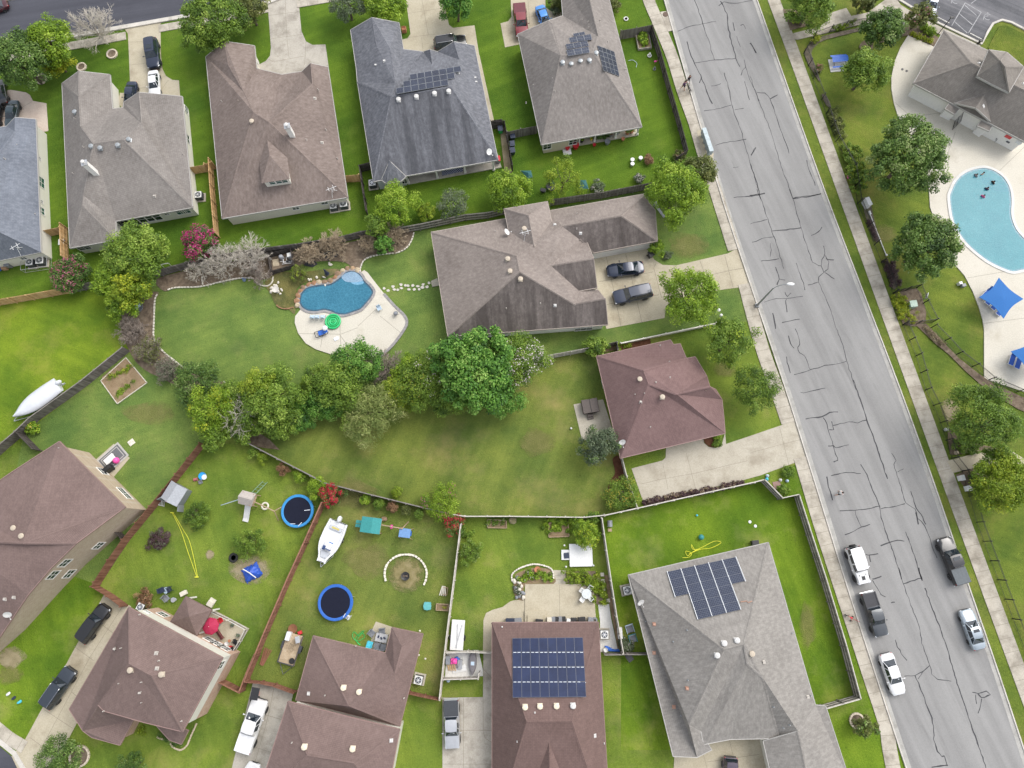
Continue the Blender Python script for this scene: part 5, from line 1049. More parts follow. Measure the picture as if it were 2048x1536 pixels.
# ---------------------------------------------------------------- trees and plants
def lf(name,*st,**k):return leafmat(name,[(p,c)for p,c in st],**k)
LM=dict(mid=lf('leaf_mid',(0,(0.050,0.096,0.014)),(.45,(0.120,0.210,0.024)),(.8,(0.214,0.324,0.036)),(1,(0.340,0.444,0.084))),bright=lf('leaf_bright',(0,(0.065,0.123,0.011)),(.45,(0.165,0.280,0.017)),(.8,(0.282,0.414,0.028)),(1,(0.423,0.538,0.078))),dark=lf('leaf_dark',(0,(0.030,0.064,0.018)),(.45,(0.081,0.154,0.028)),(.8,(0.155,0.256,0.045)),(1,(0.336,0.410,0.154))),deep=lf('leaf_deep',(0,(0.026,0.075,0.015)),(.45,(0.072,0.188,0.025)),(.8,(0.138,0.300,0.037)),(1,(0.289,0.450,0.100))),yellow=lf('leaf_yellow',(0,(.10,.16,.008)),(.4,(.22,.28,.012)),(.8,(.38,.42,.02)),(1,(.5,.5,.05))),lime=lf('leaf_lime',(0,(0.088,0.158,0.011)),(.45,(0.176,0.263,0.015)),(.8,(0.276,0.357,0.026)),(1,(0.397,0.452,0.053))),olive=lf('leaf_olive',(0,(0.060,0.081,0.023)),(.45,(0.121,0.149,0.034)),(.8,(0.193,0.218,0.057)),(1,(0.290,0.287,0.092))),greyg=lf('leaf_greygreen',(0,(.06,.085,.05)),(.45,(.11,.15,.08)),(.8,(.19,.23,.13)),(1,(.3,.33,.22))),willow=lf('leaf_willow',(0,(0.109,0.161,0.034)),(.45,(0.205,0.265,0.069)),(.8,(0.326,0.368,0.115)),(1,(0.483,0.494,0.207))),pink=lf('flower_pink',(0,(.22,.012,.07)),(.5,(.38,.025,.13)),(1,(.5,.1,.24))),rose=lf('flower_rose',(0,(.26,.05,.1)),(.5,(.4,.1,.17)),(1,(.5,.2,.26))),red=lf('flower_red',(0,(.2,.005,.015)),(.5,(.4,.012,.03)),(1,(.5,.05,.07))),white=lf('flower_white',(0,(.5,.42,.42)),(.5,(.65,.58,.56)),(1,(.75,.7,.66))),yflow=lf('flower_yellow',(0,(.4,.3,.03)),(.5,(.55,.42,.05)),(1,(.65,.55,.15))),orange=lf('flower_orange',(0,(.45,.16,.02)),(1,(.6,.35,.06))),brown=lf('leaf_brown',(0,(.12,.06,.03)),(.5,(.22,.12,.06)),(1,(.32,.2,.1)),trans=.1),plum=lf('leaf_plum',(0,(.035,.016,.02)),(.5,(.075,.04,.045)),(1,(.14,.09,.09)),trans=.1),tan=lf('twig_leaf_tan',(0,(.16,.12,.07)),(.5,(.26,.20,.12)),(1,(.36,.30,.20)),trans=.1))
m_bark=ground_mat('bark',[(.3,(.06,.045,.032)),(.5,(.11,.085,.065)),(.7,(.17,.14,.11))],3,14,.95,.6)
m_twig=flat('grey_twig',(.47,.43,.37),.9,var=.25);m_twig_t=flat('tan_twig',(.40,.32,.22),.9,var=.25);m_twig_d=flat('brown_twig',(.27,.225,.19),.9,var=.25)
def clumps(rs,R,hz,n,lo=.35,squash=1.0):
 """clump centres over a crown of radius R and half height hz, with an uneven outline"""
 out=[];ph=rs.uniform(0,6.28,4);am=rs.uniform(.04,.13,4)
 for i in range(n):
  u=(i+.5)/n;z=1-1.45*u;a=i*2.39996+rs.uniform(-.35,.35);rr=math.sqrt(max(0,1-min(1,abs(z))**2.2))
  k=1+sum(am[j]*math.sin((j+2)*a+ph[j])for j in range(4))
  f=rs.uniform(.72,1.0)if rs.random()>.25 else rs.uniform(lo,.7)
  out.append((R*rr*k*f*math.cos(a),R*rr*k*f*math.sin(a)*squash,hz*z*(.85+.15*f)+rs.uniform(-.1,.1)*hz))
 return np.array(out)
def leaves(name,parent,mat,rs,centres,cr,per,size,aspect=.55,up=.6,flat_=.75,tint_sd=.16,droop=0.0,base=None,grad=None):
 nC=len(centres);n=nC*per;base=.5 if base is None else base
 c=np.repeat(centres,per,0);ct=np.repeat(rs.normal(0,.17,nC),per)
 d=rs.normal(size=(n,3));d/=np.linalg.norm(d,axis=1)[:,None];r=cr*rs.random(n)**(1/2.2);r*=np.repeat(rs.uniform(.75,1.2,nC),per)
 off=d*r[:,None];off[:,2]*=flat_;p=c+off
 nr=d*.8+np.array([0,0,up])+rs.normal(0,.45,(n,3));nr/=np.linalg.norm(nr,axis=1)[:,None]
 ax=rs.normal(size=(n,3))+(c/(np.linalg.norm(c,axis=1)[:,None]+1e-6))*.7;ax[:,2]-=droop
 ax-=nr*(ax*nr).sum(1)[:,None];ax/=np.linalg.norm(ax,axis=1)[:,None];bx=np.cross(nr,ax)
 s=size*rs.uniform(.65,1.25,n)[:,None]
 v=np.stack([p-ax*s*.5,p+bx*s*aspect*.5+nr*s*.08,p+ax*s*.5,p-bx*s*aspect*.5+nr*s*.08],1).reshape(-1,3)
 me=bpy.data.meshes.new(name);me.vertices.add(4*n);me.vertices.foreach_set('co',v.ravel());me.loops.add(4*n);me.loops.foreach_set('vertex_index',np.arange(4*n))
 me.polygons.add(n);me.polygons.foreach_set('loop_start',np.arange(0,4*n,4));me.polygons.foreach_set('loop_total',np.full(n,4));me.update()
 t=np.clip(base+ct+rs.normal(0,tint_sd,n),0,1);at=me.attributes.new('tint','FLOAT','POINT');at.data.foreach_set('value',np.repeat(t,4).astype(np.float32))
 me.materials.append(mat);o=bpy.data.objects.new(name,me);C.objects.link(o);o.parent=parent;return o
def trunk(t,rs,hgt,r,tips,mat=None,name='trunk'):
 mb=MB();k=hgt*.55;lean=rs.normal(0,.06,2)*hgt
 top=Vector((lean[0],lean[1],k));mb.tube([(0,0,-.1),(lean[0]*.3,lean[1]*.3,k*.4),top],[r*1.25,r,r*.8],8)
 for q in tips:
  q=Vector(q);m=top.lerp(q,.5)+Vector((rs.normal(0,.15),rs.normal(0,.15),.15));s=top.lerp(Vector((lean[0]*.3,lean[1]*.3,k*.4)),rs.random()*.5)
  mb.tube([s,m,q],[r*.5,r*.28,r*.08],5,False)
 return mb.build(name,mat or m_bark,t,smooth=60)
seedc=[100]
def tree(label,p,rpx,kind,hgt=None,name='leafy_tree',cat='tree',leaf=.34,dens=1.0,extra=(),squash=1.0,up=.6,aspect=.55,droop=0.0,group=None,base=None,clump=.34,trunk_r=None):
 """p, rpx: crown centre and radius in the photo; the crown is set at its own height over the ground"""
 seedc[0]+=1;rs=np.random.RandomState(seedc[0]);R=rpx*mpp(*p)*1.03;hgt=hgt or max(2.2,R*1.75);zc=hgt*.62;hz=hgt-zc
 g=P(*p,zc);t=thing(name,label,cat,(g.x,g.y,0),0,group)
 nC=int((14+5.2*R*R)*dens);nC=min(nC,230);cc=clumps(rs,R*.86,hz*.85,nC,squash=squash)+np.array([0,0,zc])
 cr=max(.3,min(.82,clump*R/(1+.13*R)))
 leaf*=.76;per=int(min(150,max(34,54*(cr/leaf)**1.0)))
 trunk(t,rs,hgt,trunk_r or .05+.035*R,[tuple(cc[i])for i in rs.choice(nC,min(9,nC),False)])
 leaves('crown',t,LM[kind],rs,cc,cr,per,leaf,aspect,up,droop=droop,base=base)
 for ek,frac,es,n in extra:
  sel=cc[rs.choice(nC,max(3,int(nC*frac)),False)];sel=sel+np.array([0,0,.2])+(sel-np.array([0,0,zc]))*.03
  leaves('blossom' if ek in('pink','rose','red','white','yflow','orange')else 'young_leaves',t,LM[ek],rs,sel,cr*(.95 if ek in('pink','red','rose')else .8),int(n*1.3),es*.85,.8,.9)
 return t
def shrub(label,p,rpx,kind,hgt=None,name='shrub',cat='shrub',leaf=.2,**k):
 return tree(label,p,rpx,kind,hgt or max(.8,rpx*mpp(*p)*1.1),name,cat,leaf,**k)
def bare(label,p,rpx,mat,hgt=None,name='bare_tree',cat='tree',n1=11,depth=5,leafk=None,spread=1.0,twig=.016,group=None,blurred=0):
 """leafless crown: limbs that fork down to fine twigs"""
 seedc[0]+=1;rs=np.random.RandomState(seedc[0]);R=rpx*mpp(*p)*.95;hgt=hgt or R*1.5;zc=hgt*.55;g=P(*p,zc);t=thing(name,label,cat,(g.x,g.y,0),0,group)
 mb=MB();tw=MB();tips=[]
 mb.tube([(0,0,-.1),(0,0,hgt*.18)],[.09+.02*R,.06+.02*R],7)
 def grow(p0,d,L,r,k):
  d=d.normalized();n=d.cross(Vector(rs.normal(size=3))).normalized();m=p0+d*L*.5+n*L*.06;e=p0+d*L+n*L*.03
  (mb if k>2 else tw).tube([p0,m,e],[r,r*.8,r*.6],5 if k>2 else 3,False)
  if k==0:tips.append(tuple(e));return
  for i in range(3 if k>1 else 5):
   dd=d+Vector(rs.normal(0,.48,3))+Vector((0,0,.06));s=p0.lerp(e,rs.uniform(.45,1.0))if i else e
   grow(s,dd,L*rs.uniform(.55,.8),max(twig,r*.58),k-1)
 for i in range(n1):
  a=i*2.4+rs.uniform(-.3,.3);el=rs.uniform(.35,1.25);dd=Vector((math.cos(a)*math.cos(el)*spread,math.sin(a)*math.cos(el)*spread,math.sin(el)))
  grow(Vector((0,0,hgt*.15)),dd,(R if el<.8 else hgt*.8)*rs.uniform(.38,.5),.03+.012*R,depth-1)
 mb.build('trunk',mat,t);tw.build('twigs',mat,t)
 if leafk:k,per,s=leafk;leaves('crown',t,LM[k],rs,np.array(tips)[::3],.22,per,s)
 return t
A=lambda t,x,y:t2(t,x,y)
tree('dark green street tree at the left edge above the reddish driveway',(38,122),56,'dark',7.5,leaf=.36)
tree('street tree whose lower crown has turned bright yellow',(100,84),46,'bright',6.5);tree('glowing yellow bough of foliage below the street tree at top left',(112,122),34,'yellow',3.6)
bare('leafless grey street tree with fine twigs at the top left',(185,52),56,m_twig,5,n1=18,twig=.013)
tree('broad green tree at the top beside the brown house',(424,45),64,'mid',7.5,leaf=.36);tree('small green tree at the top edge above the brown house',(497,18),36,'olive',5)
tree('grey green sparse tree at the top edge beside the pale driveway',(694,10),40,'greyg',4.5,dens=.6,leaf=.3);tree('bright green tree at the top edge above the slate house',(770,14),40,'bright',5)
tree('dark leaved tree at the top edge right of the slate house driveway',(912,6),36,'deep',5.5)
shrub('olive shrub between the blue car and the warm grey house',A('A3',430,20),16,'olive',1.6);shrub('low dark shrub beside the blue car',A('A3',425,75),10,'greyg',.8);shrub('grey brown shrub right of the warm grey house at the top edge',A('A3',875,40),16,'olive',1.4)
tree('round pecan green tree beside the patio slab at the top right',(1622,8),50,'mid',6.5,leaf=.34)
tree('dark glossy tree with pale leaf backs near the club car park',(1765,55),42,'dark',6,leaf=.4,extra=(('white',.2,.2,5),));tree('reddish leaved crape myrtle beside the car park',(1840,32),28,'olive',4,extra=(('rose',.35,.2,8),));tree('small reddish tree at the top edge of the club lawn',(1730,4),26,'olive',3.6,extra=(('brown',.4,.2,8),))
tree('light green tree leaning over the blue picnic table',(1731,143),46,'mid',6,leaf=.32,base=.6)
tree('big bushy tree between the club lawn and pool deck',(1816,314),82,'dark',9.5,leaf=.38,base=.62)
tree('bushy tree beside the turquoise pool',(1853,491),66,'dark',8,leaf=.4,base=.55)
tree('dense round tree on the lower club lawn',(1962,832),68,'mid',8,leaf=.3,base=.42)
tree('yellow green tree at the right edge below the club path',(2008,968),62,'lime',7,leaf=.3,extra=(('yellow',.3,.26,20),));tree('darker green tree behind the yellow one at the club path',(1995,925),38,'mid',5,leaf=.28)
tree('bright green street corner tree above the forecourt lawn',(1352,382),60,'bright',8,leaf=.33);tree('olive tree behind the bright corner tree beside the street walk',(1398,346),36,'olive',5.5)
tree('round bright green tree with dry tips on the forecourt',(1381,590),60,'bright',7.5,leaf=.3,extra=(('tan',.15,.14,5),))
tree('lopsided yellow green tree beside the street walk',(1456,682),52,'mid',6.5,leaf=.28,dens=.75,extra=(('lime',.4,.28,22),));tree('dense small leaved oak beside the street walk',(1511,778),49,'mid',6,leaf=.24,base=.4)
tree('pale green fluffy tree below the slate house bay window',(791,409),42,'bright',5,leaf=.28,base=.6);tree('slender column of dark leaves over the mulch bed',(752,452),22,'mid',4.5);tree('lower half of the slender column tree over the mulch bed',(768,490),20,'deep',3)
shrub('thin yellow green shrub against the back fence',(852,424),20,'lime',2.2);shrub('dusty green rounded shrub above the back fence',(906,408),33,'greyg',3,extra=(('bright',.4,.2,15),));tree('glossy bright tree at the edge of the back porch lawn',(1018,383),46,'bright',5,leaf=.3)
tree('thin pale tree with see through crown beside the green sunshades',(1126,358),42,'lime',5.5,dens=.42,leaf=.26)
shrub('low flowering shrub under the thin pale tree',A('A3',745,1430),15,'greyg',1.0,extra=(('white',.4,.12,10),));shrub('low white flowered shrub by the garage wing fence',A('A3',1070,1370),11,'greyg',.9,extra=(('white',.5,.12,12),));shrub('small dry shrub at the end of the black fence',A('A3',1380,1200),14,'olive',1.2,extra=(('brown',.4,.15,14),))
shrub('small dark shrub in a round mulch patch on the back lawn',A('A3',1142,1225),9,'brown',.9)
tree('big rounded green tree over the back fence corner',(276,508),62,'mid',7,leaf=.36,base=.6);tree('pale green lower crown left of the yellow boughs',(226,560),40,'bright',5);tree('yellow green boughs in the middle of the big tree group',(262,576),42,'lime',6,extra=(('yellow',.6,.3,40),));tree('green boughs below the yellow patch of the big tree',(245,605),34,'bright',4.5)
tree('crape myrtle with magenta blossom beside the tan fence',(399,487),36,'dark',4,name='flowering_tree',extra=(('pink',.85,.26,46),));tree('dusty pink crape myrtle beside the tan fence end',(141,547),40,'dark',3.6,name='flowering_tree',extra=(('rose',.75,.2,26),))
bare('large leafless silver tree right of the magenta blossom',(440,520),50,m_twig,3.6,n1=20,twig=.013);bare('second leafless silver tree, beside the pool pump pen',(500,512),56,m_twig,3.8,n1=22,twig=.013);bare('leafless shrub with a pale cane at the mulch bed end',(398,535),36,m_twig,2.6,n1=15);bare('low leafless tree left of the pool pump',(512,548),34,m_twig_d,3)
bare('rounded tan bare bush at the black weed mat, the left one',(618,506),32,m_twig_t,2.2,n1=30,name='bare_bush',cat='shrub',spread=.8);bare('tallest rounded tan bare bush, second along the back mulch bed',(664,488),36,m_twig_t,2.4,n1=32,name='bare_bush',cat='shrub',spread=.8)
bare('small tan bare bush left of the slender column tree',(735,488),24,m_twig_t,2.0,n1=20,name='bare_bush',cat='shrub');bare('tan bare bush right of the slender column tree',(787,470),32,m_twig_t,2.3,n1=24,name='bare_bush',cat='shrub')
bare('dim grey leafless bush at the corner of the three gardens',(264,662),38,m_twig_d,2.6,n1=22,name='bare_bush',cat='shrub');bare('grey leafless bush with some olive leaves along the mulch',(300,702),36,m_twig_d,2.3,n1=20,name='bare_bush',cat='shrub',leafk=('olive',3,.16));bare('faded leafless bush beside the dark round bush',(335,742),32,m_twig_d,2.2,n1=20,name='bare_bush',cat='shrub',leafk=('greyg',2,.15))
bare('leafless brown tree right of the dark pool lawn tree',(768,735),44,m_twig_d,3.6,n1=24);bare('dead grey branches in the middle of the tree row',(478,832),34,m_twig,6.2,n1=9,depth=4)
tree('dark round bush tree at the left end of the tree row',(394,764),46,'dark',4.5,leaf=.28,base=.55);tree('yellow green feathery tree in the left tree row',(424,818),50,'bright',6,leaf=.26,extra=(('yellow',.35,.26,26),));tree('green lower tree at the red fence end',(430,865),32,'mid',3.6,base=.6)
tree('broad glossy tree in the tree row right of the dead branches',(545,800),66,'mid',6.5,leaf=.32,base=.6);tree('yellow topped tree behind the broad glossy tree',(522,775),38,'lime',6.8,leaf=.28)
shrub('mounded bright shrub ringed by pale stone',(612,787),28,'lime',1.6);tree('deep green tree standing in front of the pool deck edge',(715,722),46,'deep',5.5,leaf=.3,base=.6);tree('wide mid green tree in the middle of the tree row',(682,768),54,'mid',6,leaf=.3,base=.55);tree('blue green spreading tree beside the mounded shrub',(655,805),40,'deep',4,leaf=.28,base=.6)
tree('weeping willow like tree with pale drooping shoots',(746,826),62,'willow',5,leaf=.62,aspect=.13,droop=1.2,dens=1.2,up=.3,name='weeping_tree')
tree('tree with small yellow green leaves left of the biggest tree',(842,768),56,'mid',6,leaf=.24,extra=(('lime',.5,.2,22),('yflow',.3,.13,7)))
tree('the biggest tree, deep glossy green, over the lawn corner',(952,738),88,'deep',10.5,leaf=.46,base=.62,clump=.3);tree('white blossomed tree at the right side of the biggest tree',(1036,722),58,'mid',7,leaf=.26,extra=(('white',.6,.2,16),));tree('white flecked tree at the left side of the biggest tree',(868,748),48,'mid',6.4,leaf=.26,extra=(('white',.5,.18,10),))
tree('grey green tree beside the hot tub patio',(1196,890),40,'greyg',4.5,leaf=.26,base=.35,extra=(('dark',.4,.24,20),));shrub('large bush with yellow and orange blossom at the driveway corner',(1243,988),37,'mid',2.4,extra=(('yflow',.5,.13,12),('orange',.2,.12,5)));tree('leafy shrub in the grey fence corner',(1192,693),24,'mid',2.6,leaf=.36,base=.6)
shrub('rounded green bush at the junction of three fences',(636,974),24,'bright',2.2);shrub('scarlet blossomed bush at the top of the red fence',(665,990),25,'dark',2.4,extra=(('red',.9,.2,36),));shrub('wide bush with pink blossom over the conifer row fence',(882,1006),40,'bright',2.4,extra=(('rose',.25,.16,10),('lime',.3,.16,10)));shrub('scarlet bush at the corner of the patio garden fence',(907,1047),23,'dark',2.2,extra=(('red',.8,.18,28),))
shrub('variegated bush beside the patio garden fence',(942,1107),26,'mid',1.8,extra=(('willow',.6,.14,14),));shrub('yellow topped bush beside the white slab',(1171,1066),30,'bright',2.6,extra=(('yellow',.4,.18,20),));shrub('broad leaved clump at the meeting of the pale fences',(1186,1036),16,'mid',1.4,leaf=.4);shrub('small yellow green sapling on the big lawn by the fence',(793,985),10,'lime',1.1)
shrub('spreading low bush between the toy shed and the slackline',(392,1028),28,'mid',1.4,base=.4);shrub('purple grey dying bush on the lawn',(318,1080),23,'plum',1.1,extra=(('greyg',.5,.16,12),));shrub('bushy young tree at the bare dirt patch',(500,1087),33,'mid',2.0,base=.5);shrub('red brown low bush against the two storey house',A('D1',1110,235),19,'brown',.9,extra=(('olive',.3,.14,8),))
tree('round dark tree in the lower left corner',(121,1512),42,'dark',3.6,leaf=.24,base=.6);tree('dark tree at the bottom edge beside the white pickup',(265,1533),30,'dark',3,leaf=.24);tree('small sparse tree beside the street in the lower right',(1728,1450),24,'olive',2.6,dens=.8,leaf=.26,extra=(('dark',.4,.24,14),))
for k,(x,y,c,lb)in enumerate(((508,905,'mid','small conifer at the upper end of the weathered fence'),(525,917,'lime','second small conifer down the weathered fence'),(566,938,'brown','rusty dying conifer beside the weathered fence'),(598,954,'bright','green conifer just above the round green bush'),(730,999,'bright','first green conifer right of the scarlet bush'),(758,1008,'mid','second conifer of the small row, green'),(786,1014,'brown','brown dead conifer in the small row'),(812,1019,'olive','half brown conifer in the small row'),(838,1026,'mid','last green conifer beside the pink blossomed bush'))):
 shrub(lb,(x,y),13 if k<4 else 11,c,1.7,name='small_conifer',cat='conifer',group='small conifers along the fences',leaf=.15)
 # understorey that closes the tree belt
for q,r,k,h_,lb in(((462,795),34,'mid',3.6,'green undergrowth between the feathery tree and the dead branches'),((495,850),34,'mid',3.2,'low green growth below the dead branches'),((600,830),36,'deep',3.0,'dark undergrowth right of the broad glossy tree'),((640,765),38,'mid',4.2,'green filler tree left of the wide mid green tree'),((700,812),36,'mid',3.6,'green growth behind the weeping tree'),((795,790),40,'lime',4.2,'yellow green growth right of the weeping tree'),((818,742),34,'bright',4.2,'pale leafy growth below the lawn mower'),((890,790),46,'mid',5.0,'leafy growth under the left of the biggest tree'),((1000,790),44,'deep',5.0,'dark leafy growth under the right of the biggest tree'),((565,840),40,'mid',3.8,'lower boughs of the broad glossy tree row')):
 tree(lb,q,r,k,h_,leaf=.3,base=.55)
 # beds, hedges
shrub('low bushy plant in the driveway corner of the rose house bed',A('C3',1672,480),8,'mid',.7);shrub('small tuft of leaves in the rose house entry bed',A('C3',1668,432),6,'bright',.6);shrub('leafy plant climbing the forecourt garage corner',A('B3',1205,440),17,'bright',2.2,leaf=.28);shrub('pale spiky plant on the forecourt lawn',A('B3',1285,505),9,'greyg',.5,leaf=.3,aspect=.2)
for x,y,r,lb in((1576,943,12,'round green shrub beside the street walk above the dirt pad'),(1566,981,13,'round green shrub inside the fence zigzag')):shrub(lb,(x,y),r,'mid',1.0)
def hedge(label,pts,kind,w,h,leaf=.16,name='hedge',extra=(),dens=1.0):
 seedc[0]+=1;rs=np.random.RandomState(seedc[0]);q=[P(*p)for p in cat_rom(pts,4)];c=q[0];t=thing(name,label,'hedge',(c.x,c.y,0));cc=[];acc=0
 for a,b in zip(q,q[1:]):
  n=max(1,round((b-a).length/.3*dens))
  for i in range(n):
   m=a.lerp(b,i/n)
   for k in range(max(1,round(w/.28))):cc.append((m.x-c.x+rs.uniform(-w,w)/2,m.y-c.y+rs.uniform(-w,w)/2,rs.uniform(.35,.9)*h))
 cc=np.array(cc);mb=MB()
 for i in range(0,len(cc),3):mb.tube([(cc[i][0],cc[i][1],0),tuple(cc[i])],[.03,.012],4,False)
 mb.build('stems',m_bark,t);leaves('foliage',t,LM[kind],rs,cc,.32,56,leaf*1.2)
 for ek,f,es,n in extra:sel=cc[rs.choice(len(cc),max(2,int(len(cc)*f)),False)]+np.array([0,0,.15]);leaves('blossom',t,LM[ek],rs,sel,.28,n,es,.8,.9)
 return t
hedge('purple grey clipped hedge along the bottom edge of the driveway',px(1290,1004,1340,994,1390,985,1440,975,1483,965),'plum',.5,.6,extra=(('tan',.5,.14,14),))
hedge('bright green hedge curling round the patio corner',px(1138,1152,1165,1156,1187,1160,1196,1175,1199,1202),'lime',1.5,.9,.15)
hedge('dark leafy flower bed above the patio, left part',px(1040,1160,1060,1148,1085,1150,1100,1158),'bright',.9,.5,.16,'flower_bed',(('white',.2,.1,6),));hedge('rock edged flower bed left of the patio with pale blooms',px(1033,1178,1040,1190),'greyg',.7,.4,.14,'flower_bed',(('white',.6,.1,12),))
hedge('vegetable plants in the long box by the pale fence',px(1098,1050,1118,1050,1138,1048),'bright',1.6,.6,.18,'vegetable_bed',(('yflow',.12,.1,4),));hedge('low plants in the small planter box by the pale fence',px(977,1047,992,1044,1010,1043),'mid',.6,.4,.14,'vegetable_bed',(('white',.2,.1,4),));hedge('garden plants in the corner by the scarlet bush',px(925,1055,932,1070,945,1065),'mid',.6,.6,.16,'flower_bed')
hedge('green vegetables in the large soil bed',px(220,755,235,748,255,740,262,732),'lime',.5,.3,.12,'vegetable_bed',(('yflow',.3,.1,5),),.7);hedge('second row of vegetables at the right side of the soil bed',px(235,790,250,778,268,765),'bright',.5,.3,.12,'vegetable_bed',(),.7);shrub('sunflower plant at the bend of the diagonal fence',A('C1',250,370),13,'bright',1.2,leaf=.3,extra=(('yflow',.3,.25,3),))
hedge('leafy vegetables in the raised wooden box of the warm grey yard',T('A3',1085,285,1095,320,1105,350),'bright',1.1,.9,.2,'vegetable_bed')
hedge('potted green plants along the warm grey house porch',T('A3',745,1068,790,1058,850,1040),'dark',.6,1.0,.2,'porch_plants');hedge('dark green hedge strip inside the club fence, upper',T('A4',610,850,640,930,680,1030),'olive',1.4,.9,.16);hedge('yellow green shrubs at the top bend of the club fence',T('A4',620,225,700,205,770,175),'lime',.6,.8,.16)
hedge('golden clipped shrub at the club fence corner',T('A4',490,290,470,340),'yellow',.9,.8,.14);hedge('red leaved shrub inside the club fence',T('A4',500,530,520,545),'olive',.9,.8,.14,'hedge',(('rose',.6,.13,14),));hedge('climbing shrubs mottled with yellow on the club fence',T('A4',750,1150,770,1240,790,1330,800,1420),'mid',2.3,1.1,.18,'hedge',(('yellow',.35,.14,12),))
hedge('yellow flowers in the clubhouse bed',T('A4',1205,255,1260,285,1310,305,1355,325),'yellow',.6,.5,.14,'flower_bed');hedge('green bushes behind the yellow clubhouse flowers',T('A4',1275,225,1320,245,1350,260),'bright',1.0,1.0,.16);hedge('clipped yellow shrubs at the car park path corner',T('A4',300,115,320,160,370,180),'lime',.9,.7,.14)
hedge('gold leaved shrubs round the green transformer',T('B4',1095,810,1120,870,1125,930,1200,960),'yellow',1.7,.9,.13,'hedge',(('lime',.3,.13,10),));hedge('dark purple ground cover inside the club fence',T('B4',1030,560,1060,620,1080,700),'plum',1.4,.5,.14);hedge('dry shrub strip along the lower mulch band',T('B4',1300,1040,1370,1100,1440,1160),'tan',.8,.4,.12,'hedge',(('olive',.3,.12,8),));hedge('dark shrubs beside the club path gate',T('C4',1530,480,1600,510,1700,520),'mid',1.0,.6,.16);hedge('dark groundcover left of the club fence strip',T('B4',880,240,910,310,935,370),'plum',.5,.4,.13)
hedge('low shrubs below the club path entrance',T('C4',1650,720,1680,800,1700,850),'mid',.8,.6,.16)
shrub('clipped mounded yellow green bush above the garden pool',A('B2',368,640),19,'olive',1.3,leaf=.13,extra=(('lime',.6,.12,22),));hedge('green plants along the front entry of the mauve house',T('D1',1090,1240,1120,1255),'lime',.6,.5,.14);hedge('low plants at the front corner of the mauve house',T('D1',1240,1285,1340,1330,1420,1330),'dark',.5,.4,.13)
hedge('low weeds beside the rose house front bed',T('B3',895,1180,960,1195,1010,1185),'lime',.4,.4,.14,'flower_bed',(('orange',.3,.1,4),))
# ---------------------------------------------------------------- vehicles
def paint(name,c,metal=.25,rough=.28):return flat('paint_'+name,c,rough,metal,.05,3,1.0)
m_tyre=flat('tyre_rubber',(.02,.02,.02),.85);m_rim=flat('alloy_rim',(.5,.51,.53),.3,.7);m_blk=flat('black_plastic',(.018,.018,.02),.5);m_carglass=flat('car_glass',(.012,.02,.028),.05,var=.2,spec=.9)
m_lampw=flat('headlamp',(.7,.72,.75),.1,.3);m_lampr=flat('tail_lamp',(.35,.01,.01),.2);m_liner=flat('bed_liner',(.05,.05,.055),.8);m_chrome=flat('chrome',(.7,.7,.72),.15,.9)
def ring(w,zb,zt):
 h=zt-zb;pts=[(-.78*w,zb),(-w*.97,zb+.18*h),(-w,zb+.55*h),(-w*.965,zt-.14*h),(-w*.87,zt-.02),(-w*.45,zt+.012),(0,zt+.02)]
 return pts+[(-x,z)for x,z in reversed(pts[:-1])]
def loft(mb,st):
 n=13;vs=[];fs=[]
 for x,w,zb,zt in st:vs+=[(x,y,z)for y,z in ring(w,zb,zt)]
 for i in range(len(st)-1):
  for j in range(n-1):fs.append((i*n+j,i*n+j+1,(i+1)*n+j+1,(i+1)*n+j))
  fs.append((i*n+n-1,i*n,(i+1)*n,(i+1)*n+n-1))
 fs+=[tuple(range(n)),tuple(reversed(range((len(st)-1)*n,len(st)*n)))]
 mb.add(vs,fs)
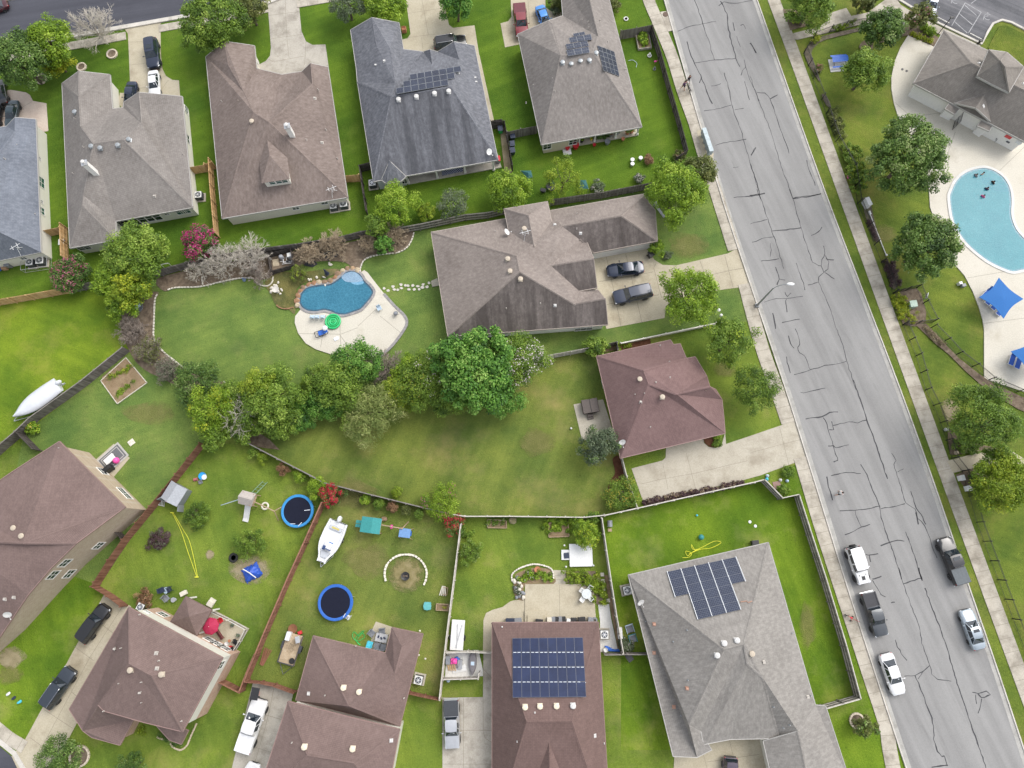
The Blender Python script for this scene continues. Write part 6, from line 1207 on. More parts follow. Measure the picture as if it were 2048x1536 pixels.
 # kind: length, half width, wheel x front/rear, wheel radius, stations (x, w, zb, ztop), cabin (front base, front roof, rear roof, rear base, belt z, roof z, half width base, half width roof)
KIND=dict(sedan=(4.8,.91,1.42,-1.38,.33,[(2.40,.50,.35,.62),(2.33,.70,.24,.70),(2.05,.85,.22,.79),(1.5,.90,.2,.85),(.95,.91,.2,.93),(0,.91,.2,.95),(-1.2,.91,.2,.96),(-1.75,.90,.22,.96),(-2.15,.84,.26,.94),(-2.35,.72,.34,.88),(-2.4,.6,.42,.7)],(1.05,.28,-.95,-1.72,.92,1.44,.82,.60)),suv=(4.75,.95,1.42,-1.38,.37,[(2.37,.62,.40,.78),(2.3,.8,.3,.92),(2.0,.91,.28,1.0),(1.3,.95,.26,1.05),(.8,.95,.26,1.1),(-1.0,.95,.26,1.12),(-2.1,.93,.3,1.12),(-2.33,.85,.36,1.08),(-2.38,.75,.42,.9)],(1.0,.35,-1.95,-2.25,1.08,1.72,.87,.66)),bigsuv=(5.2,1.0,1.55,-1.5,.40,[(2.6,.7,.42,.9),(2.52,.88,.34,1.02),(2.2,.97,.3,1.1),(1.4,1.0,.3,1.15),(.9,1.0,.3,1.18),(-1.2,1.0,.3,1.2),(-2.35,.98,.34,1.2),(-2.56,.9,.4,1.14),(-2.6,.8,.45,.95)],(1.15,.55,-2.2,-2.5,1.16,1.85,.92,.74)),jeep=(4.5,.88,1.45,-1.4,.42,[(2.2,.62,.5,.85),(2.15,.72,.45,1.08),(1.6,.76,.45,1.14),(.95,.8,.45,1.18),(.7,.86,.42,1.2),(-1.9,.88,.42,1.2),(-2.2,.87,.45,1.18),(-2.24,.84,.5,1.1)],(.72,.48,-2.1,-2.2,1.18,1.86,.84,.76)),pickup=(5.7,.99,1.85,-1.75,.41,[(2.85,.7,.45,.88),(2.78,.88,.36,1.0),(2.4,.97,.32,1.1),(1.6,.99,.32,1.15),(1.1,.99,.32,1.18),(-.8,.99,.32,1.2),(-.95,.99,.34,1.2),(-2.7,.98,.36,1.2),(-2.84,.92,.42,1.18)],(1.35,.7,-.62,-.85,1.16,1.85,.91,.73)))
def lerp3(a,b,t):return a+(b-a)*t
def car(label,front,rear,kind,pm,cat=None,bed=None,roof_rails=False,sunroof=False,name=None,glass=None,hood_vent=False,group=None,scale=1.0,z=.12,roofmat=None):
 L,hw,wf,wr,wrad,st,cab=KIND[kind]
 a=P(*front,.8);b=P(*rear,.8);c=(a+b)/2;d=a-b
 nm=name or{'sedan':'parked_car','suv':'parked_suv','bigsuv':'parked_suv','jeep':'parked_suv','pickup':'pickup_truck'}[kind]
 t=thing(nm,label,cat or{'sedan':'car','pickup':'pickup truck'}.get(kind,'suv'),(c.x,c.y,z),math.atan2(d.y,d.x),group);scale*=max(.86,min(1.06,d.length/L));t.scale=(scale,)*3
 glass=glass or m_carglass;mb=MB();loft(mb,st)
 fb,fr,rr,rb,zb,zr,wb,wr2=cab;zb-=.03
 base=[(fb,wb*.94),(fr*.4+rr*.6,wb),(rb,wb*.93)]
 rp=[Vector((fr,wr2*.93,zr-.03)),Vector((lerp3(fr,rr,.3),wr2,zr)),Vector((lerp3(fr,rr,.8),wr2,zr-.005)),Vector((rr,wr2*.92,zr-.05))]
 bp=[Vector((fb,wb*.93,zb)),Vector((lerp3(fb,rb,.35),wb,zb)),Vector((lerp3(fb,rb,.72),wb,zb)),Vector((rb,wb*.93,zb))]
 vs=[];m=lambda v:Vector((v.x,-v.y,v.z))
 ctr=[Vector((v.x+(.06 if i==0 else(-.05 if i==3 else 0)),0,v.z+.035))for i,v in enumerate(rp)]
 vs=bp+rp+ctr+[m(v)for v in rp]+[m(v)for v in bp];fs=[]
 for i in range(3):fs+=[(i,i+1,5+i,4+i),(4+i,5+i,9+i,8+i),(8+i,9+i,13+i,12+i),(12+i,13+i,17+i,16+i)]
 fs+=[(0,4,8,12,16),(3,7,11,15,19)[::-1]]
 mb.add(vs,[f[::-1]for f in fs])
 body=mb.build('body',pm,t,smooth=38)
 def pane(nm,q,mat=None,lift=.02,sh=(.06,.1)):
  ce=sum(q,Vector())/len(q);n=(q[1]-q[0]).cross(q[2]-q[0]).normalized()
  if n.dot(ce-Vector((ce.x*.4,0,zb)))<0:n=-n
  k=[ce+(v-ce)*(1-sh[1])+n*lift for v in q];g=MB();g.add(k+[v-n*.012 for v in k],[tuple(range(len(k)))]+[(i,(i+1)%len(k),len(k)+(i+1)%len(k),len(k)+i)for i in range(len(k))]);return g.build(nm,mat or glass,t)
 pane('windshield',[bp[0],rp[0],ctr[0],m(rp[0]),m(bp[0])],lift=.035)
 pane('rear_window',[bp[3],rp[3],ctr[3],m(rp[3]),m(bp[3])],lift=.03)
 for f in(lambda v:v,m):
  for i in(0,1,2)if kind!='pickup' else(0,1):
   q=[f(bp[i]),f(bp[i+1]),f(rp[i+1]),f(rp[i])];pane('side_window',[v+Vector((0,0,.02))for v in q],sh=(.1,.17))
 if sunroof:
  g=MB();x0,x1=lerp3(fr,rr,.15),lerp3(fr,rr,.45);g.prism([(x0,-wr2*.6),(x0,wr2*.6),(x1,wr2*.6),(x1,-wr2*.6)],zr+.02,zr+.045);g.build('sunroof',glass,t)
 if roof_rails:
  for s in(1,-1):g=MB();g.tube([(fr-.1,s*wr2*.9,zr+.01),(fr-.25,s*wr2*.9,zr+.07),(rr+.25,s*wr2*.9,zr+.07),(rr+.1,s*wr2*.9,zr+.01)],.022,5);g.build('roof_rail',m_blk if roof_rails=='b' else m_chrome,t)
 for x in(wf,wr):
  for s in(1,-1):
   M4=Matrix.Translation((x,s*(hw-.1),wrad))@Matrix.Rotation(-s*math.pi/2,4,'X');g=MB()
   g.lathe([(wrad*.6,-.11),(wrad*.93,-.11),(wrad,-.07),(wrad,.07),(wrad*.93,.115),(wrad*.6,.115)],22,mtx=M4);w=g.build('wheel',m_tyre,t,smooth=40)
   g=MB();g.lathe([(wrad*.62,.05),(wrad*.62,.118),(wrad*.55,.10),(wrad*.2,.09),(.0,.11)],20,mtx=M4)
   for k in range(5):
    aa=k*1.2566;g.box((wrad*.36*math.cos(aa),wrad*.36*math.sin(aa),.115),(wrad*.45,.05,.02),aa,M4@Matrix.Identity(4))if False else None
   g.build('rim',m_rim,w,smooth=30)
   g=MB();g.tube([(x+(wrad+.06)*math.cos(q),s*(hw+.005),wrad+(wrad+.06)*math.sin(q))for q in np.linspace(.1,math.pi-.1,10)],.035,5);g.build('wheel_arch',m_blk if kind in('jeep','pickup','bigsuv')else pm,t)
 xf=st[1][0];zf=st[1][3];xr=st[-2][0];zt=st[-2][3];wfr=st[1][1];wre=st[-2][1]
 for s in(1,-1):
  g=MB();g.blob((xf-.12,s*wfr*.86,zf-.1),(.2,.16,.075),8,5);g.build('headlight',m_lampw,t,smooth=40)
  g=MB();g.box((xr+.02,s*wre*.86,zt-.12),(.12,.22,.14));g.build('tail_light',m_lampr,t,bevel=.03)
  g=MB();g.tube([(fb-.38,s*wb*.97,zb+.08),(fb-.36,s*(hw+.12),zb+.1)],.03,5);g.blob((fb-.36,s*(hw+.15),zb+.12),(.08,.12,.085),8,5);g.build('mirror',pm,t,smooth=40)
  g=MB();g.box((lerp3(fb,rb,.55),s*(hw+.005),zb-.12),(.16,.03,.03));g.build('door_handle',m_blk,t)
 g=MB();g.box((st[0][0]-.01,0,.55),(.06,st[0][1]*1.3,.2));g.box((st[0][0]-.02,0,.36),(.1,st[0][1]*2.1,.12));g.build('grille',m_blk,t,bevel=.02)
 g=MB();g.box((st[-1][0]-.01,0,.5),(.1,st[-1][1]*2,.16));g.build('rear_bumper',m_chrome if kind=='pickup' else m_blk,t,bevel=.02)
 if kind=='jeep':
  g=MB();g.lathe([(.2,-.12),(.39,-.12),(.41,0),(.39,.12),(.2,.12)],20,mtx=Matrix.Translation((-2.4,0,1.02))@Matrix.Rotation(math.pi/2,4,'Y'));g.build('spare_wheel',m_tyre,t,smooth=40)
  g=MB();g.box((1.5,0,1.17),(.5,.42,.015));g.box((1.15,.4,1.19),(.14,.1,.012));g.box((1.15,-.4,1.19),(.14,.1,.012));g.build('hood_vent',m_blk,t)
 if kind=='pickup':
  bx0,bx1=-2.72,-.98
  if bed in(None,'liner'):
   g=MB();g.box(((bx0+bx1)/2,0,1.2),(bx1-bx0,1.56,.05));
   for s in(1,-1):g.box(((bx0+bx1)/2,s*.84,1.25),(bx1-bx0+.1,.14,.07))
   g.build('bed_floor',m_liner if bed else pm,t)
  else:
   g=MB();g.box(((bx0+bx1)/2,0,1.25),(bx1-bx0+.12,1.8,.06))
   for k in range(4):g.box(((bx0+bx1)/2,-.66+.44*k,1.285),(bx1-bx0,.06,.012))
   g.build('bed_cover',bed,t,bevel=.015)
 return t
NAVY=paint('navy',(.012,.02,.045));BLACK=paint('black',(.012,.012,.014));WHITE=paint('white',(.68,.68,.68),0);SILV=paint('silver_blue',(.33,.38,.42),.6);GREY=paint('grey',(.055,.062,.07),.5);RED=paint('dark_red',(.18,.012,.02));BLUE=paint('bright_blue',(.03,.2,.55));LSILV=paint('light_silver',(.55,.56,.58),.6);TEAL=paint('dark_teal',(.02,.04,.05));PLUM=paint('plum',(.06,.045,.07))
m_tonneau=flat('tonneau_vinyl',(.045,.05,.058),.55);m_tonneau_g=flat('tonneau_grey',(.09,.105,.115),.5)
car('navy suv parked nearest the street on the grey house driveway',(308,136),(302,79),'suv',NAVY,sunroof=True)
car('white sedan parked below the navy suv on the grey house driveway',(309,190),(306,143),'sedan',WHITE)
car('dark blue sedan half hidden by the grey house roof',(256,212),(264,166),'sedan',NAVY)
car('dark green black sedan on the reddish driveway by the blue roofed house',(18,252),(28,202),'sedan',TEAL);car('dark car cut by the left edge on the reddish driveway, lower',(-14,252),(-6,204),'sedan',BLACK);car('dark red car cut by the left edge on the dark street',(-30,22),(4,9),'sedan',paint('wine',(.06,.008,.012)),z=.1);car('dark car peeping out below the street tree at the left edge',(-4,166),(4,200),'sedan',BLACK)
car('black suv parked across the slate house driveway',(932,80),(868,90),'bigsuv',BLACK,roof_rails=True)
car('dark red pickup truck on the top driveway',(1045,74),(1038,10),'pickup',RED,bed=flat('red_bed',(.12,.02,.03),.5))
car('bright blue car on the top driveway beside the red pickup',(1096,58),(1079,12),'sedan',BLUE)
car('navy sedan on the forecourt of the taupe roofed house',(1214,542),(1287,534),'sedan',NAVY)
car('navy suv on the forecourt below the navy sedan',(1227,597),(1303,580),'bigsuv',NAVY,roof_rails='b')
car('boxy white off roader parked on the street',(1728,1168),(1703,1094),'jeep',WHITE)
car('charcoal pickup parked behind the white off roader',(1762,1268),(1735,1188),'pickup',GREY,bed='liner')
car('white sedan with dark rear window parked on the street',(1800,1390),(1771,1307),'sedan',WHITE,sunroof=False)
car('black pickup with a ribbed grey bed cover parked on the street',(1886,1076),(1924,1168),'pickup',BLACK,bed=m_tonneau_g,sunroof=True)
car('silver blue sedan parked below the black pickup',(1931,1219),(1960,1299),'sedan',SILV,sunroof=True)
car('black suv at the top of the mauve house driveway',(212,1212),(162,1282),'bigsuv',BLACK)
car('dark blue suv lower on the mauve house driveway',(143,1338),(91,1413),'bigsuv',paint('slate_blue',(.035,.045,.06),.4),roof_rails=True)
car('white pickup truck on the driveway with the basketball hoop',(522,1398),(486,1504),'pickup',WHITE,bed=flat('white_cover',(.74,.75,.76),.5))
car('silver pickup with a black bed cover on the narrow driveway',(905,1497),(902,1398),'pickup',LSILV,bed=m_tonneau)
car('white car cut by the bottom edge behind the white pickup',(509,1526),(480,1612),'sedan',WHITE)
car('plum coloured car cut by the bottom edge on the pale grey house driveway',(1461,1598),(1461,1514),'suv',PLUM)
car('pale blue silver car in the car park at the top edge',(1860,31),(1869,-18),'sedan',SILV)
# boats and trailers
m_gel=flat('gelcoat_white',(.66,.67,.68),.3,var=.04);m_cover=flat('white_boat_cover',(.58,.60,.63),.7,var=.05,scale=2);m_shade=flat('navy_vinyl',(.03,.06,.16),.5);m_seat=flat('grey_vinyl',(.45,.47,.5),.6)
def hull(mb,L,W,h,z0,n=12,tip=.05):
 st=[]
 for i in range(n+1):
  x=-L/2+L*i/n;f=i/n;w=W/2*(1-max(0,(f-.45)/.55)**2.2)*(.9+.1*min(1,f*4));st.append((x,max(w,tip),z0+.28*max(0,f-.6)**1.5*h*2))
 vs=[];fs=[]
 for x,w,z in st:vs+=[(x,-w*.35,z),(x,-w*.8,z+.35*h),(x,-w,z0+h),(x,w,z0+h),(x,w*.8,z+.35*h),(x,w*.35,z)]
 for i in range(n):
  for j in range(6):
   if j!=2:fs.append((i*6+j,i*6+(j+1)%6,(i+1)*6+(j+1)%6,(i+1)*6+j))
 fs+=[(0,1,2,3,4,5),tuple(n*6+k for k in(5,4,3,2,1,0))];mb.add(vs,[f[::-1]for f in fs]);return st
def trailer_parts(t,L,W,z=.45,tongue=1.4):
 g=MB()
 for s in(1,-1):g.tube([(-L*.42,s*W*.38,z),(L*.3,s*W*.38,z),(L*.5+tongue,0,z)],.045,6)
 for x in(-L*.4,-.1*L,L*.2):g.tube([(x,-W*.4,z),(x,W*.4,z)],.04,6)
 g.tube([(L*.5+tongue-.3,0,0),(L*.5+tongue-.3,0,z+.3)],.035,6);g.build('trailer_frame',m_metal,t)
 for s in(1,-1):
  M4=Matrix.Translation((-L*.12,s*W*.52,.32))@Matrix.Rotation(math.pi/2,4,'X');g=MB();g.lathe([(.15,-.09),(.3,-.09),(.32,0),(.3,.09),(.15,.09)],18,mtx=M4);w=g.build('wheel',m_tyre,t,smooth=40);g=MB();g.lathe([(.0,-.1),(.16,-.095),(.16,.095),(0,.1)],14,mtx=M4);g.build('rim',m_rim,w)
def outboard(t,x,z,mat):
 g=MB();g.blob((x-.3,0,z+.45),(.42,.26,.34),12,7);g.box((x-.25,0,z-.1),(.2,.14,.9));g.box((x-.3,0,z-.5),(.5,.05,.3));g.build('outboard_motor',mat,t,smooth=50)
 # covered boat
a,b=P(28,836,1),P(122,768,1);c=(a+b)/2;d=a-b;L=d.length*.93
t=thing('covered_boat','motor boat under a white cover on a trailer in the lime green yard','boat',(c.x,c.y,0),math.atan2(d.y,d.x));g=MB();st=hull(g,L,2.25,.75,.55);g.build('hull',m_gel,t,smooth=45)
vs=[];fs=[];n=len(st);prof=[(-1.03,-.12),(-1.0,.05),(-.6,.3),(-.2,.48),(0,.53),(.2,.48),(.6,.3),(1.0,.05),(1.03,-.12)];rr=random.Random(4)
for i,(x,w,z)in enumerate(st):
 k=.35+.65*math.sin(math.pi*min(1,(i+1.5)/n))**.7
 vs+=[(x*1.01,w*y,1.32+zz*k*(1 if abs(y)<1 else 1)+(rr.uniform(-.03,.03)if abs(y)<.9 else 0))for y,zz in prof]
for i in range(n-1):
 for j in range(8):fs.append((i*9+j,(i+1)*9+j,(i+1)*9+j+1,i*9+j+1))
fs+=[tuple(range(9))];g=MB();g.add(vs,fs);g.build('boat_cover',m_cover,t,smooth=60);outboard(t,-L/2,1.15,m_cover);trailer_parts(t,L,2.2,tongue=.7)
# open white boat
a,b=P(642,1128,.9),P(681,1040,.9);c=(a+b)/2;d=a-b;L=d.length*.92
t=thing('motor_boat','open white motor boat with blue windscreen beside the red fence','boat',(c.x,c.y,0),math.atan2(d.y,d.x));g=MB();st=hull(g,L,2.55,.8,.5,tip=.55);g.build('hull',m_gel,t,smooth=45)
g=MB();vs=[];n=len(st)
for x,w,z in st:vs+=[(x*.97,-w*.93,1.12),(x*.97,w*.93,1.12)]
g.add(vs,[(2*i,2*i+2,2*i+3,2*i+1)[::-1]for i in range(n-1)]);g.build('deck',m_gel,t)
g=MB()
for s in(1,-1):g.prism([(st[i][0],s*st[i][1]*.98)for i in range(n)]+[(st[i][0]*.98,s*(st[i][1]*.98-.2))for i in reversed(range(n))],1.1,1.36)
g.build('gunwale',m_gel,t)
g=MB();g.box((.55,0,1.35),(.9,.9,.5));g.build('console',m_gel,t,bevel=.08);g=MB();g.box((.85,.1,1.72),(.08,1.0,.35));g.box((.8,-.3,1.62),(.5,.3,.3));g.build('windscreen',m_shade,t,bevel=.02)
g=MB();g.box((.25,.15,1.3),(.45,.55,.35));g.build('helm_seat',flat('blue_vinyl',(.03,.13,.4),.5),t,bevel=.06);g=MB();g.box((-L*.33,0,1.25),(.5,1.5,.25));g.build('rear_bench',m_seat,t,bevel=.05);g=MB();g.box((-L*.33,0,1.4),(.2,.9,.06));g.build('life_vest',flat('yellow_vest',(.5,.42,.12),.8),t)
g=MB();g.prism([(L*.24,-.55),(L*.24,.55),(L*.38,.38),(L*.38,-.38)],1.15,1.3);g.build('bow_hatch',m_seat,t);outboard(t,-L/2,1.1,m_gel);trailer_parts(t,L,2.1,tongue=.6)
# utility trailer
a,b=P(573,1327,.5),P(592,1268,.5);c=(a+b)/2;d=a-b
m_ply=ground_mat('weathered_plywood',[(.3,(.30,.22,.14)),(.5,(.42,.32,.21)),(.7,(.5,.41,.3))],1.5,9,.9)
t=thing('utility_trailer','open utility trailer with plywood floor and brush beside the back wing of the mauve roof','trailer',(c.x,c.y,0),math.atan2(d.y,d.x));L,W=3.3,1.9
g=MB();g.box((0,0,.55),(L,W,.08));g.build('trailer_bed',m_ply,t);g=MB()
for s in(1,-1):
 for z in(.75,1.0):g.tube([(-L/2,s*W/2,z),(L/2,s*W/2,z)],.03,5)
 for k in range(5):x=-L/2+L*k/4;g.tube([(x,s*W/2,.5),(x,s*W/2,1.0)],.03,5)
for z in(.75,1.0):g.tube([(L/2,-W/2,z),(L/2,W/2,z)],.03,5)
for s in(1,-1):g.tube([(L/2,s*W*.45,.5),(L/2+1.2,0,.5)],.04,5)
g.build('rails',flat('trailer_steel',(.08,.08,.09),.5,.5),t);
for s in(1,-1):
 M4=Matrix.Translation((-.2,s*(W/2+.14),.32))@Matrix.Rotation(math.pi/2,4,'X');g=MB();g.lathe([(.14,-.09),(.3,-.09),(.32,0),(.3,.09),(.14,.09)],18,mtx=M4);g.build('wheel',m_tyre,t,smooth=40);g=MB();g.box((-.2,s*(W/2+.14),.72),(.85,.26,.05));g.build('fender',flat('trailer_steel',(.08,.08,.09),.5,.5),t,bevel=.03)
def on_trailer(name,lb,cat,mbf,mat,loc,rz=0,sm=None,bev=0):
 g=MB();mbf(g);o=tag(g.build(name,mat,smooth=sm,bevel=bev),lb,cat);v=t.matrix_basis@Vector(loc)if False else(Matrix.Translation(t.location)@Matrix.Rotation(t.rotation_euler.z,4,'Z'))@Vector(loc);o.location=v;o.rotation_euler.z=t.rotation_euler.z+rz;return o
on_trailer('tyre','spare tyre lying in the front corner of the utility trailer','tyre',lambda g:g.lathe([(.14,0),(.3,.01),(.33,.1),(.3,.19),(.14,.2)],18),m_tyre,(1.2,.55,.6),sm=40)
on_trailer('white_tank','white plastic tank at the back of the utility trailer','tank',lambda g:(g.box((0,0,.3),(.95,.5,.6)),g.lathe([(.1,.6),(.1,.66)],10)),m_gel,(-1.3,-.65,.6),bev=.06);on_trailer('metal_toolbox','pale metal box beside the white tank in the utility trailer','box',lambda g:(g.box((0,0,.2),(.7,.45,.4)),g.box((0,0,.42),(.74,.49,.05))),m_metal,(-1.2,.5,.6),.5,bev=.02)
seedc[0]+=1;rs=np.random.RandomState(9);tt=thing('brush_pile','dry cut branches piled in the utility trailer','branches',(Matrix.Translation(t.location)@Matrix.Rotation(t.rotation_euler.z,4,'Z'))@Vector((-.4,0,.6)));g=MB()
for k in range(40):a_=rs.uniform(0,6.28);g.tube([(rs.normal(0,.2),rs.normal(0,.2),rs.uniform(0,.25)),(.7*math.cos(a_),.7*math.sin(a_),rs.uniform(.02,.4))],[.015,.006],4,False)
g.build('twigs',m_twig_t,tt)
# ---------------------------------------------------------------- garden and street objects
def put(name,label,cat,p,mbf,mat,rz=0.0,z=.05,group=None,smooth=None,bevel=0.0,zp=0.0):
 g=MB();mbf(g);o=tag(g.build(name,mat,smooth=smooth,bevel=bevel),label,cat,group);q=P(*p,zp);o.location=(q.x,q.y,z);o.rotation_euler.z=rz;return o
def part(t,name,mbf,mat,smooth=None,bevel=0.0):
 g=MB();mbf(g);return g.build(name,mat,t,smooth=smooth,bevel=bevel)
def at(name,label,cat,p,rz=0.0,z=.05,group=None,zp=0.0):q=P(*p,zp);return thing(name,label,cat,(q.x,q.y,z),rz,group)
def hd(x0,y0,x1,y1):return heading((x0,y0),(x1,y1))
m_pl={k:flat('plastic_'+k,c,.45,var=.08)for k,c in dict(blue=(.02,.12,.5),sky=(.03,.35,.72),teal=(.03,.22,.22),red=(.5,.02,.03),pink=(.75,.08,.35),white=(.66,.66,.65),grey=(.3,.31,.33),black=(.02,.02,.022),navy=(.02,.03,.06),green=(.02,.42,.10),yellow=(.7,.6,.05),cream=(.6,.56,.47),slate=(.2,.21,.23),aqua=(.08,.5,.62),bluegrey=(.45,.56,.66)).items()}
# air conditioners
m_acb=flat('ac_cabinet',(.62,.62,.6),.5);m_acd=flat('ac_fin',(.06,.065,.07),.6)
def ac(label,p,rz,s=.9):
 t=at('air_conditioner',label,'air conditioner',p,rz,.05,'air conditioners beside the houses')
 part(t,'pad',lambda g:g.box((0,0,.04),(s+.45,s+.35,.1)),m_conc,bevel=.01);part(t,'cabinet',lambda g:(g.box((0,0,.5),(s,s,.8)),[g.box((0,0,.2+.1*k),(s+.02,s+.02,.03))for k in range(7)]),m_acd)
 part(t,'top_panel',lambda g:g.prism([(s/2,s/2),(-s/2,s/2),(-s/2,-s/2),(s/2,-s/2)],.9,.95),m_acb,bevel=.03)
 part(t,'fan_grille',lambda g:(g.lathe([(0,.945),(s*.4,.945),(s*.4,.965),(0,.965)],24)),m_acd);part(t,'fan_blade',lambda g:[g.box((.0,0,.975),(s*.68,.1,.012),k*1.047)for k in range(3)],m_rim)
 part(t,'fan_hub',lambda g:g.lathe([(.09,.97),(.09,1.0),(0,1.01)],12),m_acb)
ac('air conditioner at the grey house right wall beside the tan fence',A('B1',1545,62),.1);ac('left one of two air conditioners at the lower corner of the brown house',A('B2',652,145),.15);ac('right one of two air conditioners at the lower corner of the brown house',A('B2',730,128),.15,1.0)
ac('air conditioner below the slate house lower left corner',A('A2',950,1430),.15);ac('left one of two caged air conditioners below the blue roofed house',A('B1',262,575),.1);ac('right one of two caged air conditioners below the blue roofed house',A('B1',340,560),.1,1.0)
ac('air conditioner at the corner of the tall mauve house',A('C1',1020,1050),hd(281,1031,133,1160));ac('air conditioner right of the back wing of the mauve roof',A('D2',1302,850),-.2);ac('air conditioner under the eave on the white path',A('D3',795,505),0);ac('air conditioner left of the pale grey house',A('D3',970,168),.2);ac('white air conditioner beside the two storey house deck',A('D1',1110,295),hd(427,1219,499,1257),.8)
t=at('wire_cage','low wire cage round the two air conditioners at the left','cage',A('B1',300,580),.15);part(t,'frame',lambda g:[g.tube([(x0,y0,z),(x1,y1,z)],.025,5)for z in(.1,1.0)for x0,y0,x1,y1 in((-1.7,-.8,1.7,-.8),(1.7,-.8,1.7,.8),(1.7,.8,-1.7,.8),(-1.7,.8,-1.7,-.8))]+[g.tube([(x,y,0),(x,y,1.0)],.025,5)for x in(-1.7,0,1.7)for y in(-.8,.8)],m_metal)
part(t,'mesh',lambda g:[g.tube([(x,-.8,.1),(x,-.8,1.0)],.006,3)for x in np.linspace(-1.7,1.7,24)],m_metal)
# bins
def bin_(label,p,rz,col='black',lid=None,group='wheeled bins'):
 t=at('wheelie_bin',label,'bin',p,rz,.05,group)
 def body(g):
  vs=[(x*w,y*w2,z)for z,w,w2 in((.08,.24,.24),(1.0,.31,.36))for x,y in((-1,-1),(1,-1),(1,1),(-1,1))];g.add(vs,[(3,2,1,0),(0,1,5,4),(1,2,6,5),(2,3,7,6),(3,0,4,7),(4,5,6,7)])
 part(t,'bin_body',body,m_pl[col],bevel=.03);part(t,'lid',lambda g:(g.box((0,0,1.03),(.68,.8,.06)),g.box((0,.05,1.07),(.4,.5,.03))),m_pl[lid or col],bevel=.03)
 for s in(1,-1):part(t,'wheel',lambda g:g.lathe([(.0,-.03),(.1,-.03),(.1,.03),(0,.03)],12,mtx=Matrix.Translation((s*.25,.3,.1))@Matrix.Rotation(math.pi/2,4,'Y')),m_tyre)
 part(t,'handle',lambda g:g.tube([(-.24,.4,1.0),(.24,.4,1.0)],.02,6),m_pl['black'])
bin_('blue and green wheeled bin in the dark fence bay of the slate house',A('A2',1925,1020),.1,'green','navy');bin_('navy wheeled bin at the top of the row left of the warm grey yard',A('A3',98,1075),.15,'navy');bin_('navy wheeled bin in the middle of the row left of the warm grey yard',A('A3',95,1135),.15,'navy');bin_('navy wheeled bin at the bottom of the row left of the warm grey yard',A('A3',97,1185),.15,'navy')
bin_('black wheeled bin by the forecourt garage corner',A('B3',1150,515),.5,'black');bin_('black bin outside the thin tan fence',A('D3',985,680),.6,'black');bin_('grey blue wheeled bin at the blue roofed house bottom wall',A('B1',92,590),.1,'slate');bin_('blue bin beside the grey house lower left corner',A('B1',508,425),.1,'blue','white');bin_('dark red bin at the slate house lower right corner',A('A2',1905,1250),.1,'slate','red')
# shed, playthings
t=at('toy_shed','grey plastic storage shed with open doors against the red fence','shed',A('C1',1390,880),hd(333,975,347,962),.05)
m_shd=flat('shed_plastic',(.21,.225,.24),.6);ang=t.rotation_euler.z=heading(A('C1',1330,890),A('C1',1400,930))
def shed_w(g):
 for x,y,a,b_ in((0,.95,2.0,.06),(-1.0,0,.06,1.9),(1.0,0,.06,1.9)):g.box((x,y,.85),(a,b_,1.7))
part(t,'wall',shed_w,m_shd);part(t,'roof',lambda g:(g.add([(-1.15,1.15,1.6),(-1.15,-1.15,1.6),(0,-1.15,2.15),(0,1.15,2.15),(1.15,-1.15,1.6),(1.15,1.15,1.6),(-1.15,1.15,1.66),(-1.15,-1.15,1.66),(0,-1.15,2.21),(0,1.15,2.21),(1.15,-1.15,1.66),(1.15,1.15,1.66)],[(6,7,8,9),(9,8,10,11),(0,3,2,1),(3,5,4,2),(1,2,8,7),(2,4,10,8),(0,1,7,6),(4,5,11,10)])),flat('shed_roof',(.33,.345,.37),.6))
for s in(1,-1):part(t,'door',lambda g:g.box((s*1.3,-1.25,.8),(.06,.8,1.5),s*.5),m_shd)
part(t,'shed_floor',lambda g:g.box((0,0,.05),(1.9,1.8,.06)),m_pl['black'])
put('toolbox','black clutter inside the open toy shed','box',A('C1',1400,885),lambda g:(g.box((0,0,.25),(.8,.5,.5)),g.box((.2,-.3,.15),(.4,.3,.3))),m_pl['black'],.4,bevel=.03)
t=at('ladder','white rung ladder lying against the red fence','ladder',A('C1',1240,945),-.25,.1)
part(t,'side_rail',lambda g:[g.box((0,y,.04),(1.1,.07,.07))for y in(-.28,.28)],m_pl['white']);
for k in range(6):part(t,'rung',lambda g:g.box((-.45+.18*k,0,.08),(.06,.62,.04),.3),m_pl['white'])
def ball(lb,p,r,col):put('ball',lb,'ball',p,lambda g:g.lathe([(r*math.cos(a),r+r*math.sin(a))for a in np.linspace(-1.5,1.5,9)],14),m_pl[col]if isinstance(col,str)else col,smooth=60)
ball('pink and cream beach ball by the red fence',A('C1',1297,925),.26,'pink');ball('teal exercise ball on the bright lawn',A('C3',1540,1208),.33,'teal');ball('small aqua ball high on the bright lawn',A('C3',1510,1040),.13,'aqua');ball('small white ball on the big lawn left of the hot tub patio',A('C3',546,373),.14,'white')
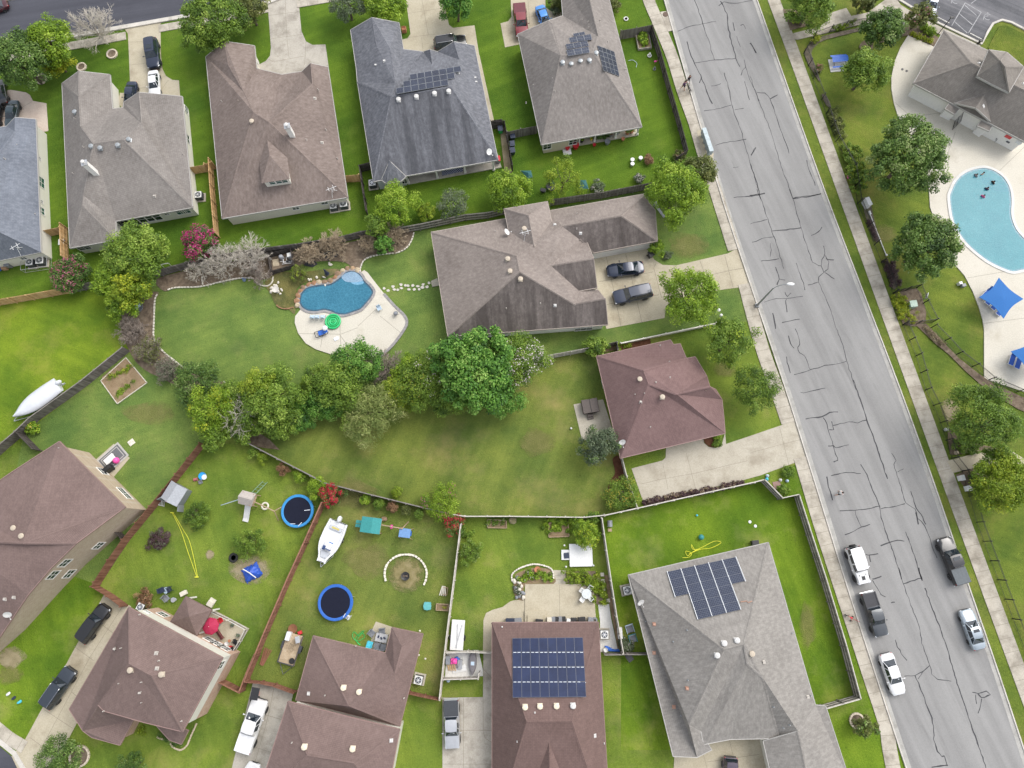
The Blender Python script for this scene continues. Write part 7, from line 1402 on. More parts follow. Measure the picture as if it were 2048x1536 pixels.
# playset with beige roof
t=at('play_set','wooden play set with a beige tower roof and white slide beside the blue rimmed trampoline','play set',A('C2',30,920),-.25);m_wood=flat('play_wood',(.36,.26,.17),.8,var=.25);m_canvas=flat('beige_canvas',(.40,.36,.33),.85)
part(t,'tower',lambda g:([g.box((x,y,1.15),(.1,.1,2.3))for x in(-.65,.65)for y in(-.65,.65)],g.box((0,0,1.2),(1.4,1.4,.06))),m_wood)
part(t,'tower_roof',lambda g:g.add([(-.85,-.8,2.1),(.85,-.8,2.1),(.85,.8,2.1),(-.85,.8,2.1),(-.85,0,2.8),(.85,0,2.8)],[(0,1,5,4),(2,3,4,5),(1,2,5),(3,0,4),(3,2,1,0)]),m_canvas)
part(t,'slide',lambda g:[g.add([(-.3,-.6,1.2),(.3,-.6,1.2),(.25,-2.3,.25),(-.35,-2.3,.25),(-.35,-2.7,.2),(.25,-2.7,.2)],[(0,1,2,3),(3,2,5,4)]),g.tube([(-.32,-.6,1.25),(-.35,-2.3,.33),(-.35,-2.7,.28)],.05,5),g.tube([(.32,-.6,1.25),(.27,-2.3,.33),(.27,-2.7,.28)],.05,5)],m_pl['white'])
part(t,'climbing_ladder',lambda g:[g.tube([(x,.7,1.2),(x+.5,2.4,.1)],.045,6)for x in(-.1,.45)]+[g.tube([(-.1+.5*f,.7+1.7*f,1.2-1.1*f),(.45+.5*f,.7+1.7*f,1.2-1.1*f)],.03,5)for f in(.1,.3,.5,.7,.9)],flat('ladder_green',(.16,.26,.17),.6))
part(t,'swing_beam',lambda g:(g.tube([(.7,-.1,2.1),(3.6,-.6,2.1)],.07,6),[g.tube([(3.6,-.6,2.1),(3.6+a,-.6+b_,0)],.06,6)for a,b_ in((.25,.9),(.1,-1.0))]),m_wood)
part(t,'side_rail',lambda g:g.tube([(-.7,-.2,2.0),(-3.6,-1.6,.1)],.05,6),m_pl['bluegrey']);part(t,'tyre_swing',lambda g:(g.torus(.38,.11,(1.8,-.35,.6),20,8),[g.tube([(1.8+.3*math.cos(a),-.35+.3*math.sin(a),.65),(1.8,-.3,2.1)],.012,3)for a in(0,2,4)]),m_pl['cream'])
# trampolines
def trampoline(label,p,r,ring_c):
 t=at('trampoline',label,'trampoline',p,0,.05,None,.75)
 part(t,'mat',lambda g:g.lathe([(r*.86,.74),(r*.86,.75),(r*.5,.745),(0,.74)],40),flat('tramp_mat',(.011,.013,.026),.85,spec=.15));part(t,'safety_pad',lambda g:g.lathe([(r*.85,.73),(r*.85,.79),(r*.9,.82),(r*1.0,.81),(r*1.02,.72),(r*.95,.7)],48),ring_c,smooth=60)
 part(t,'frame',lambda g:g.torus(r*.98,.035,(0,0,.7),40,6),m_metal)
 for k in range(6):a=k*1.047+.3;part(t,'leg',lambda g:g.tube([(r*.98*math.cos(a),r*.98*math.sin(a),.7),(r*1.02*math.cos(a),r*1.02*math.sin(a),.02),(r*.86*math.cos(a+.12),r*.86*math.sin(a+.12),.02)],.025,5),m_metal)
 return t
t=trampoline('trampoline with a sky blue pad beside the beige roofed play set',(595,1022),1.93,flat('pad_sky',(.025,.22,.5),.6))
t2_=trampoline('trampoline with a royal blue pad beside the trailer lawn',(671,1205),2.02,flat('pad_royal',(.018,.11,.42),.6))
def steps(p,rz,lb):
 t=at('step_ladder',lb,'ladder',p,rz,.05);[part(t,'side_rail',lambda g:g.box((x,0,.45),(.06,.5,.9),0),m_pl['white'])for x in(-.3,.3)];[part(t,'tread',lambda g:g.box((0,-.25+.2*k,.2+.25*k),(.6,.18,.05)),m_pl['white'])for k in range(3)]
steps((697,1232),-.5,'white steps leaning on the royal blue trampoline')
m_toy=flat('toy_light',(.7,.74,.8),.5)
for k,(x,y,l,a,z)in enumerate(((440,1000,.35,.1,.8),(385,1108,.3,.8,.85),(330,1105,.28,0,.82))):put('foam_toy',('pale foam stick on the right of the sky blue trampoline','pale foam stick at the lower rim of the sky blue trampoline','small white toy on the lower mat of the sky blue trampoline')[k],'toy',A('C2',x,y),lambda g:g.tube([(-l,0,.04),(l,0,.04)],.04,6),m_toy,a,z,zp=.8)
# teal roofed swing set
t=at('play_set','play set with a teal canopy, swing beam and blue baby swing','play set',A('C2',955,1120),-.13);m_tc=flat('teal_canopy',(.035,.24,.235),.75)
part(t,'tower',lambda g:([g.box((x,y,1.0),(.1,.1,2.0))for x in(-1.0,1.0)for y in(-.75,.75)],g.box((0,0,1.1),(2.1,1.6,.06))),m_wood);part(t,'canopy',lambda g:g.add([(-1.15,-.9,2.0),(1.2,-.9,2.0),(1.2,.9,2.0),(-1.15,.9,2.0),(.2,-.9,2.25),(.2,.9,2.25)],[(0,4,5,3),(4,1,2,5),(0,1,4),(2,3,5),(3,2,1,0)]),m_tc)
part(t,'slide',lambda g:[g.box((-1.6,y,.7),(.95,.38,.06))for y in(-.22,.22)],m_tc);part(t,'swing_beam',lambda g:(g.tube([(1.1,.2,1.9),(3.7,.1,1.9)],.07,6),[g.tube([(3.7,.1,1.9),(3.7+a,b_,0)],.06,5)for a,b_ in((.3,1.0),(.3,-.9))]),m_wood)
part(t,'baby_swing',lambda g:(g.blob((2.2,.15,.7),(.22,.26,.25),10,6),[g.tube([(2.2,.15+y,.8),(2.2,.15,1.9)],.012,3)for y in(-.2,.2)]),m_pl['pink']);part(t,'rock_wall',lambda g:g.blob((1.1,.95,.25),(.4,.3,.3),8,5),rk[3])
t=at('garden_swing','garden swing with a blue canopy at the end of the teal play set','garden swing',A('C2',1208,1178),-.12);part(t,'canopy',lambda g:g.box((0,0,1.75),(1.35,1.05,.08)),flat('swing_canopy',(.13,.25,.46),.7),bevel=.03);part(t,'seat',lambda g:(g.box((0,0,.5),(1.2,.5,.08)),g.box((0,.28,.8),(1.2,.08,.5))),m_pl['blue']);part(t,'frame',lambda g:[g.tube([(x,y,0),(x,y*.8,1.7)],.04,6)for x in(-.7,.7)for y in(-.65,.65)],m_wood)
# fire pit, tarp, tyre
t=at('fire_pit','dark metal fire pit in the middle of the block ring','fire pit',(812,1152),0);part(t,'bowl',lambda g:g.lathe([(.28,.2),(.45,.38),(.5,.42),(.44,.4),(.2,.3),(0,.28)],20),m_pl['black'],smooth=40);[part(t,'leg',lambda g:g.tube([(.35*math.cos(a),.35*math.sin(a),0),(.3*math.cos(a),.3*math.sin(a),.3)],.03,5),m_pl['black'])for a in(.5,2.07,3.64,5.2)];part(t,'log',lambda g:[g.tube([(-.3,.1*k-.1,.42),(.3,.12-.1*k,.46)],.06,6)for k in range(3)],m_bark)
def tarp(g):
 r=random.Random(8);n=11;vs=[]
 for i in range(n):
  for j in range(n):
   x=-1+2*i/(n-1);y=-1+2*j/(n-1);q=max(abs(x),abs(y));vs.append((x*1.02*(1+.08*r.uniform(-1,1)),y*.85*(1+.1*r.uniform(-1,1)),.05+.75*(1-q)**.6+r.uniform(0,.14)))
 g.add(vs,[(i*n+j,(i+1)*n+j,(i+1)*n+j+1,i*n+j+1)for i in range(n-1)for j in range(n-1)])
put('tarpaulin','crumpled royal blue tarpaulin over something on bare dirt','tarpaulin',(505,1145),tarp,flat('tarp_blue',(.02,.08,.42),.45,var=.2),.5);put('white_pole','white pole lying across the blue tarpaulin','pole',(505,1145),lambda g:g.tube([(-.75,.5,.98),(0,0,.95),(.7,-.65,.75)],.06,6),m_pl['white'],.1)
put('tyre_planter','black tyre with water on the bare dirt','tyre',A('C1',1798,1365),lambda g:(g.torus(.42,.15,(0,0,.15),24,8),g.lathe([(0,.08),(.3,.08)],16)),m_tyre,smooth=60)
# slackline: two yellow ropes
yl=flat('yellow_rope',(.62,.62,.04),.6);t=at('slackline','pair of long yellow ropes stretched across the lawn','rope',A('C1',1325,1020));o0=t.location
for pts in((1325,1020,1390,1150,1450,1330,1515,1512),(1335,1022,1410,1150,1455,1230,1490,1360,1520,1510)):part(t,'rope',lambda g:g.tube([P(*q)-Vector((o0.x,o0.y,-.06))for q in cat_rom(T('C1',*pts),4)],.032,5),yl)
part(t,'anchor',lambda g:[g.box((*(P(*A('C1',x,y))-Vector((o0.x,o0.y,0))).to_2d(),.12),(.4,.12,.2))for x,y in((1328,1020),(1516,1513))],yl)
def hose(label,pts,col,r=.03):q=T(*pts);t0=P(*q[0]);put('garden_hose',label,'hose',q[0],lambda g:g.tube([P(*v)-Vector((t0.x,t0.y,-.04))for v in cat_rom(q,6)],r,5),col)
hose('yellow hose tangled on the bright lawn by the roof edge',('C3',1400,1365,1450,1360,1470,1330,1425,1315,1440,1350,1480,1320,1560,1280,1640,1240,1685,1240,1690,1255,1620,1290,1540,1300,1500,1310,1470,1265,1480,1300,1530,1300,1450,1335),yl,.035);hose('green hose tangled on the lawn beside the patio furniture',('D2',880,480,840,520,800,490,790,530,830,560,880,530,860,500,820,560,850,590,810,540,870,480),m_pl['green'],.035)
hose('white hose arcing on the warm grey yard',('A3',985,470,1020,465,1050,490,1045,520),m_pl['bluegrey'])
# pool furniture behind the taupe house
t=at('pool_float','round green inflatable island on the white pool deck','pool float',A('B2',642,1016),0,.15)
for k,R in enumerate((.15,.4,.66,.92)):part(t,'air_ring',lambda g:g.torus(R,.13,(0,0,.12+.02*k),28,8,.9),flat('float_green_%d'%(k%2),((.02,.36,.10),(.03,.48,.16))[k%2],.35),smooth=70)
def lounger(label,p,rz,fabric,frame,z=.15,group=None,back=.5):
 t=at('sun_lounger',label,'sun lounger',p,rz,z,group);part(t,'frame',lambda g:([g.tube([(-.95,s*.32,.32),(.35,s*.32,.32),(.9,s*.32,.32+back)],.035,6)for s in(1,-1)],[g.tube([(x,s*.32,.32),(x,s*.34,0)],.03,5)for x in(-.85,.3)for s in(1,-1)],g.tube([(-.95,-.32,.32),(-.95,.32,.32)],.035,6),g.tube([(.9,-.32,.32+back),(.9,.32,.32+back)],.035,6)),frame)
 part(t,'seat',lambda g:g.add([(-.95,-.3,.34),(-.95,.3,.34),(.35,.3,.34),(.35,-.3,.34)],[(3,2,1,0)]),fabric);part(t,'backrest',lambda g:g.add([(.35,-.3,.34),(.35,.3,.34),(.9,.3,.34+back),(.9,-.3,.34+back)],[(3,2,1,0)]),fabric);return t
def chair(label,p,rz,mat,z=.05,group=None,name='garden_chair',s=1.0):
 t=at(name,label,'chair',p,rz,z,group);t.scale=(s,s,s);part(t,'seat',lambda g:g.box((0,0,.42),(.5,.5,.05)),mat,bevel=.02);part(t,'backrest',lambda g:g.box((0,.26,.72),(.5,.06,.58)),mat,bevel=.02)
 for x in(-.22,.22):
  for y in(-.22,.22):part(t,'leg',lambda g:g.tube([(x,y,.42),(x*1.1,y*1.1,0)],.025,5),mat)
  part(t,'armrest',lambda g:g.box((x*1.15,0,.62),(.06,.5,.04)),mat)
for k,(x,lb)in enumerate(((490,'left'),(528,'middle'),(570,'right'))):chair('%s one of three pale blue chairs on the pool edge'%lb,A('B2',x,985),3.1,m_pl['bluegrey'],.15,'pale blue chairs along the garden pool',s=.95)
chair('lone pale blue chair on the right side of the garden pool deck',A('B2',1000,920),.5,m_pl['bluegrey'],.15);put('deck_kettle','small dark grill on the right edge of the garden pool deck','grill',A('B2',1126,960),lambda g:(g.lathe([(.05,.3),(.26,.38),(.3,.5),(.2,.68),(0,.72)],16),[g.tube([(.2*math.cos(a),.2*math.sin(a),.4),(.3*math.cos(a),.3*math.sin(a),0)],.02,4)for a in(0,2.1,4.2)]),m_pl['slate'],z=.14,smooth=40)
t=at('swim_seat','blue and white reclining pool chair with wheels on the garden pool deck','pool chair',A('B2',560,1105),.35,.15);part(t,'seat',lambda g:(g.box((0,0,.4),(.9,.6,.1)),g.box((.55,0,.65),(.5,.6,.1))),m_pl['blue'],bevel=.03);part(t,'frame',lambda g:([g.tube([(-.9,s*.38,.3),(.6,s*.38,.35),(.9,s*.38,.9)],.04,6)for s in(1,-1)],g.tube([(-.9,-.38,.3),(-.9,.38,.3)],.04,6)),m_pl['black']);[part(t,'wheel',lambda g:g.torus(.16,.05,(0,0,0),14,6)or None,m_tyre)for _ in()];part(t,'canopy',lambda g:g.blob((.65,.2,1.0),(.35,.35,.12),10,6),m_pl['white'],smooth=60)
put('kickboard','pale blue kickboard lying on the garden pool deck','kickboard',A('B2',665,1145),lambda g:g.prism([(-.3,-.22),(.25,-.22),(.42,0),(.25,.22),(-.3,.22)],0,.07),m_toy,.5,.15,bevel=.03);put('folded_umbrella','folded navy parasol standing above the pool rocks','parasol',A('B2',600,655),lambda g:(g.tube([(0,0,0),(0,0,2.0)],.03,6),g.lathe([(.32,.5),(.26,.6),(.14,1.4),(.04,2.0)],9)),m_pl['navy'],z=.08)
t=at('pool_pump','pool pump, filter and white pipes inside a grey board pen','pool pump',A('B2',265,545),.2);part(t,'filter_tank',lambda g:g.lathe([(.25,0),(.3,.1),(.3,.7),(.2,.85),(0,.9)],16,(-.2,.35,0)),m_pl['grey'],smooth=40);part(t,'pump',lambda g:(g.tube([(.3,-.3,.25),(.9,-.2,.25)],.16,10),g.box((.6,-.25,.1),(.7,.3,.1))),m_pl['black']);part(t,'heater',lambda g:g.box((.9,.35,.4),(.55,.55,.75)),m_acb,bevel=.03);part(t,'pipe',lambda g:[g.tube(q,.045,6)for q in(((-.2,-.3,.3),(.4,-.3,.35),(.4,.3,.35),(.8,.3,.4)),((-.5,-.1,.25),(1.0,-.5,.25),(1.2,-.1,.3)),((-.3,-.5,.2),(.9,-.65,.25),(1.1,-.3,.5)),((0,0,.5),(0,-.5,.5),(.5,-.6,.3)))],m_pl['white'])
put('pump_lid','tan wooden board beside the pool pump','board',A('B2',200,560),lambda g:(g.box((0,0,.03),(.8,.95,.05)),g.box((0,.3,.07),(.8,.08,.04)),g.box((0,-.3,.07),(.8,.08,.04))),flat('board_tan',(.45,.38,.27),.9),.2)
fence('dark weathered board pen around the pool pump',T('B2',160,520,330,475,350,600,180,650,160,520),'dark',h=1.2,name='board_pen')
m_mat=flat('weed_mat',(.03,.03,.036),.7);put('weed_mat','black sheet under the left rounded bare bush','weed mat',A('B2',470,565),lambda g:g.prism([(-.9,-.3),(.3,-.55),(.9,-.1),(.4,.4),(-.7,.35)],0,.03),m_mat,z=.06);put('weed_mat','large black sheet between the two rounded bare bushes','weed mat',A('B2',600,505),lambda g:g.prism([(-1.3,.2),(-.4,.8),(.6,.7),(1.5,.5),(1.2,-.2),(.5,-.3),(.2,-.8),(-.6,-.2)],0,.03),m_mat,z=.06)
put('white_board','white painted post lying over the weed mat','post',A('B2',575,492),lambda g:g.box((0,0,.12),(1.1,.12,.1)),m_pl['cream'],.5,.06,bevel=.01)
r_=random.Random(21)
for x,y in((170,755),(190,735),(205,740),(220,715),(165,785),(235,800),(245,770),(455,692),(470,690),(515,675),(570,672),(612,565),(620,575),(580,735)):put('garden_stone','loose white stone scattered on the soil between pump pen and garden pool','stone',A('B2',x,y),lambda g:g.blob((0,0,.1),(r_.uniform(.16,.3),r_.uniform(.12,.22),.13),7,5,.2,r_),m_edge,r_.random()*3,group='loose stones by the garden pool',smooth=30)
t=at('bird_bath','pale round bird bath left of the garden pool','bird bath',A('B2',215,782));part(t,'basin',lambda g:g.lathe([(.2,.75),(.42,.85),(.45,.92),(.38,.88),(0,.82)],20),m_curb,smooth=40);part(t,'pedestal',lambda g:g.lathe([(.26,0),(.2,.08),(.11,.2),(.1,.65),(.18,.78)],16),m_curb,smooth=40)
put('garden_statue','small blue figure on the mulch border below the bare silver tree','ornament',A('B1',1878,692),lambda g:(g.lathe([(.25,0),(.16,.3),(.1,.5)],10),g.blob((0,0,.58),(.1,.1,.12),8,6)),flat('statue_blue',(.2,.27,.42),.6),smooth=50)
t=at('lawn_mower','green lawn mower left on the grass right of the bare brown tree','lawn mower',A('B2',1195,1320),1.25);part(t,'deck',lambda g:g.box((.2,0,.2),(.8,.55,.22)),m_pl['green'],bevel=.06);part(t,'engine',lambda g:g.lathe([(.18,.3),(.18,.45),(.1,.5)],14,(.25,0,0)),m_pl['black']);part(t,'handle',lambda g:([g.tube([(-.15,s*.22,.3),(-1.0,s*.22,.9)],.02,5)for s in(1,-1)],g.tube([(-1.0,-.22,.9),(-1.0,.22,.9)],.025,5)),m_pl['slate']);part(t,'grass_bag',lambda g:g.box((-.45,0,.35),(.5,.45,.35)),m_pl['grey'],bevel=.08);[part(t,'wheel',lambda g:g.lathe([(0,-.03),(.13,-.03),(.13,.03),(0,.03)],12,mtx=Matrix.Translation((x,y,.13))@Matrix.Rotation(math.pi/2,4,'X')),m_tyre)for x in(-.15,.55)for y in(-.3,.3)]
# porch yard of the warm grey house
m_shade2=flat('green_sunshade',(.02,.10,.10),.7);
def sunshade(label,pts):q=T('A3',*pts);o0=P(*q[0]);t=at('shade_sail',label,'sunshade',q[0]);w=[P(*v,1.1)-Vector((o0.x,o0.y,0))for v in q];part(t,'cloth',lambda g:(g.add([*w,sum(w,Vector())/len(w)+Vector((0,0,.35)),*[v-Vector((0,0,.03))for v in w]],[(i,(i+1)%len(w),len(w))for i in range(len(w))]+[tuple(reversed(range(len(w)+1,2*len(w)+1)))])),m_shade2);[part(t,'pole',lambda g:g.tube([v-Vector((0,0,1.12)),v],.025,5),m_metal)for v in w]
sunshade('dark green sunshade above the glossy bright tree',(160,1312,238,1312,250,1360,215,1375));sunshade('dark green sunshade beside the thin pale tree',(618,1385,660,1385,680,1450,610,1455))
t=at('garden_pond','black round tub of water with a teal chair under the thin pale tree','tub',A('A3',390,1440));part(t,'tub',lambda g:g.lathe([(.55,0),(.65,.35),(.6,.36),(.55,.25),(0,.24)],22),m_pl['black'],smooth=40);chair('dark teal chair beside the black tub',A('A3',395,1418),.4,m_shade2);put('black_tray','black tray on a dry bush by the taupe roof corner','tray',A('A3',330,1475),lambda g:(g.box((0,0,.5),(.75,.5,.08)),g.box((0,0,.25),(.5,.35,.45))),m_pl['black'],-.3,bevel=.03)
def pot(label,p,r,h,col,plant=None,z=.05,group=None):
 t=at('flower_pot',label,'flower pot',p,0,z,group);part(t,'pot',lambda g:g.lathe([(r*.7,0),(r,h),(r*1.08,h),(r*.95,h-.03),(0,h-.06)],14),m_pl[col]if isinstance(col,str)else col,smooth=40)
 if plant:seedc[0]+=1;leaves('foliage',t,LM[plant],np.random.RandomState(seedc[0]),np.array([(0,0,h+r*.6),(r*.5,0,h+r*.4),(-r*.4,.2*r,h+r*.5)]),r*1.1,22,r*.7)
 return t
m_terra=flat('terracotta',(.42,.17,.09),.8);pot('big red pot on a stand below the porch of the warm grey house',A('A3',580,1138),.42,.8,'red');pot('small red pot on the white slab below the porch',A('A3',517,1152),.28,.45,'red',z=.12);pot('little red bucket on the warm grey lawn',A('A3',723,1122),.22,.35,'red');pot('dark grey planter tub below the porch',A('A3',822,1105),.36,.6,'slate');pot('black pot with leaves at the porch left end',A('A3',625,1095),.3,.5,'black','mid',.16);pot('yellow pot at the middle of the warm grey porch',A('A3',700,1078),.22,.5,'yellow','bright',.16);pot('dark pot with red leaves on the warm grey porch',A('A3',845,1052),.25,.45,'slate','brown',.16);pot('pot with a palm on the warm grey porch',A('A3',905,1030),.26,.45,'grey','bright',.16);pot('terracotta pot with a round bush at the porch right end',A('A3',975,1032),.3,.45,m_terra,'mid',.16);pot('second terracotta pot with a round bush at the porch right end',A('A3',1008,1022),.3,.45,m_terra,'mid',.16);pot('small tan pot below the porch right end',A('A3',943,1078),.24,.4,m_terra)
put('stone_slab','white slab below the corner window of the warm grey house','slab',A('A3',515,1170),lambda g:(g.box((0,0,.05),(1.1,.85,.1)),g.box((0,0,.11),(1.0,.75,.02))),m_pl['white'],.15,bevel=.02)
for x,y,lb in((1014,1240,'upper white bucket lid on the back lawn of the warm grey house'),(1014,1272,'lower white bucket lid on the back lawn of the warm grey house'),(1077,1226,'white bucket with teal shade on the back lawn of the warm grey house')):put('bucket',lb,'bucket',A('A3',x,y),lambda g:(g.lathe([(.2,0),(.25,.4),(.27,.42),(.27,.46),(0,.48)],16)),m_pl['white'],smooth=40)
put('yard_ornament','white garden ornament on the grass by the street fence','ornament',A('A3',1147,432),lambda g:(g.torus(.24,.07,(0,0,.1),14,6),g.lathe([(.1,.1),(.05,.5),(.1,.6),(0,.65)],8)),m_pl['white']);put('flamingo','small pink bird ornament against the street fence','ornament',A('A3',1188,492),lambda g:(g.tube([(0,0,0),(0,0,.4)],.02,4),g.blob((0,0,.5),(.22,.12,.12),8,5),g.tube([(.2,0,.52),(.28,0,.75),(.36,0,.72)],.03,5)),m_pl['pink']);put('dark_ornament','dark lantern ornament against the street fence','ornament',A('A3',1185,535),lambda g:(g.torus(.18,.05,(0,0,.08),12,6),g.lathe([(.08,.1),(.1,.5),(0,.6)],8)),m_pl['slate'])
t=at('planter_box','raised wooden vegetable box by the street fence corner','planter',A('A3',1100,330),.12);part(t,'board',lambda g:[g.box((x,y,.2),d)for x,y,d in((0,1.15,(1.9,.1,.4)),(0,-1.15,(1.9,.1,.4)),(.9,0,(.1,2.3,.4)),(-.9,0,(.1,2.3,.4)))],FM['pale']);part(t,'soil',lambda g:g.box((0,0,.15),(1.7,2.2,.3)),m_soil)
put('drain_cover','pale round sprinkler ring on the top lawn by the street','drain cover',A('A3',967,148),lambda g:(g.torus(.28,.08,(0,0,.05),16,6),g.lathe([(0,.04),(.2,.04)],12)),m_pl['white']);put('manhole','round brown manhole lid in the walk by the street','manhole',A('A3',1270,115),lambda g:(g.lathe([(.4,0),(.4,.02),(.33,.02),(.33,.03),(0,.03)],20)),flat('manhole_rust',(.12,.08,.06),.8),z=.115)
# mailbox cluster
t=at('mailbox_bank','long pale grey bank of mailboxes beside the street walk','mailboxes',A('A3',1575,1120),heading(A('A3',1555,1040),A('A3',1605,1190)),.1);m_mb=flat('mailbox_grey',(.36,.42,.44),.5,.1)
for k in range(4):
 part(t,'mailbox_unit',lambda g:(g.box((-1.35+.9*k,0,.9),(.86,.5,.95)),g.box((-1.35+.9*k,0,1.4),(.89,.56,.05))),m_mb,bevel=.015);part(t,'pedestal',lambda g:g.box((-1.35+.9*k,0,.22),(.3,.3,.44)),m_mb)
 part(t,'mail_door',lambda g:[g.box((-1.65+.9*k+.3*i,.255,.6+.22*j),(.27,.02,.19))for i in range(3)for j in range(4)],m_metal)
 # people
skin_m=[flat('skin_light',(.48,.27,.19),.6,var=.05),flat('skin_dark',(.26,.14,.09),.6,var=.05)]
def person(label,p,rz,skin,top,bottom,hair,pose='walk',z=.1,zp=0.0,group=None,s=1.0,cap=None):
 """one continuous skinned figure; pose: walk, swim (upright in water), float"""
 t=at('person',label,'person',p,rz,z,group,zp);t.scale=(s,s,s)
 J={};E=[]
 def j(n,x,y,zz,r,par=None):J[n]=(Vector((x,y,zz)),r);E.append((par,n))if par else None
 sw={'walk':.24,'stand':.04}.get(pose,.1);arm={'walk':.22,'stand':.05}.get(pose,.3)
 j('pelvis',0,0,.95,.13);j('waist',0,0,1.12,.115,'pelvis');j('chest',.01,0,1.34,.135,'waist');j('neck',.02,0,1.5,.055,'chest');j('head',.045,0,1.63,.1,'neck');j('crown',.03,0,1.72,.075,'head')
 for sd,n in((1,'l'),(-1,'r')):
  f=sw*sd;j(n+'hip',0,sd*.1,.9,.1,'pelvis');j(n+'knee',f*.55+.04,sd*.11,.5,.062,n+'hip');j(n+'ank',f*1.0-(.1 if f<0 else 0),sd*.11,.09,.042,n+'knee');j(n+'toe',f*1.0+.15,sd*.13,.04,.035,n+'ank')
  if pose=='swim':pts=((.06,.3,1.2),(.26,.36,1.2),(.33,.37,1.2))
  else:pts=((-arm*sd*.5,.27,1.13),(-arm*sd*.9+.08,.29,.9),(-arm*sd*.95+.1,.29,.82))
  j(n+'sh',.0,sd*.18,1.42,.065,'chest');j(n+'elb',pts[0][0],sd*pts[0][1],pts[0][2],.045,n+'sh');j(n+'wri',pts[1][0],sd*pts[1][1],pts[1][2],.032,n+'elb');j(n+'palm',pts[2][0],sd*pts[2][1],pts[2][2],.034,n+'wri')
  dv=(Vector(pts[2])-Vector(pts[1])).normalized();pw=Vector(pts[2])
  for k,L in enumerate((.075,.085,.08,.062)):q=pw+dv*(.03+L)+Vector((.028*(k-1.5),0,0));j(n+'f%d'%k,q.x,sd*q.y,q.z-.012,.009,n+'palm')
  q=pw+dv*.03+Vector((.055,-.01,0));j(n+'th',q.x,sd*q.y,q.z,.011,n+'palm')
 names=list(J);me=bpy.data.meshes.new('body');me.from_pydata([J[n][0]for n in names],[(names.index(a),names.index(b))for a,b in E],[]);me.materials.append(skin)
 o=bpy.data.objects.new('body',me);C.objects.link(o);o.parent=t;o.modifiers.new('skin','SKIN');sv=me.skin_vertices[0].data if me.skin_vertices else None
 if sv is None:bpy.context.view_layer.objects.active=o;
 if sv:
  for i,n in enumerate(names):sv[i].radius=(J[n][1],)*2;sv[i].use_root=(n=='pelvis')
 sb=o.modifiers.new('subsurf','SUBSURF');sb.levels=1;sb.render_levels=1
 if top:part(t,'shirt',lambda g:(g.lathe([(.15,.98),(.155,1.15),(.175,1.34),(.15,1.46),(.07,1.5)],14),[g.tube([(J[n+'sh'][0]),J[n+'sh'][0].lerp(J[n+'elb'][0],.75)],[.09,.07],8)for n in 'lr']),top,smooth=60)
 if bottom:part(t,'shorts',lambda g:(g.lathe([(.13,.84),(.165,.93),(.15,1.02)],14),[g.tube([J[n+'hip'][0]+Vector((0,0,.05)),J[n+'hip'][0].lerp(J[n+'knee'][0],.8)],[.125,.095],8)for n in 'lr']),bottom,smooth=60)
 part(t,'hair',lambda g:g.blob((.025,0,1.69),(.118,.108,.1),12,7),cap or hair,smooth=60)
 part(t,'nose',lambda g:g.blob((.145,0,1.62),(.022,.015,.02),6,4),skin,smooth=60);[part(t,'eye',lambda g:g.blob((.132,y,1.65),(.012,.014,.01),6,4),m_pl['black'])for y in(-.035,.035)]
 part(t,'mouth',lambda g:g.box((.135,0,1.575),(.014,.05,.012)),flat('lip',(.35,.12,.1),.5));[part(t,'ear',lambda g:g.blob((.03,y,1.63),(.025,.014,.035),6,4),skin,smooth=60)for y in(-.1,.1)]
 return t
hairb=flat('hair_dark',(.02,.014,.01),.7);hairl=flat('hair_brown',(.1,.055,.03),.7);cloth={k:flat('cloth_'+k,c,.85)for k,c in dict(black=(.02,.02,.025),navy=(.02,.03,.08),white=(.7,.7,.68),pink=(.6,.1,.3),grey=(.25,.25,.27),red=(.45,.03,.05),purple=(.1,.05,.12)).items()}
person('person in dark clothes walking on the street walk',A('A3',1402,690),1.9,skin_m[0],cloth['purple'],cloth['black'],hairb);person('person in black walking near the kerb with a dog',A('A3',1438,648),1.9,skin_m[0],cloth['black'],cloth['grey'],hairl)
def dog(label,p,rz,mat,z=.1):
 t=at('dog',label,'dog',p,rz,z);J=[((0,0,.5),.1,None),((.2,0,.51),.115,0),((.36,0,.55),.1,1),((.48,0,.68),.06,2),((.56,0,.74),.07,3),((.7,0,.7),.035,4),((-.25,0,.5),.09,0),((-.4,0,.6),.025,6),((-.52,0,.72),.015,7)]
 for s in(.09,-.09):n=len(J);J+=[((.32,s,.35),.05,2),((.3,s,.18),.03,n),((.33,s,.03),.03,n+1),((-.24,s,.36),.06,6),((-.16,s,.28),.04,n+3),((-.3,s,.17),.026,n+4),((-.27,s,.03),.03,n+5)]
 me=bpy.data.meshes.new('body');me.from_pydata([q for q,r,a in J],[(a,i)for i,(q,r,a)in enumerate(J)if a is not None],[]);me.materials.append(mat);o=bpy.data.objects.new('body',me);C.objects.link(o);o.parent=t;o.modifiers.new('skin','SKIN');sv=me.skin_vertices[0].data if me.skin_vertices else[]
 for i,v in enumerate(sv):v.radius=(J[i][1],)*2;v.use_root=i==0
 sb=o.modifiers.new('subsurf','SUBSURF');sb.levels=1;sb.render_levels=1;[part(t,'ear',lambda g:g.blob((.53,y,.8),(.03,.025,.05),6,4),mat)for y in(-.05,.05)]
dog('black and white dog walked along the kerb',A('A3',1452,700),1.9,flat('dog_coat',(.18,.17,.16),.9,var=.8,scale=4))
person('person in black shorts crossing the street in the middle of the road',A('C4',645,850),.3,skin_m[0],cloth['white'],cloth['black'],hairb,z=.1)
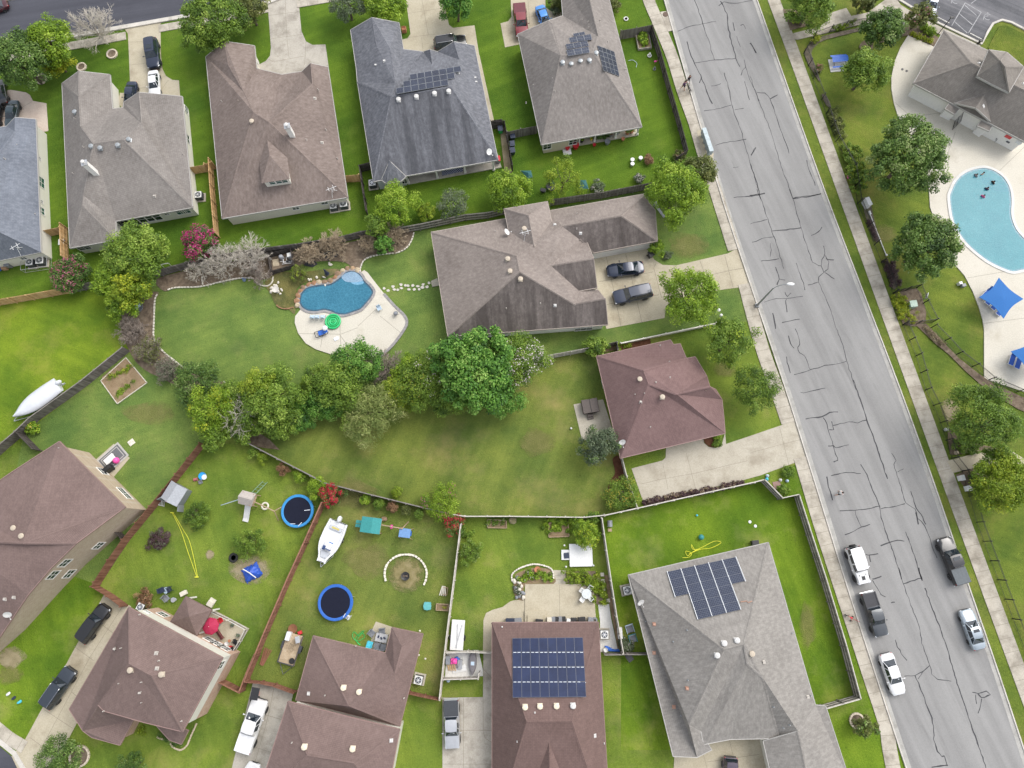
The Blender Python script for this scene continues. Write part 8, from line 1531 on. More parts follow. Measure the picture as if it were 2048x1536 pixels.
for k,(x,y,sk,tp,lb,r)in enumerate(((1690,1310,1,'grey','swimmer at the left of the pool steps',.5),(1742,1298,0,None,'bare backed swimmer at the pool steps',2.0),(1820,1362,1,'black','dark haired swimmer below the pool steps',3.6),(1772,1410,1,'navy','swimmer in the middle of the turquoise pool',1.0),(1745,1465,0,'pink','swimmer in pink, lowest in the turquoise pool',4.0))):
 person(lb,A('A4',x,y),r,skin_m[sk],cloth[tp]if tp else None,cloth['navy'],hairb,'swim',-.98,.3,s=.92)
t=at('tricycle','red child tricycle with a push handle on the street walk','tricycle',A('D4',735,365),2.6,.1);part(t,'frame',lambda g:(g.tube([(-.3,0,.3),(.1,0,.4),(.35,0,.55)],.03,6),g.tube([(-.3,0,.35),(-.9,0,.95)],.02,6),g.tube([(-.35,-.22,.15),(-.35,.22,.15)],.02,6)),m_pl['red']);part(t,'seat',lambda g:g.box((-.1,0,.45),(.25,.2,.08)),m_pl['red'],bevel=.03);part(t,'handlebar',lambda g:g.tube([(.32,-.22,.62),(.32,.22,.62)],.02,6),m_pl['black']);[part(t,'wheel',lambda g:g.lathe([(0,-.03),(r,-.03),(r,.03),(0,.03)],14,mtx=Matrix.Translation((x,y,r))@Matrix.Rotation(math.pi/2,4,'X')),m_tyre)for x,y,r in((.38,0,.18),(-.35,.25,.13),(-.35,-.25,.13))]
# street lamp
m_lampg=flat('lamp_grey',(.28,.29,.3),.5,.3)
b0=P(*A('B4',48,868));t=thing('street_lamp','tall grey street lamp with one arm over the road','street lamp',(b0.x,b0.y,.1));e=P(*A('B4',182,745),6.6)-b0;e2=P(*A('B4',290,708),7.4)-b0;ar=Vector((e2.x-0,e2.y,0)).normalized();px_=P(*A('B4',300,706),7.6)-b0
part(t,'base',lambda g:(g.box((0,0,.15),(.5,.5,.3)),g.lathe([(.2,.3),(.14,.6)],12)),m_lampg,bevel=.03);part(t,'pole',lambda g:g.tube([(0,0,.2),(0,0,3.6),(0,0,6.4)],[.13,.11,.08],10),m_lampg);part(t,'arm',lambda g:g.tube(cat_rom([(0,0,6.3),(px_.x*.25,px_.y*.25,7.0),(px_.x*.6,px_.y*.6,7.5),(px_.x*.92,px_.y*.92,7.65)],5),.05,8),m_lampg)
an=math.atan2(px_.y,px_.x);part(t,'lamp_head',lambda g:g.blob((0,0,0),(.48,.2,.12),12,7),m_pl['white'],smooth=60).matrix_local=Matrix.Translation((px_.x,px_.y,7.65))@Matrix.Rotation(an,4,'Z')
for p,lb in((A('B3',1680,985),'white post lamp at the end of the low pale fence'),(A('B3',1662,945),'small white garden light on the forecourt lawn')):put('garden_lamp',lb,'garden lamp',p,lambda g:(g.tube([(0,0,0),(0,0,.9)],.04,6),g.lathe([(.06,.9),(.2,.95),(.2,1.15),(.1,1.25),(0,1.28)],12)),m_pl['white'],smooth=40)
# hot tub
t=at('hot_tub','hot tub with a brown folding cover on the patio of the rose roofed house','hot tub',A('C3',693,200),.17,.1,None,.9);m_ht=flat('hot_tub_cover',(.075,.058,.05),.55,var=.15);part(t,'cabinet',lambda g:g.box((0,0,.42),(1.95,1.6,.84)),flat('hot_tub_side',(.06,.045,.04),.7),bevel=.12);[part(t,'cover',lambda g:g.box((s*.51,0,.92),(.99,1.75,.12)),m_ht,bevel=.12)for s in(1,-1)];part(t,'cover_strap',lambda g:g.box((0,0,.985),(.05,1.7,.012)),m_pl['black']);part(t,'step',lambda g:(g.box((-.15,-1.05,.2),(.75,.35,.4)),g.box((-.15,-1.35,.1),(.75,.3,.2))),m_ht,bevel=.02)
# club furniture
m_sail=flat('blue_sail',(.008,.115,.36),.75,var=.08);m_loungb=flat('lounger_blue',(.012,.075,.36),.7)
def sail(label,p,size,rz):
 t=at('pool_parasol',label,'parasol',p,rz,.15,None,2.4);part(t,'pole',lambda g:g.tube([(0,0,0),(0,0,2.4)],.04,8),m_pl['white']);part(t,'foot',lambda g:g.lathe([(.35,0),(.35,.08),(.08,.12)],16),m_pl['white'])
 n=12;vs=[];fs=[]
 for k in range(4):
  a,b_=[Vector((size*sx,size*sy,2.2))for sx,sy in(((-1,-1),(1,-1)),((1,-1),(1,1)),((1,1),(-1,1)),((-1,1),(-1,-1)))[k]];o_=len(vs);vs.append(Vector((0,0,2.42)))
  for i in range(n+1):q=a.lerp(b_,i/n);c_=1-.16*math.sin(math.pi*i/n);vs.append(Vector((q.x*c_,q.y*c_,q.z+.08*math.sin(math.pi*i/n))))
  fs+=[(o_,o_+1+i,o_+2+i)for i in range(n)]
 part(t,'canopy',lambda g:(g.add(vs,fs),g.add([v-Vector((0,0,.03))for v in vs],[f[::-1]for f in fs])),m_sail);part(t,'rib',lambda g:[g.tube([(0,0,2.36),(size*.97*sx,size*.97*sy,2.16)],.018,4)for sx in(1,-1)for sy in(1,-1)],m_pl['white'])
sail('square blue sail parasol over four loungers on the club deck',A('B4',1880,806),1.9,heading(A('B4',1870,676),A('B4',2022,820))+.05);sail('blue sail parasol cut by the right edge of the picture',A('B4',2120,1250),1.9,.5)
la=heading(A('B4',1735,800),A('B4',1870,690))
for k,(x,y)in enumerate(((1755,783),(1788,825),(1828,862),(1868,905))):lounger('%s of four blue loungers under the square parasol'%('uppermost','second','third','lowest')[k],A('B4',x,y),la+.1,m_loungb,m_pl['white'],.15,'blue loungers under the square parasol')
for k,(x,y,lb)in enumerate(((1945,1265,'blue lounger with white frame, left of the pair at the right edge'),(1990,1290,'blue lounger partly under the parasol at the right edge'))):lounger(lb,A('B4',x,y),heading(A('B4',1935,1300),A('B4',1960,1220)),m_loungb,m_pl['white'],.15)
t=at('picnic_table','blue metal picnic table on a white slab under the leaning tree','picnic table',A('A4',660,485),.08,.06);part(t,'slab',lambda g:g.box((0,-.1,.03),(2.6,2.0,.08)),m_white);part(t,'table_top',lambda g:[g.box((0,-.38+.19*k+.35,.76),(2.2,.16,.04))for k in range(5)],m_pl['blue']);[part(t,'bench',lambda g:[g.box((0,y+.13*k,.45),(2.2,.11,.04))for k in range(2)],m_pl['blue'])for y in(-.72,1.02)];part(t,'frame',lambda g:[(g.tube([(x,-.75,.42),(x,1.15,.42)],.03,5),g.tube([(x,-.4,0),(x,.1,.72)],.03,5),g.tube([(x,.95,0),(x,.4,.72)],.03,5))for x in(-.8,.8)],m_pl['navy'])
for x,y,lb in((1135,523,'left black drain lid on the club deck'),(1167,536,'right black drain lid on the club deck')):put('floor_drain',lb,'drain lid',A('A4',x,y),lambda g:(g.lathe([(.17,0),(.17,.03),(.12,.035),(0,.035)],16)),m_pl['black'],z=.142)
chair('black reclining chair by the clubhouse wall',A('A4',1822,1050),.6,m_pl['black'],.15);bx=flat('transformer_green',(.36,.46,.38),.6)
t=at('transformer','pale green utility transformer boxed in by the iron fence','transformer',A('B4',1195,868),.1);part(t,'cabinet',lambda g:g.box((0,0,.45),(.85,.8,.8)),bx,bevel=.04);part(t,'lid',lambda g:g.box((0,.02,.88),(.9,.85,.06)),bx,bevel=.02);part(t,'pad',lambda g:g.box((0,0,.04),(1.15,1.1,.08)),m_conc)
put('utility_box','white upright utility box inside the club fence bend','utility box',A('B4',855,118),lambda g:(g.box((0,0,.6),(.5,1.1,1.2)),g.box((0,0,1.22),(.56,1.16,.05))),m_pl['white'],heading(A('B4',840,90),A('B4',870,150))+1.57,bevel=.02);t=at('notice_sign','white sign board above the green transformer','sign',A('B4',1292,810),1.2);part(t,'sign_board',lambda g:g.box((0,0,.85),(.7,.05,.5)),m_pl['white']);part(t,'sign_post',lambda g:[g.tube([(x,.04,0),(x,.04,1.1)],.025,5)for x in(-.3,.3)],m_metal)
t=at('backflow_pipe','long white pipe lying along the club fence mulch','pipe',A('B4',950,330),heading(A('B4',905,220),A('B4',990,435)));part(t,'pipe',lambda g:g.tube([(-3.2,0,.12),(3.0,0,.12)],.05,8),m_pl['white']);part(t,'pipe_end',lambda g:(g.lathe([(.12,0),(.12,.25),(0,.28)],10,(3.1,0,0)),g.box((-3.0,0,.16),(.5,.2,.3))),m_pl['white'])
t=at('lawn_light','pair of boxes on the club lawn beside the parasol deck','spotlight',A('B4',1570,715),.2);part(t,'control_box',lambda g:g.box((-.2,.2,.3),(.4,.35,.6)),m_pl['white'],bevel=.02);part(t,'spotlight',lambda g:g.box((.15,-.15,.3),(.5,.4,.45)),m_pl['slate'],bevel=.03)
for k,(x,y,lb)in enumerate(((1562,735,'white utility box at the lower club path'),(1613,812,'small pale box lower along the club path fence'),(1530,545,'round tan cap post beside the club path gate'),(1458,372,'white round post beside the lower iron fence'))):put('utility_box',lb,'utility box',A('C4',x,y),lambda g:(g.box((0,0,.35),(.5,.6,.7)),g.box((0,0,.71),(.55,.65,.05)))if k<2 else(g.lathe([(.2,0),(.2,.4),(.1,.48),(0,.5)],14)),m_pl['white']if k!=2 else m_rust,.2,bevel=.015 if k<2 else 0)
t=at('lamp_post','thin black lamp post by the clubhouse flower bed','lamp post',A('A4',1395,268),0);part(t,'pole',lambda g:g.tube([(0,0,0),(0,0,3.4)],.05,8),m_black);part(t,'lamp_head',lambda g:g.box((.1,0,3.45),(.55,.3,.12)),m_black,bevel=.03)
ball('colourful beach ball at the club fence shrubs',A('A4',730,1328),.28,'pink');put('wall_lamp','black lamp on the path beside the grass island','lamp',A('A4',1702,330),lambda g:(g.box((0,0,.35),(.35,.25,.7)),g.box((0,0,.73),(.42,.3,.06))),m_black,.5,bevel=.02)
# patio corner items: rose/white slab, storage, patio of the red brown roof
t=at('spa_deck','large white square slab on the lawn by the pale fence','slab',A('C3',620,1345),0.02);part(t,'slab_top',lambda g:g.box((0,0,.28),(2.7,2.6,.12)),m_pl['white'],bevel=.03);part(t,'slab_base',lambda g:g.box((0,0,.12),(2.55,2.45,.25)),m_curb);put('side_slab','small white slab with a dark cushion left of the large white slab','slab',A('C3',502,1343),lambda g:g.box((0,0,.1),(.95,1.15,.2)),m_pl['white'],0,bevel=.02);put('cushion','dark slate cushion on the small white slab','cushion',A('C3',510,1348),lambda g:g.box((0,0,.08),(.6,.65,.14)),m_pl['navy'],.1,.26,bevel=.06)
for x,y,lb in((493,1270,'upper left'),(505,1434,'lower left'),(715,1424,'lower right')):put('garden_globe','white round light %s of the large white slab'%lb,'garden light',A('C3',x,y),lambda g:(g.tube([(0,0,0),(0,0,.3)],.03,5),g.lathe([(.12*math.cos(a),.4+.12*math.sin(a))for a in np.linspace(-1.5,1.5,7)],12)),m_pl['white'],smooth=60)
t=at('patio_table','round white glass patio table on the concrete patio','table',A('D3',660,195),0,.17);part(t,'table_top',lambda g:g.lathe([(.0,.7),(.55,.7),(.55,.74),(.0,.74)],28),flat('table_glass',(.55,.58,.58),.15));[part(t,'leg',lambda g:g.tube([(.4*math.cos(a),.4*math.sin(a),.7),(.35*math.cos(a),.35*math.sin(a),0)],.025,5),m_pl['white'])for a in(.8,2.37,3.94,5.5)]
for k,(x,y,lb)in enumerate(((690,150,'upper right'),(625,170,'upper left'),(628,240,'lower left'),(692,230,'lower right'))):chair('white patio chair %s of the round glass table'%lb,A('D3',x,y),math.atan2(-(y-195),x-660)-1.57,m_pl['white'],.17,'white chairs round the glass table',s=.95)
for k,(x,y,col,lb,w)in enumerate(((80,400,'navy','navy storage box at the eave end of the patio',1.0),(140,398,'slate','slate storage box at the eave of the patio',.8),(300,405,'black','black door mat box by the patio step',.8),(378,392,'cream','cream planter at the eave of the patio',.5),(410,388,'slate','first dark cushion stack at the patio eave',.4),(435,388,'black','second dark cushion stack at the patio eave',.4),(460,386,'slate','third dark cushion stack at the patio eave',.4),(488,386,'black','fourth dark cushion stack at the patio eave',.4),(522,402,'white','white box at the patio eave',.4),(563,395,'black','black side table at the patio eave',.6),(625,390,'black','covered grill at the patio eave',.8),(690,392,'slate','grey box right of the covered grill',.5))):put('storage_box',lb,'box',A('D3',x,y+8),lambda g:(g.box((0,0,.35),(w,.7,.7)),g.box((0,0,.72),(w+.05,.75,.06))),m_pl[col],(.0,.1,-.1)[k%3],.17,bevel=.03)
put('coiled_hose','dark coiled hose reel at the patio corner','hose reel',A('D3',725,398),lambda g:[g.torus(.28-.05*k,.05,(0,0,.1+.09*k),20,6)for k in range(3)],m_pl['slate'],z=.17);put('step_block','tan concrete step against the eave of the patio','step',A('D3',270,372),lambda g:(g.box((0,.0,.1),(2.4,1.3,.2)),g.box((0,-.2,.28),(1.8,.9,.18))),m_conc_tan,z=.16,bevel=.02)
pot('terracotta bowl in the rock edged flower bed',A('D3',288,12),.36,.3,m_terra);
for k,(x,y)in enumerate(((110,100),(130,70),(150,110),(120,150),(150,165),(175,190),(165,140),(130,225),(180,225),(150,215))):put('garden_rock','pale or slate rock heaped left of the patio flower bed','rock',A('D3',x,y),lambda g:g.blob((0,0,.15),(r_.uniform(.2,.36),r_.uniform(.18,.3),.22),8,5,.2,r_),(m_edge,m_pl['slate'])[k%2],r_.random()*3,group='rocks left of the patio bed',smooth=30)
for k,(x,y)in enumerate(((785,50),(790,100),(793,160),(830,250))):put('stepping_stone','%s square stepping stone by the hedge of the patio'%('first','second','third','lowest')[k],'stepping stone',A('D3',x,y),lambda g:(g.box((0,0,.03),(.42,.4,.07)),g.box((0,0,.07),(.34,.32,.02))),m_edge,.05*k,group='square stones beside the patio hedge',bevel=.02)
put('blue_tarp','blue plastic sheet dropped at the end of the white path','sheet',A('D3',860,620),lambda g:g.prism([(-.9,.3),(-.6,.35),(.2,-.05),(.85,0),(.85,-.3),(-.4,-.25)],0,.15),m_pl['blue'],z=.11,bevel=.05);put('white_bucket','white bucket at the end of the white path','bucket',A('D3',808,625),lambda g:g.lathe([(.2,0),(.25,.42),(.22,.42),(.2,.3),(0,.28)],16),m_pl['white'],z=.1,smooth=40)
put('white_cooler','white cooler standing against the pale fence','cooler',A('D3',917,495),lambda g:(g.box((0,0,.25),(.5,1.2,.5)),g.box((0,0,.53),(.55,1.25,.08))),m_pl['white'],.05,bevel=.04)
def tote(lb,p,rz,col):t=at('garden_chair',lb,'chair',p,rz);part(t,'seat',lambda g:g.box((0,0,.35),(.75,.8,.1)),m_pl['slate'],bevel=.05);part(t,'backrest',lambda g:g.box((0,.45,.65),(.75,.12,.6)),m_pl['slate'],bevel=.04);part(t,'frame',lambda g:([g.tube([(s*.42,-.45,0),(s*.42,-.42,.55),(s*.42,.5,.6),(s*.42,.52,.95)],.04,6)for s in(1,-1)],g.tube([(-.42,.52,.95),(.42,.52,.95)],.04,6)),m_pl[col])
tote('grey lawn chair with a blue frame on the shaded side lawn, upper',A('D3',992,465),.3,'bluegrey');tote('grey lawn chair with a teal frame on the shaded side lawn, lower',A('D3',1015,540),.3,'teal');hedge('heap of pots and trailing plants at the side lawn gate',T('D3',945,560,965,600,1000,590),'greyg',.8,.5,.18,'plant_heap',(('white',.25,.12,5),))
# storage corner
t=at('flat_trailer','white covered flat trailer against the pale fence','trailer',A('D2',1597,510),1.57-.06);part(t,'trailer_bed',lambda g:g.box((0,0,.5),(3.3,1.5,.2)),m_pl['white'],bevel=.03);part(t,'pole',lambda g:[g.tube([(-1.4,y0,.65),(1.2,y1,.68)],.04,6)for y0,y1 in((-.05,.05),(.1,-.5))],m_metal);[part(t,'wheel',lambda g:g.lathe([(0,-.09),(.3,-.09),(.3,.09),(0,.09)],16,mtx=Matrix.Translation((-.3,s*.82,.3))@Matrix.Rotation(math.pi/2,4,'X')),m_tyre)for s in(1,-1)]
t=at('canoe','grey fishing kayak lying in the storage corner','kayak',A('D2',1713,720),1.55,.1)
def kay(g):
 st=[];n=10
 for i in range(n+1):x=-1.35+2.7*i/n;w=.45*max(.05,1-abs(x/1.35)**2.4);st.append((x,w,.03+.12*abs(x/1.35)**2,.5+.05*abs(x/1.35)))
 loft(g,st)
part(t,'hull',kay,flat('kayak_grey',(.16,.15,.16),.5),smooth=50);part(t,'seat',lambda g:g.box((-.1,0,.52),(.4,.4,.06)),m_pl['bluegrey'],bevel=.04)
for k,(x,y,f,mat,lb)in enumerate(((1570,710,lambda g:(g.box((0,0,.3),(.7,.6,.5)),g.blob((.05,0,.6),(.3,.25,.2),8,5)),m_pl['pink'],'pink toy house in the storage corner'),(1590,695,lambda g:(g.lathe([(.25,0),(.28,.35),(.2,.4)],12),g.box((.2,0,.2),(.3,.2,.3))),m_pl['blue'],'blue tub beside the pink toy house'),(1550,755,lambda g:[g.box((.25*i-.4,0,.1+.05*i),(.12,.9,.08),.3)for i in range(4)],FM['tan'],'yellow lumber pieces in the storage corner'),(1615,735,lambda g:(g.box((0,0,.3),(.5,1.0,.5)),g.tube([(-.2,-.4,.6),(.2,.5,.9)],.04,5)),m_pl['grey'],'grey appliance in the storage corner'),(1520,700,lambda g:(g.box((0,0,.4),(.35,.8,.8)),g.box((.1,0,.85),(.5,.9,.05))),m_pl['slate'],'dark shelf against the fence in the storage corner'),(1610,780,lambda g:(g.box((0,0,.06),(1.6,.5,.08),.2),g.box((.1,.2,.14),(1.3,.3,.06),.5)),m_pl['white'],'white boards lying in the storage corner'))):
 g=MB();f(g);
 if mat is FM['tan']:g.t=[.6]*len(g.v)
 o=tag(g.build(('toy_house','tub','lumber','appliance','shelf','boards')[k],mat,bevel=.02),lb,('toy','tub','lumber','appliance','shelf','boards')[k]);q=P(*A('D2',x,y));o.location=(q.x,q.y,.1)
put('grass_tuft','blue grey ornament by the storage corner gate','ornament',A('D2',1525,862),lambda g:(g.blob((0,0,.2),(.22,.22,.2),8,5),g.tube([(0,0,.3),(.1,.1,.7)],.04,5)),m_pl['bluegrey'])
# lumber, planters, small tables in the fire pit yard
t=at('pallet_pile','stack of cream boards beside the pale fence','lumber',A('D2',1485,175),-.1);[part(t,'board',lambda g:g.box((-.25+.17*k,.0,.12+.03*k),(.12,1.1,.08),.12*k-.2),m_pl['cream'])for k in range(4)];part(t,'crate',lambda g:[g.box((.25,y,.2),(.5,.06,.4))for y in(-.4,.4)]+[g.box((.5,0,.2),(.06,.8,.4))],m_wood)
put('kids_table','small round aqua table on the fire pit lawn','table',A('D2',1366,290),lambda g:(g.lathe([(0,.4),(.45,.4),(.47,.45),(0,.47)],20),[g.lathe([(.06,0),(.06,.4)],8,(.3*math.cos(a),.3*math.sin(a),0))for a in(.8,2.3,3.9,5.5)],[g.box((.46*math.cos(a),.46*math.sin(a),.3),(.15,.25,.08),a)for a in(.8,2.3,3.9,5.5)]),flat('aqua_plastic',(.10,.36,.36),.5));t=at('planter_box','wooden planter box by the pale fence in the fire pit yard','planter',A('D2',1480,300),-.05);part(t,'board',lambda g:[g.box((x,y,.2),d)for x,y,d in((0,.35,(1.45,.08,.4)),(0,-.35,(1.45,.08,.4)),(.7,0,(.08,.7,.4)),(-.7,0,(.08,.7,.4)))],m_wood);part(t,'soil',lambda g:g.box((0,0,.15),(1.35,.65,.3)),m_soil);leaves('plant',t,LM['yellow'],np.random.RandomState(3),np.array([(.4,0,.45),(.2,0,.4)]),.2,25,.14)
put('round_planter','rusty round fire bowl behind the utility trailer','fire bowl',A('D2',335,465),lambda g:g.lathe([(.3,.05),(.5,.28),(.54,.3),(.46,.28),(.2,.15),(0,.14)],20),flat('rust_metal',(.2,.085,.04),.8),smooth=40);put('red_engine','small red engine behind the utility trailer','engine',A('D2',390,495),lambda g:(g.box((0,0,.25),(.45,.4,.4)),g.lathe([(.15,.45),(.15,.55),(0,.56)],12)),m_pl['red'],.4,bevel=.04)
t=at('lumber_rack','heap of red brown boards against the red fence','lumber',A('D2',118,680),1.2);[part(t,'board',lambda g:g.box((0,-.3+.14*k,.12+.06*(k%3)),(1.9,.1,.08),.06*k-.1),flat('red_board',(.24,.10,.06),.85))for k in range(5)]
bb=at('basketball_hoop','tipped basketball hoop base beside the white pickup','basketball hoop',A('D2',105,930),-.15,.1);part(bb,'backboard',lambda g:g.box((0,0,2.6),(.9,1.3,.06)),m_pl['black'],bevel=.03);part(bb,'pole',lambda g:g.tube([(-.6,-.9,.1),(-.3,-.6,1.6),(0,0,2.55)],.06,8),m_pl['black']);part(bb,'base',lambda g:g.box((-.7,-1.1,.12),(1.0,.7,.24)),m_pl['black'],bevel=.08);part(bb,'rim',lambda g:g.torus(.23,.015,(.3,.1,2.55),18,5),m_pl['red'])
# patio of the mauve back wing
t=at('patio_table','grey rectangular table with dishes on the small patio of the mauve back wing','table',A('D2',1020,530),-.2,.1);part(t,'table_top',lambda g:g.box((0,0,.72),(1.35,.95,.05)),flat('table_grey',(.42,.42,.43),.5),bevel=.02);[part(t,'leg',lambda g:g.box((x,y,.35),(.07,.07,.7)),m_pl['slate'])for x in(-.6,.6)for y in(-.4,.4)];part(t,'table_runner',lambda g:[g.box((-.35+.35*k,.05*(-1)**k,.752),(.2,.3,.015),.6*k)for k in range(3)],m_pl['navy'])
for x,y,r,lb in((1025,480,0.1,'dark wicker chair above the grey patio table'),(945,495,.9,'dark wicker chair left of the grey patio table'),(990,590,3.0,'left dark wicker chair below the grey patio table'),(1030,600,3.0,'right dark wicker chair below the grey patio table')):chair(lb,A('D2',x,y),r,m_pl['slate'],.1,'wicker chairs round the grey table',s=1.25)
chair('bright aqua plastic chair beside the grey patio table',A('D2',930,580),2.9,m_pl['aqua'],.06,s=1.2)
# deck of the two storey house
dk=px(427,1219,499,1257,471,1303,396,1271);sheet('patio',dk,m_conc_tan,.14,thick=True)
def rail(label,pts):
 w=[P(*p)for p in pts];t=thing('deck_railing',label,'railing',(w[0].x,w[0].y,.14));o0=t.location;part(t,'rail',lambda g:[g.tube([a+Vector((0,0,z))-o0,b_+Vector((0,0,z))-o0],.03,5)for a,b_ in zip(w,w[1:])for z in(.25,1.1)],m_pl['white']);part(t,'baluster',lambda g:[g.tube([a.lerp(b_,i/14)+Vector((0,0,.14))-o0,a.lerp(b_,i/14)+Vector((0,0,1.1))-o0],.014,4)for a,b_ in zip(w,w[1:])for i in range(15)],m_black)
 for q in w:part(t,'post',lambda g:g.box((q.x-o0.x,q.y-o0.y,.6),(.11,.11,1.2)),m_pl['cream'])
rail('cream and black railing round the corner of the tiled deck',px(428,1222,462,1238,497,1257,485,1281,472,1302))
t=at('gazebo','square mauve roofed gazebo attached to the two storey house','gazebo',A('D1',1465,375),0,.1);g0=t.location;GP=[P(*A('D1',x,y),2.6)-Vector((g0.x,g0.y,g0.z))for x,y in((1425,215),(1630,322),(1512,525),(1305,415))];ap=P(*A('D1',1452,372),3.9)-Vector((g0.x,g0.y,g0.z))
gm=MB()
for i in range(4):
 a,b_=GP[i],GP[(i+1)%4];n=(b_-a).cross(ap-a).normalized();n=-n if n.z<0 else n;u=Vector((0,0,1)).cross(n).normalized();fi=len(gm.f);gm.add([a,b_,ap],[(0,1,2)]);gm.uv[fi]=(u,n.cross(u))
gm.build('roof',R8,t);part(t,'eaves_trim',lambda g:[g.add([a,b_,b_-Vector((0,0,.2)),a-Vector((0,0,.2))],[(0,1,2,3),(3,2,1,0)])for a,b_ in zip(GP,GP[1:]+GP[:1])],m_trim_m);gc=sum(GP,Vector())/4
for q in GP:v=gc+(q-gc)*.88;part(t,'post',lambda g:g.box((v.x,v.y,1.25),(.16,.16,2.55)),m_trim)
t=at('patio_umbrella','crimson octagonal parasol beside the gazebo','parasol',A('D1',1617,447),.2,.15,None,2.2);part(t,'canopy',lambda g:g.lathe([(.98,2.0),(.95,2.06),(.5,2.32),(0,2.5)],8),flat('crimson_cloth',(.34,.012,.055),.75));part(t,'pole',lambda g:g.tube([(0,0,0),(0,0,2.6)],.03,6),m_pl['cream']);part(t,'foot',lambda g:g.lathe([(.28,0),(.25,.1),(.05,.14)],14),m_pl['slate'])
t=at('bench','dark red wooden bench on the tiled deck','bench',A('D1',1702,507),-.9,.15);part(t,'seat',lambda g:g.box((0,0,.42),(1.25,.42,.06)),flat('bench_red',(.13,.03,.03),.6),bevel=.02);part(t,'backrest',lambda g:g.box((0,.22,.7),(1.25,.06,.45)),flat('bench_red',(.13,.03,.03),.6));[part(t,'leg',lambda g:g.box((x,y,.2),(.06,.06,.4)),m_wood)for x in(-.55,.55)for y in(-.17,.17)]
chair('red folding chair above the dark red bench',A('D1',1712,400),.6,m_pl['red'],.15);pot('red flower pot at the deck corner by the house',A('D1',1785,605),.2,.35,'red',None,.15);pot('pale bucket near the window wall of the deck',A('D1',1752,580),.22,.4,'white',None,.15);pot('small dark pot in the middle of the tiled deck',A('D1',1772,557),.16,.25,m_terra,None,.15);pot('plant pot at the railing of the tiled deck',A('D1',1795,437),.2,.3,'slate','greyg',.15);pot('plant pot at the right railing of the tiled deck',A('D1',1840,515),.2,.3,'slate','greyg',.15);chair('black metal chair at the right railing of the tiled deck',A('D1',1822,565),-.5,m_black,.15);chair('black metal chair at the lower deck corner',A('D1',1795,625),-.9,m_black,.15);put('deck_steps','cream steps leaving the deck by the gazebo','steps',A('D1',1622,275),lambda g:(g.box((0,0,.15),(.75,.6,.3)),g.box((0,.45,.08),(.75,.4,.16))),m_pl['cream'],-.5,.05,bevel=.01)
def adir(lb,p,rz,col,s=1.1):chair(lb,p,rz,col,s=s)
adir('grey lawn chair nearest the gazebo on the back lawn',A('D1',1296,232),.8,m_pl['slate'],1.2);adir('dark lawn chair left of the fire bowl on the back lawn',A('D1',1262,168),2.0,m_pl['navy'],1.1);adir('dark lawn chair right of the fire bowl on the back lawn',A('D1',1315,165),-1.0,m_pl['navy'],1.1);put('side_table','small pale round table beside the grey lawn chair','table',A('D1',1345,243),lambda g:(g.lathe([(0,.42),(.28,.42),(.28,.46),(0,.47)],16),g.lathe([(.2,0),(.06,.06),(.06,.42)],10)),m_pl['grey'],smooth=30);put('fire_bowl','white bowl with ash between the dark lawn chairs','fire bowl',A('D1',1288,170),lambda g:g.lathe([(.2,.1),(.34,.3),(.37,.32),(.3,.28),(0,.2)],16),m_pl['bluegrey'],smooth=40);put('ice_chest','red and white ice chest above the gazebo corner','cooler',A('D1',1420,193),lambda g:(g.box((0,0,.2),(.75,.5,.4)),g.box((0,0,.43),(.78,.52,.07))),m_pl['cream'],.5,bevel=.04)
# patio of the tall mauve house
rz=heading((180,930),(228,888));t=at('outdoor_rug','grey bordered outdoor rug on the patio of the tall mauve house','rug',A('C1',870,600),rz,.13);part(t,'rug_border',lambda g:g.box((0,0,.012),(3.3,2.3,.02)),flat('rug_light',(.42,.41,.38),.95));part(t,'rug_field',lambda g:g.box((0,0,.028),(2.9,1.9,.012)),flat('rug_dark',(.13,.13,.14),.95));part(t,'rug_stripe',lambda g:[g.box((0,s*.75,.036),(2.5,.09,.008))for s in(1,-1)]+[g.box((s*1.2,0,.036),(.09,1.5,.008))for s in(1,-1)],flat('rug_light',(.42,.41,.38),.95))
t=at('patio_table','white low table on the outdoor rug','table',A('C1',862,612),rz,.16);part(t,'table_top',lambda g:g.box((0,0,.45),(1.35,.8,.05)),m_pl['white'],bevel=.02);[part(t,'leg',lambda g:g.box((x,y,.22),(.06,.06,.44)),m_pl['white'])for x in(-.6,.6)for y in(-.34,.34)]
t=at('grill','black covered barbecue grill against the tall mauve house patio','grill',A('C1',848,695),rz,.13);part(t,'cover',lambda g:(g.box((0,0,.5),(1.35,.62,1.0)),g.box((0,0,1.02),(1.0,.5,.12))),m_pl['black'],bevel=.08);[part(t,'wheel',lambda g:g.lathe([(0,-.03),(.1,-.03),(.1,.03),(0,.03)],10,mtx=Matrix.Translation((x,-.33,.1))@Matrix.Rotation(math.pi/2,4,'X')),m_tyre)for x in(-.5,.5)]
ball('pink inflatable ball on the patio of the tall mauve house',A('C1',908,622),.4,'pink');pot('leafy pot beside the house door of the tall mauve house',A('C1',780,720),.25,.4,'slate','mid',.12);pot('small leafy pot beside the black grill',A('C1',812,755),.22,.35,m_terra,'olive',.08);put('bistro_table','white round lid bin next to the patio of the tall mauve house','bin',A('C1',855,770),lambda g:(g.lathe([(.22,0),(.26,.6),(.29,.62),(.25,.68),(0,.72)],16)),m_pl['white'],smooth=40);put('garden_bench','pale aqua basin against the wall of the tall mauve house','basin',A('C1',835,785),lambda g:(g.lathe([(.3,0),(.42,.25),(.45,.26),(.38,.2),(0,.12)],18)),m_pl['bluegrey'],smooth=40)
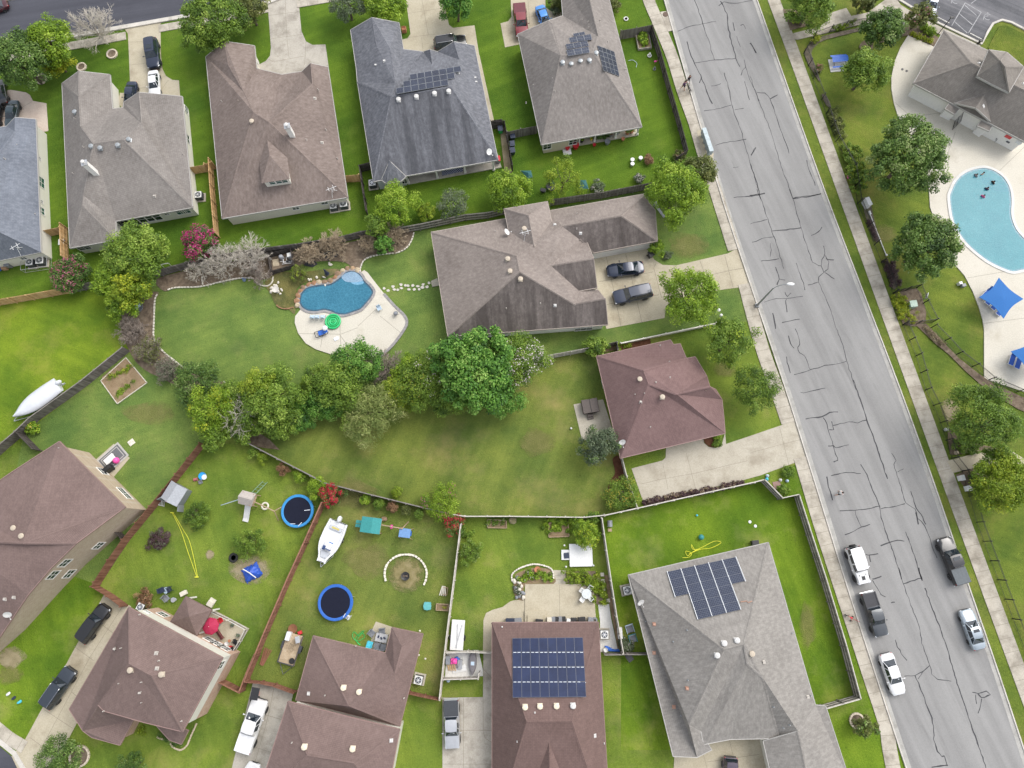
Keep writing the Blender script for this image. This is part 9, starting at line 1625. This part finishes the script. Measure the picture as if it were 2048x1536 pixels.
put('paving_slabs','two loose pale paving slabs on the lawn','slab',A('C1',1012,480),lambda g:(g.box((0,0,.03),(.75,.7,.06),.6),g.box((.12,.02,.07),(.35,.3,.03),.9),g.box((-.1,.1,.07),(.2,.4,.02),.4)),m_edge,.1)
put('paddling_pool','small sky blue paddling pool with toys near the red fence','paddling pool',A('C1',1560,738),lambda g:(g.lathe([(.42,0),(.46,.22),(.42,.22),(.38,.08),(0,.07)],22)),m_pl['sky'],smooth=40);put('sand_toy','white lid leaning on the sky blue paddling pool','toy',A('C1',1578,748),lambda g:(g.lathe([(0,.25),(.3,.27),(.32,.3),(0,.33)],16)),m_pl['white']);put('toy_car','red and grey toy car beside the sky blue paddling pool','toy',A('C1',1508,765),lambda g:(g.box((0,0,.2),(.5,.3,.2)),g.box((-.05,0,.36),(.25,.26,.14)),[g.lathe([(0,-.03),(.09,-.03),(.09,.03),(0,.03)],10,mtx=Matrix.Translation((x,y,.09))@Matrix.Rotation(math.pi/2,4,'X'))for x in(-.17,.17)for y in(-.17,.17)]),flat('toy_rose',(.4,.12,.13),.5),.3,bevel=.03);put('toy_crate','dark toy crate right of the paddling pool','crate',A('C1',1545,785),lambda g:([g.box((x,y,.12),d)for x,y,d in((.2,0,(.04,.4,.24)),(-.2,0,(.04,.4,.24)),(0,.2,(.4,.04,.24)),(0,-.2,(.4,.04,.24)))],g.box((0,0,.02),(.4,.4,.04))),m_pl['slate'],.4)
# planter boxes at the pale fence, raised bed frames
def frame_bed(label,pts,h=.25,mat=None,soil=True):
 w=[P(*p)for p in pts];t=thing('raised_bed',label,'raised bed',(w[0].x,w[0].y,.04));o0=t.location;n=len(w)
 for a,b_ in zip(w,w[1:]+w[:1]):part(t,'board',lambda g:g.box((*((a+b_)/2-o0).to_2d(),h/2),((b_-a).length+.06,.08,h),math.atan2((b_-a).y,(b_-a).x)),mat or m_pl['cream'])
 if soil:part(t,'soil',lambda g:g.prism([(q.x-o0.x,q.y-o0.y)for q in w],.0,h*.5),m_soil)
frame_bed('small framed planter on the pale fence, left of the vegetable plants',T('C3',-96,1072,48,1080,52,1138,-96,1135),.3,FM['pale']if False else m_wood);frame_bed('long framed planter under the vegetable plants',T('C3',375,1100,520,1085,530,1202,375,1208),.3,m_wood);frame_bed('large white framed soil bed by the diagonal fence',px(203,762,253,716,295,766,236,808),.16)
put('hay_clump','tan heap of dry grass beside the framed planter','hay',A('C3',98,1080),lambda g:g.blob((0,0,.12),(.5,.4,.25),9,5,.2,r_),m_dirt,smooth=30)
t=at('bird_feeder','dark post box on the bright lawn beside the pale fence','post box',A('C3',840,1110),0);part(t,'drum',lambda g:g.tube([(0,.45,.5),(0,-.3,.5)],.3,12),m_pl['slate'],smooth=40);part(t,'stand',lambda g:[g.tube([(x,y,0),(x*.8,y,.45)],.03,5)for x in(-.28,.28)for y in(-.25,.4)],m_metal);part(t,'tray',lambda g:g.box((0,-.65,.35),(.45,.35,.06)),m_wood)
put('speaker_box','black box at the top edge of the pale grey roof','box',A('C3',1948,1250),lambda g:(g.box((0,0,.35),(.75,.5,.65)),g.box((0,0,.7),(.8,.55,.05))),m_pl['black'],.1,bevel=.03)
for x,y,lb in((1918,1090,'white plate lying on the bright lawn, upper'),(1960,1122,'white plate lying on the bright lawn, lower')):put('frisbee',lb,'frisbee',A('C3',x,y),lambda g:g.lathe([(.16,0),(.18,.03),(.12,.05),(0,.05)],16),m_pl['white'],smooth=40)
t=at('stacked_seat','bright garden ornaments around the sprinkler pad above the zigzag fence','ornaments',A('C4',200,780),0);part(t,'rock_mat',lambda g:g.box((0,-.1,.02),(.9,.9,.05),.2),flat('rose_stone',(.3,.2,.17),.9));[part(t,'ornament',lambda g:g.lathe([(.16,0),(.2,.2),(.1,.35),(0,.4)],10,(x,y,0)),m_pl[c])for x,y,c in((-1.1,1.0,'bluegrey'),(-1.2,.6,'aqua'),(-1.0,-.3,'white'),(1.2,.4,'bluegrey'),(.4,.5,'white'))]
for k,(x,y,col,lb)in enumerate(((72,965,'white','white bag on the lower left lawn'),(113,997,'navy','dark blue garden light on the lower left lawn'),(158,1027,'aqua','aqua toy on the lower left lawn'))):put('lawn_toy',lb,'toy',A('D1',x,y),lambda g:(g.blob((0,0,.14),(.3,.16,.14),8,5,.1,r_),g.blob((.2,.05,.2),(.12,.1,.1),7,4)),m_pl[col],.6,smooth=40)
for x,y,lb in((1300,665,'upper small white lamp on the lawn right of the mauve back wing'),(1350,693,'lower small cream lamp on the lawn right of the mauve back wing'),(1308,480,'small white ornament at the corner of the mauve back wing')):put('path_light',lb,'garden light',A('D2',x,y),lambda g:(g.tube([(0,0,0),(0,0,.3)],.02,5),g.lathe([(.1,.28),(.12,.34),(.04,.4)],10)),m_pl['cream'])
put('brick_planter','square rust coloured planter box beside the slate house driveway','planter',A('A2',1187,243),lambda g:([g.box((x,y,.35),d)for x,y,d in((.27,0,(.08,.6,.7)),(-.27,0,(.08,.6,.7)),(0,.27,(.6,.08,.7)),(0,-.27,(.6,.08,.7)))],g.box((0,0,.3),(.5,.5,.5))),m_terra,.1)
put('yard_sign','red toolbox beside the two air conditioners at the brown house','box',A('B2',622,118),lambda g:(g.box((0,0,.25),(.6,.4,.5)),g.tube([(-.2,0,.5),(.2,0,.6)],.03,5)),m_pl['red'],.2,bevel=.03);put('cardboard_box','tan cardboard box below the blue roofed house','box',A('B1',50,605),lambda g:(g.box((0,0,.25),(.7,.5,.5)),g.box((0,.3,.5),(.7,.25,.02))),flat('cardboard',(.36,.22,.13),.9),.1);ball('blue ball at the left edge below the blue roofed house',A('B1',8,615),.3,'blue')
t=at('scrap_pile','pale tarp covered tub in the shade below the big yellow green tree','tub',A('B1',1060,905),.2);part(t,'tub',lambda g:g.lathe([(.7,0),(.85,.35),(.8,.36),(.6,.2),(0,.18)],20),m_pl['slate'],smooth=40);part(t,'lid',lambda g:g.box((.1,0,.4),(.9,.5,.06),.4),m_pl['bluegrey'])
put('bench_swing','white lawn frame behind the grey fence by the mulch bed','frame',A('B1',1290,590),lambda g:[g.tube([(x,0,0),(x,0,.9)],.04,5)for x in(-.5,.5)]+[g.tube([(-.5,0,.9),(.5,0,.9)],.05,5)],m_pl['white'],.2);put('white_cane','pale plant support at the bare mulch corner','plant support',A('B1',1590,610),lambda g:[g.torus(.2+.05*k,.025,(.1*k,.05*k,.3+.1*k),14,5)for k in range(3)],m_pl['white'])
put('rain_chute','grey plastic downspout lying by the garage wing end','downspout',A('E2',1960,190),lambda g:(g.box((0,0,.35),(.35,2.0,.12)),g.box((0,1.1,.5),(.5,.4,.5))),m_pl['grey'],.55,bevel=.03)
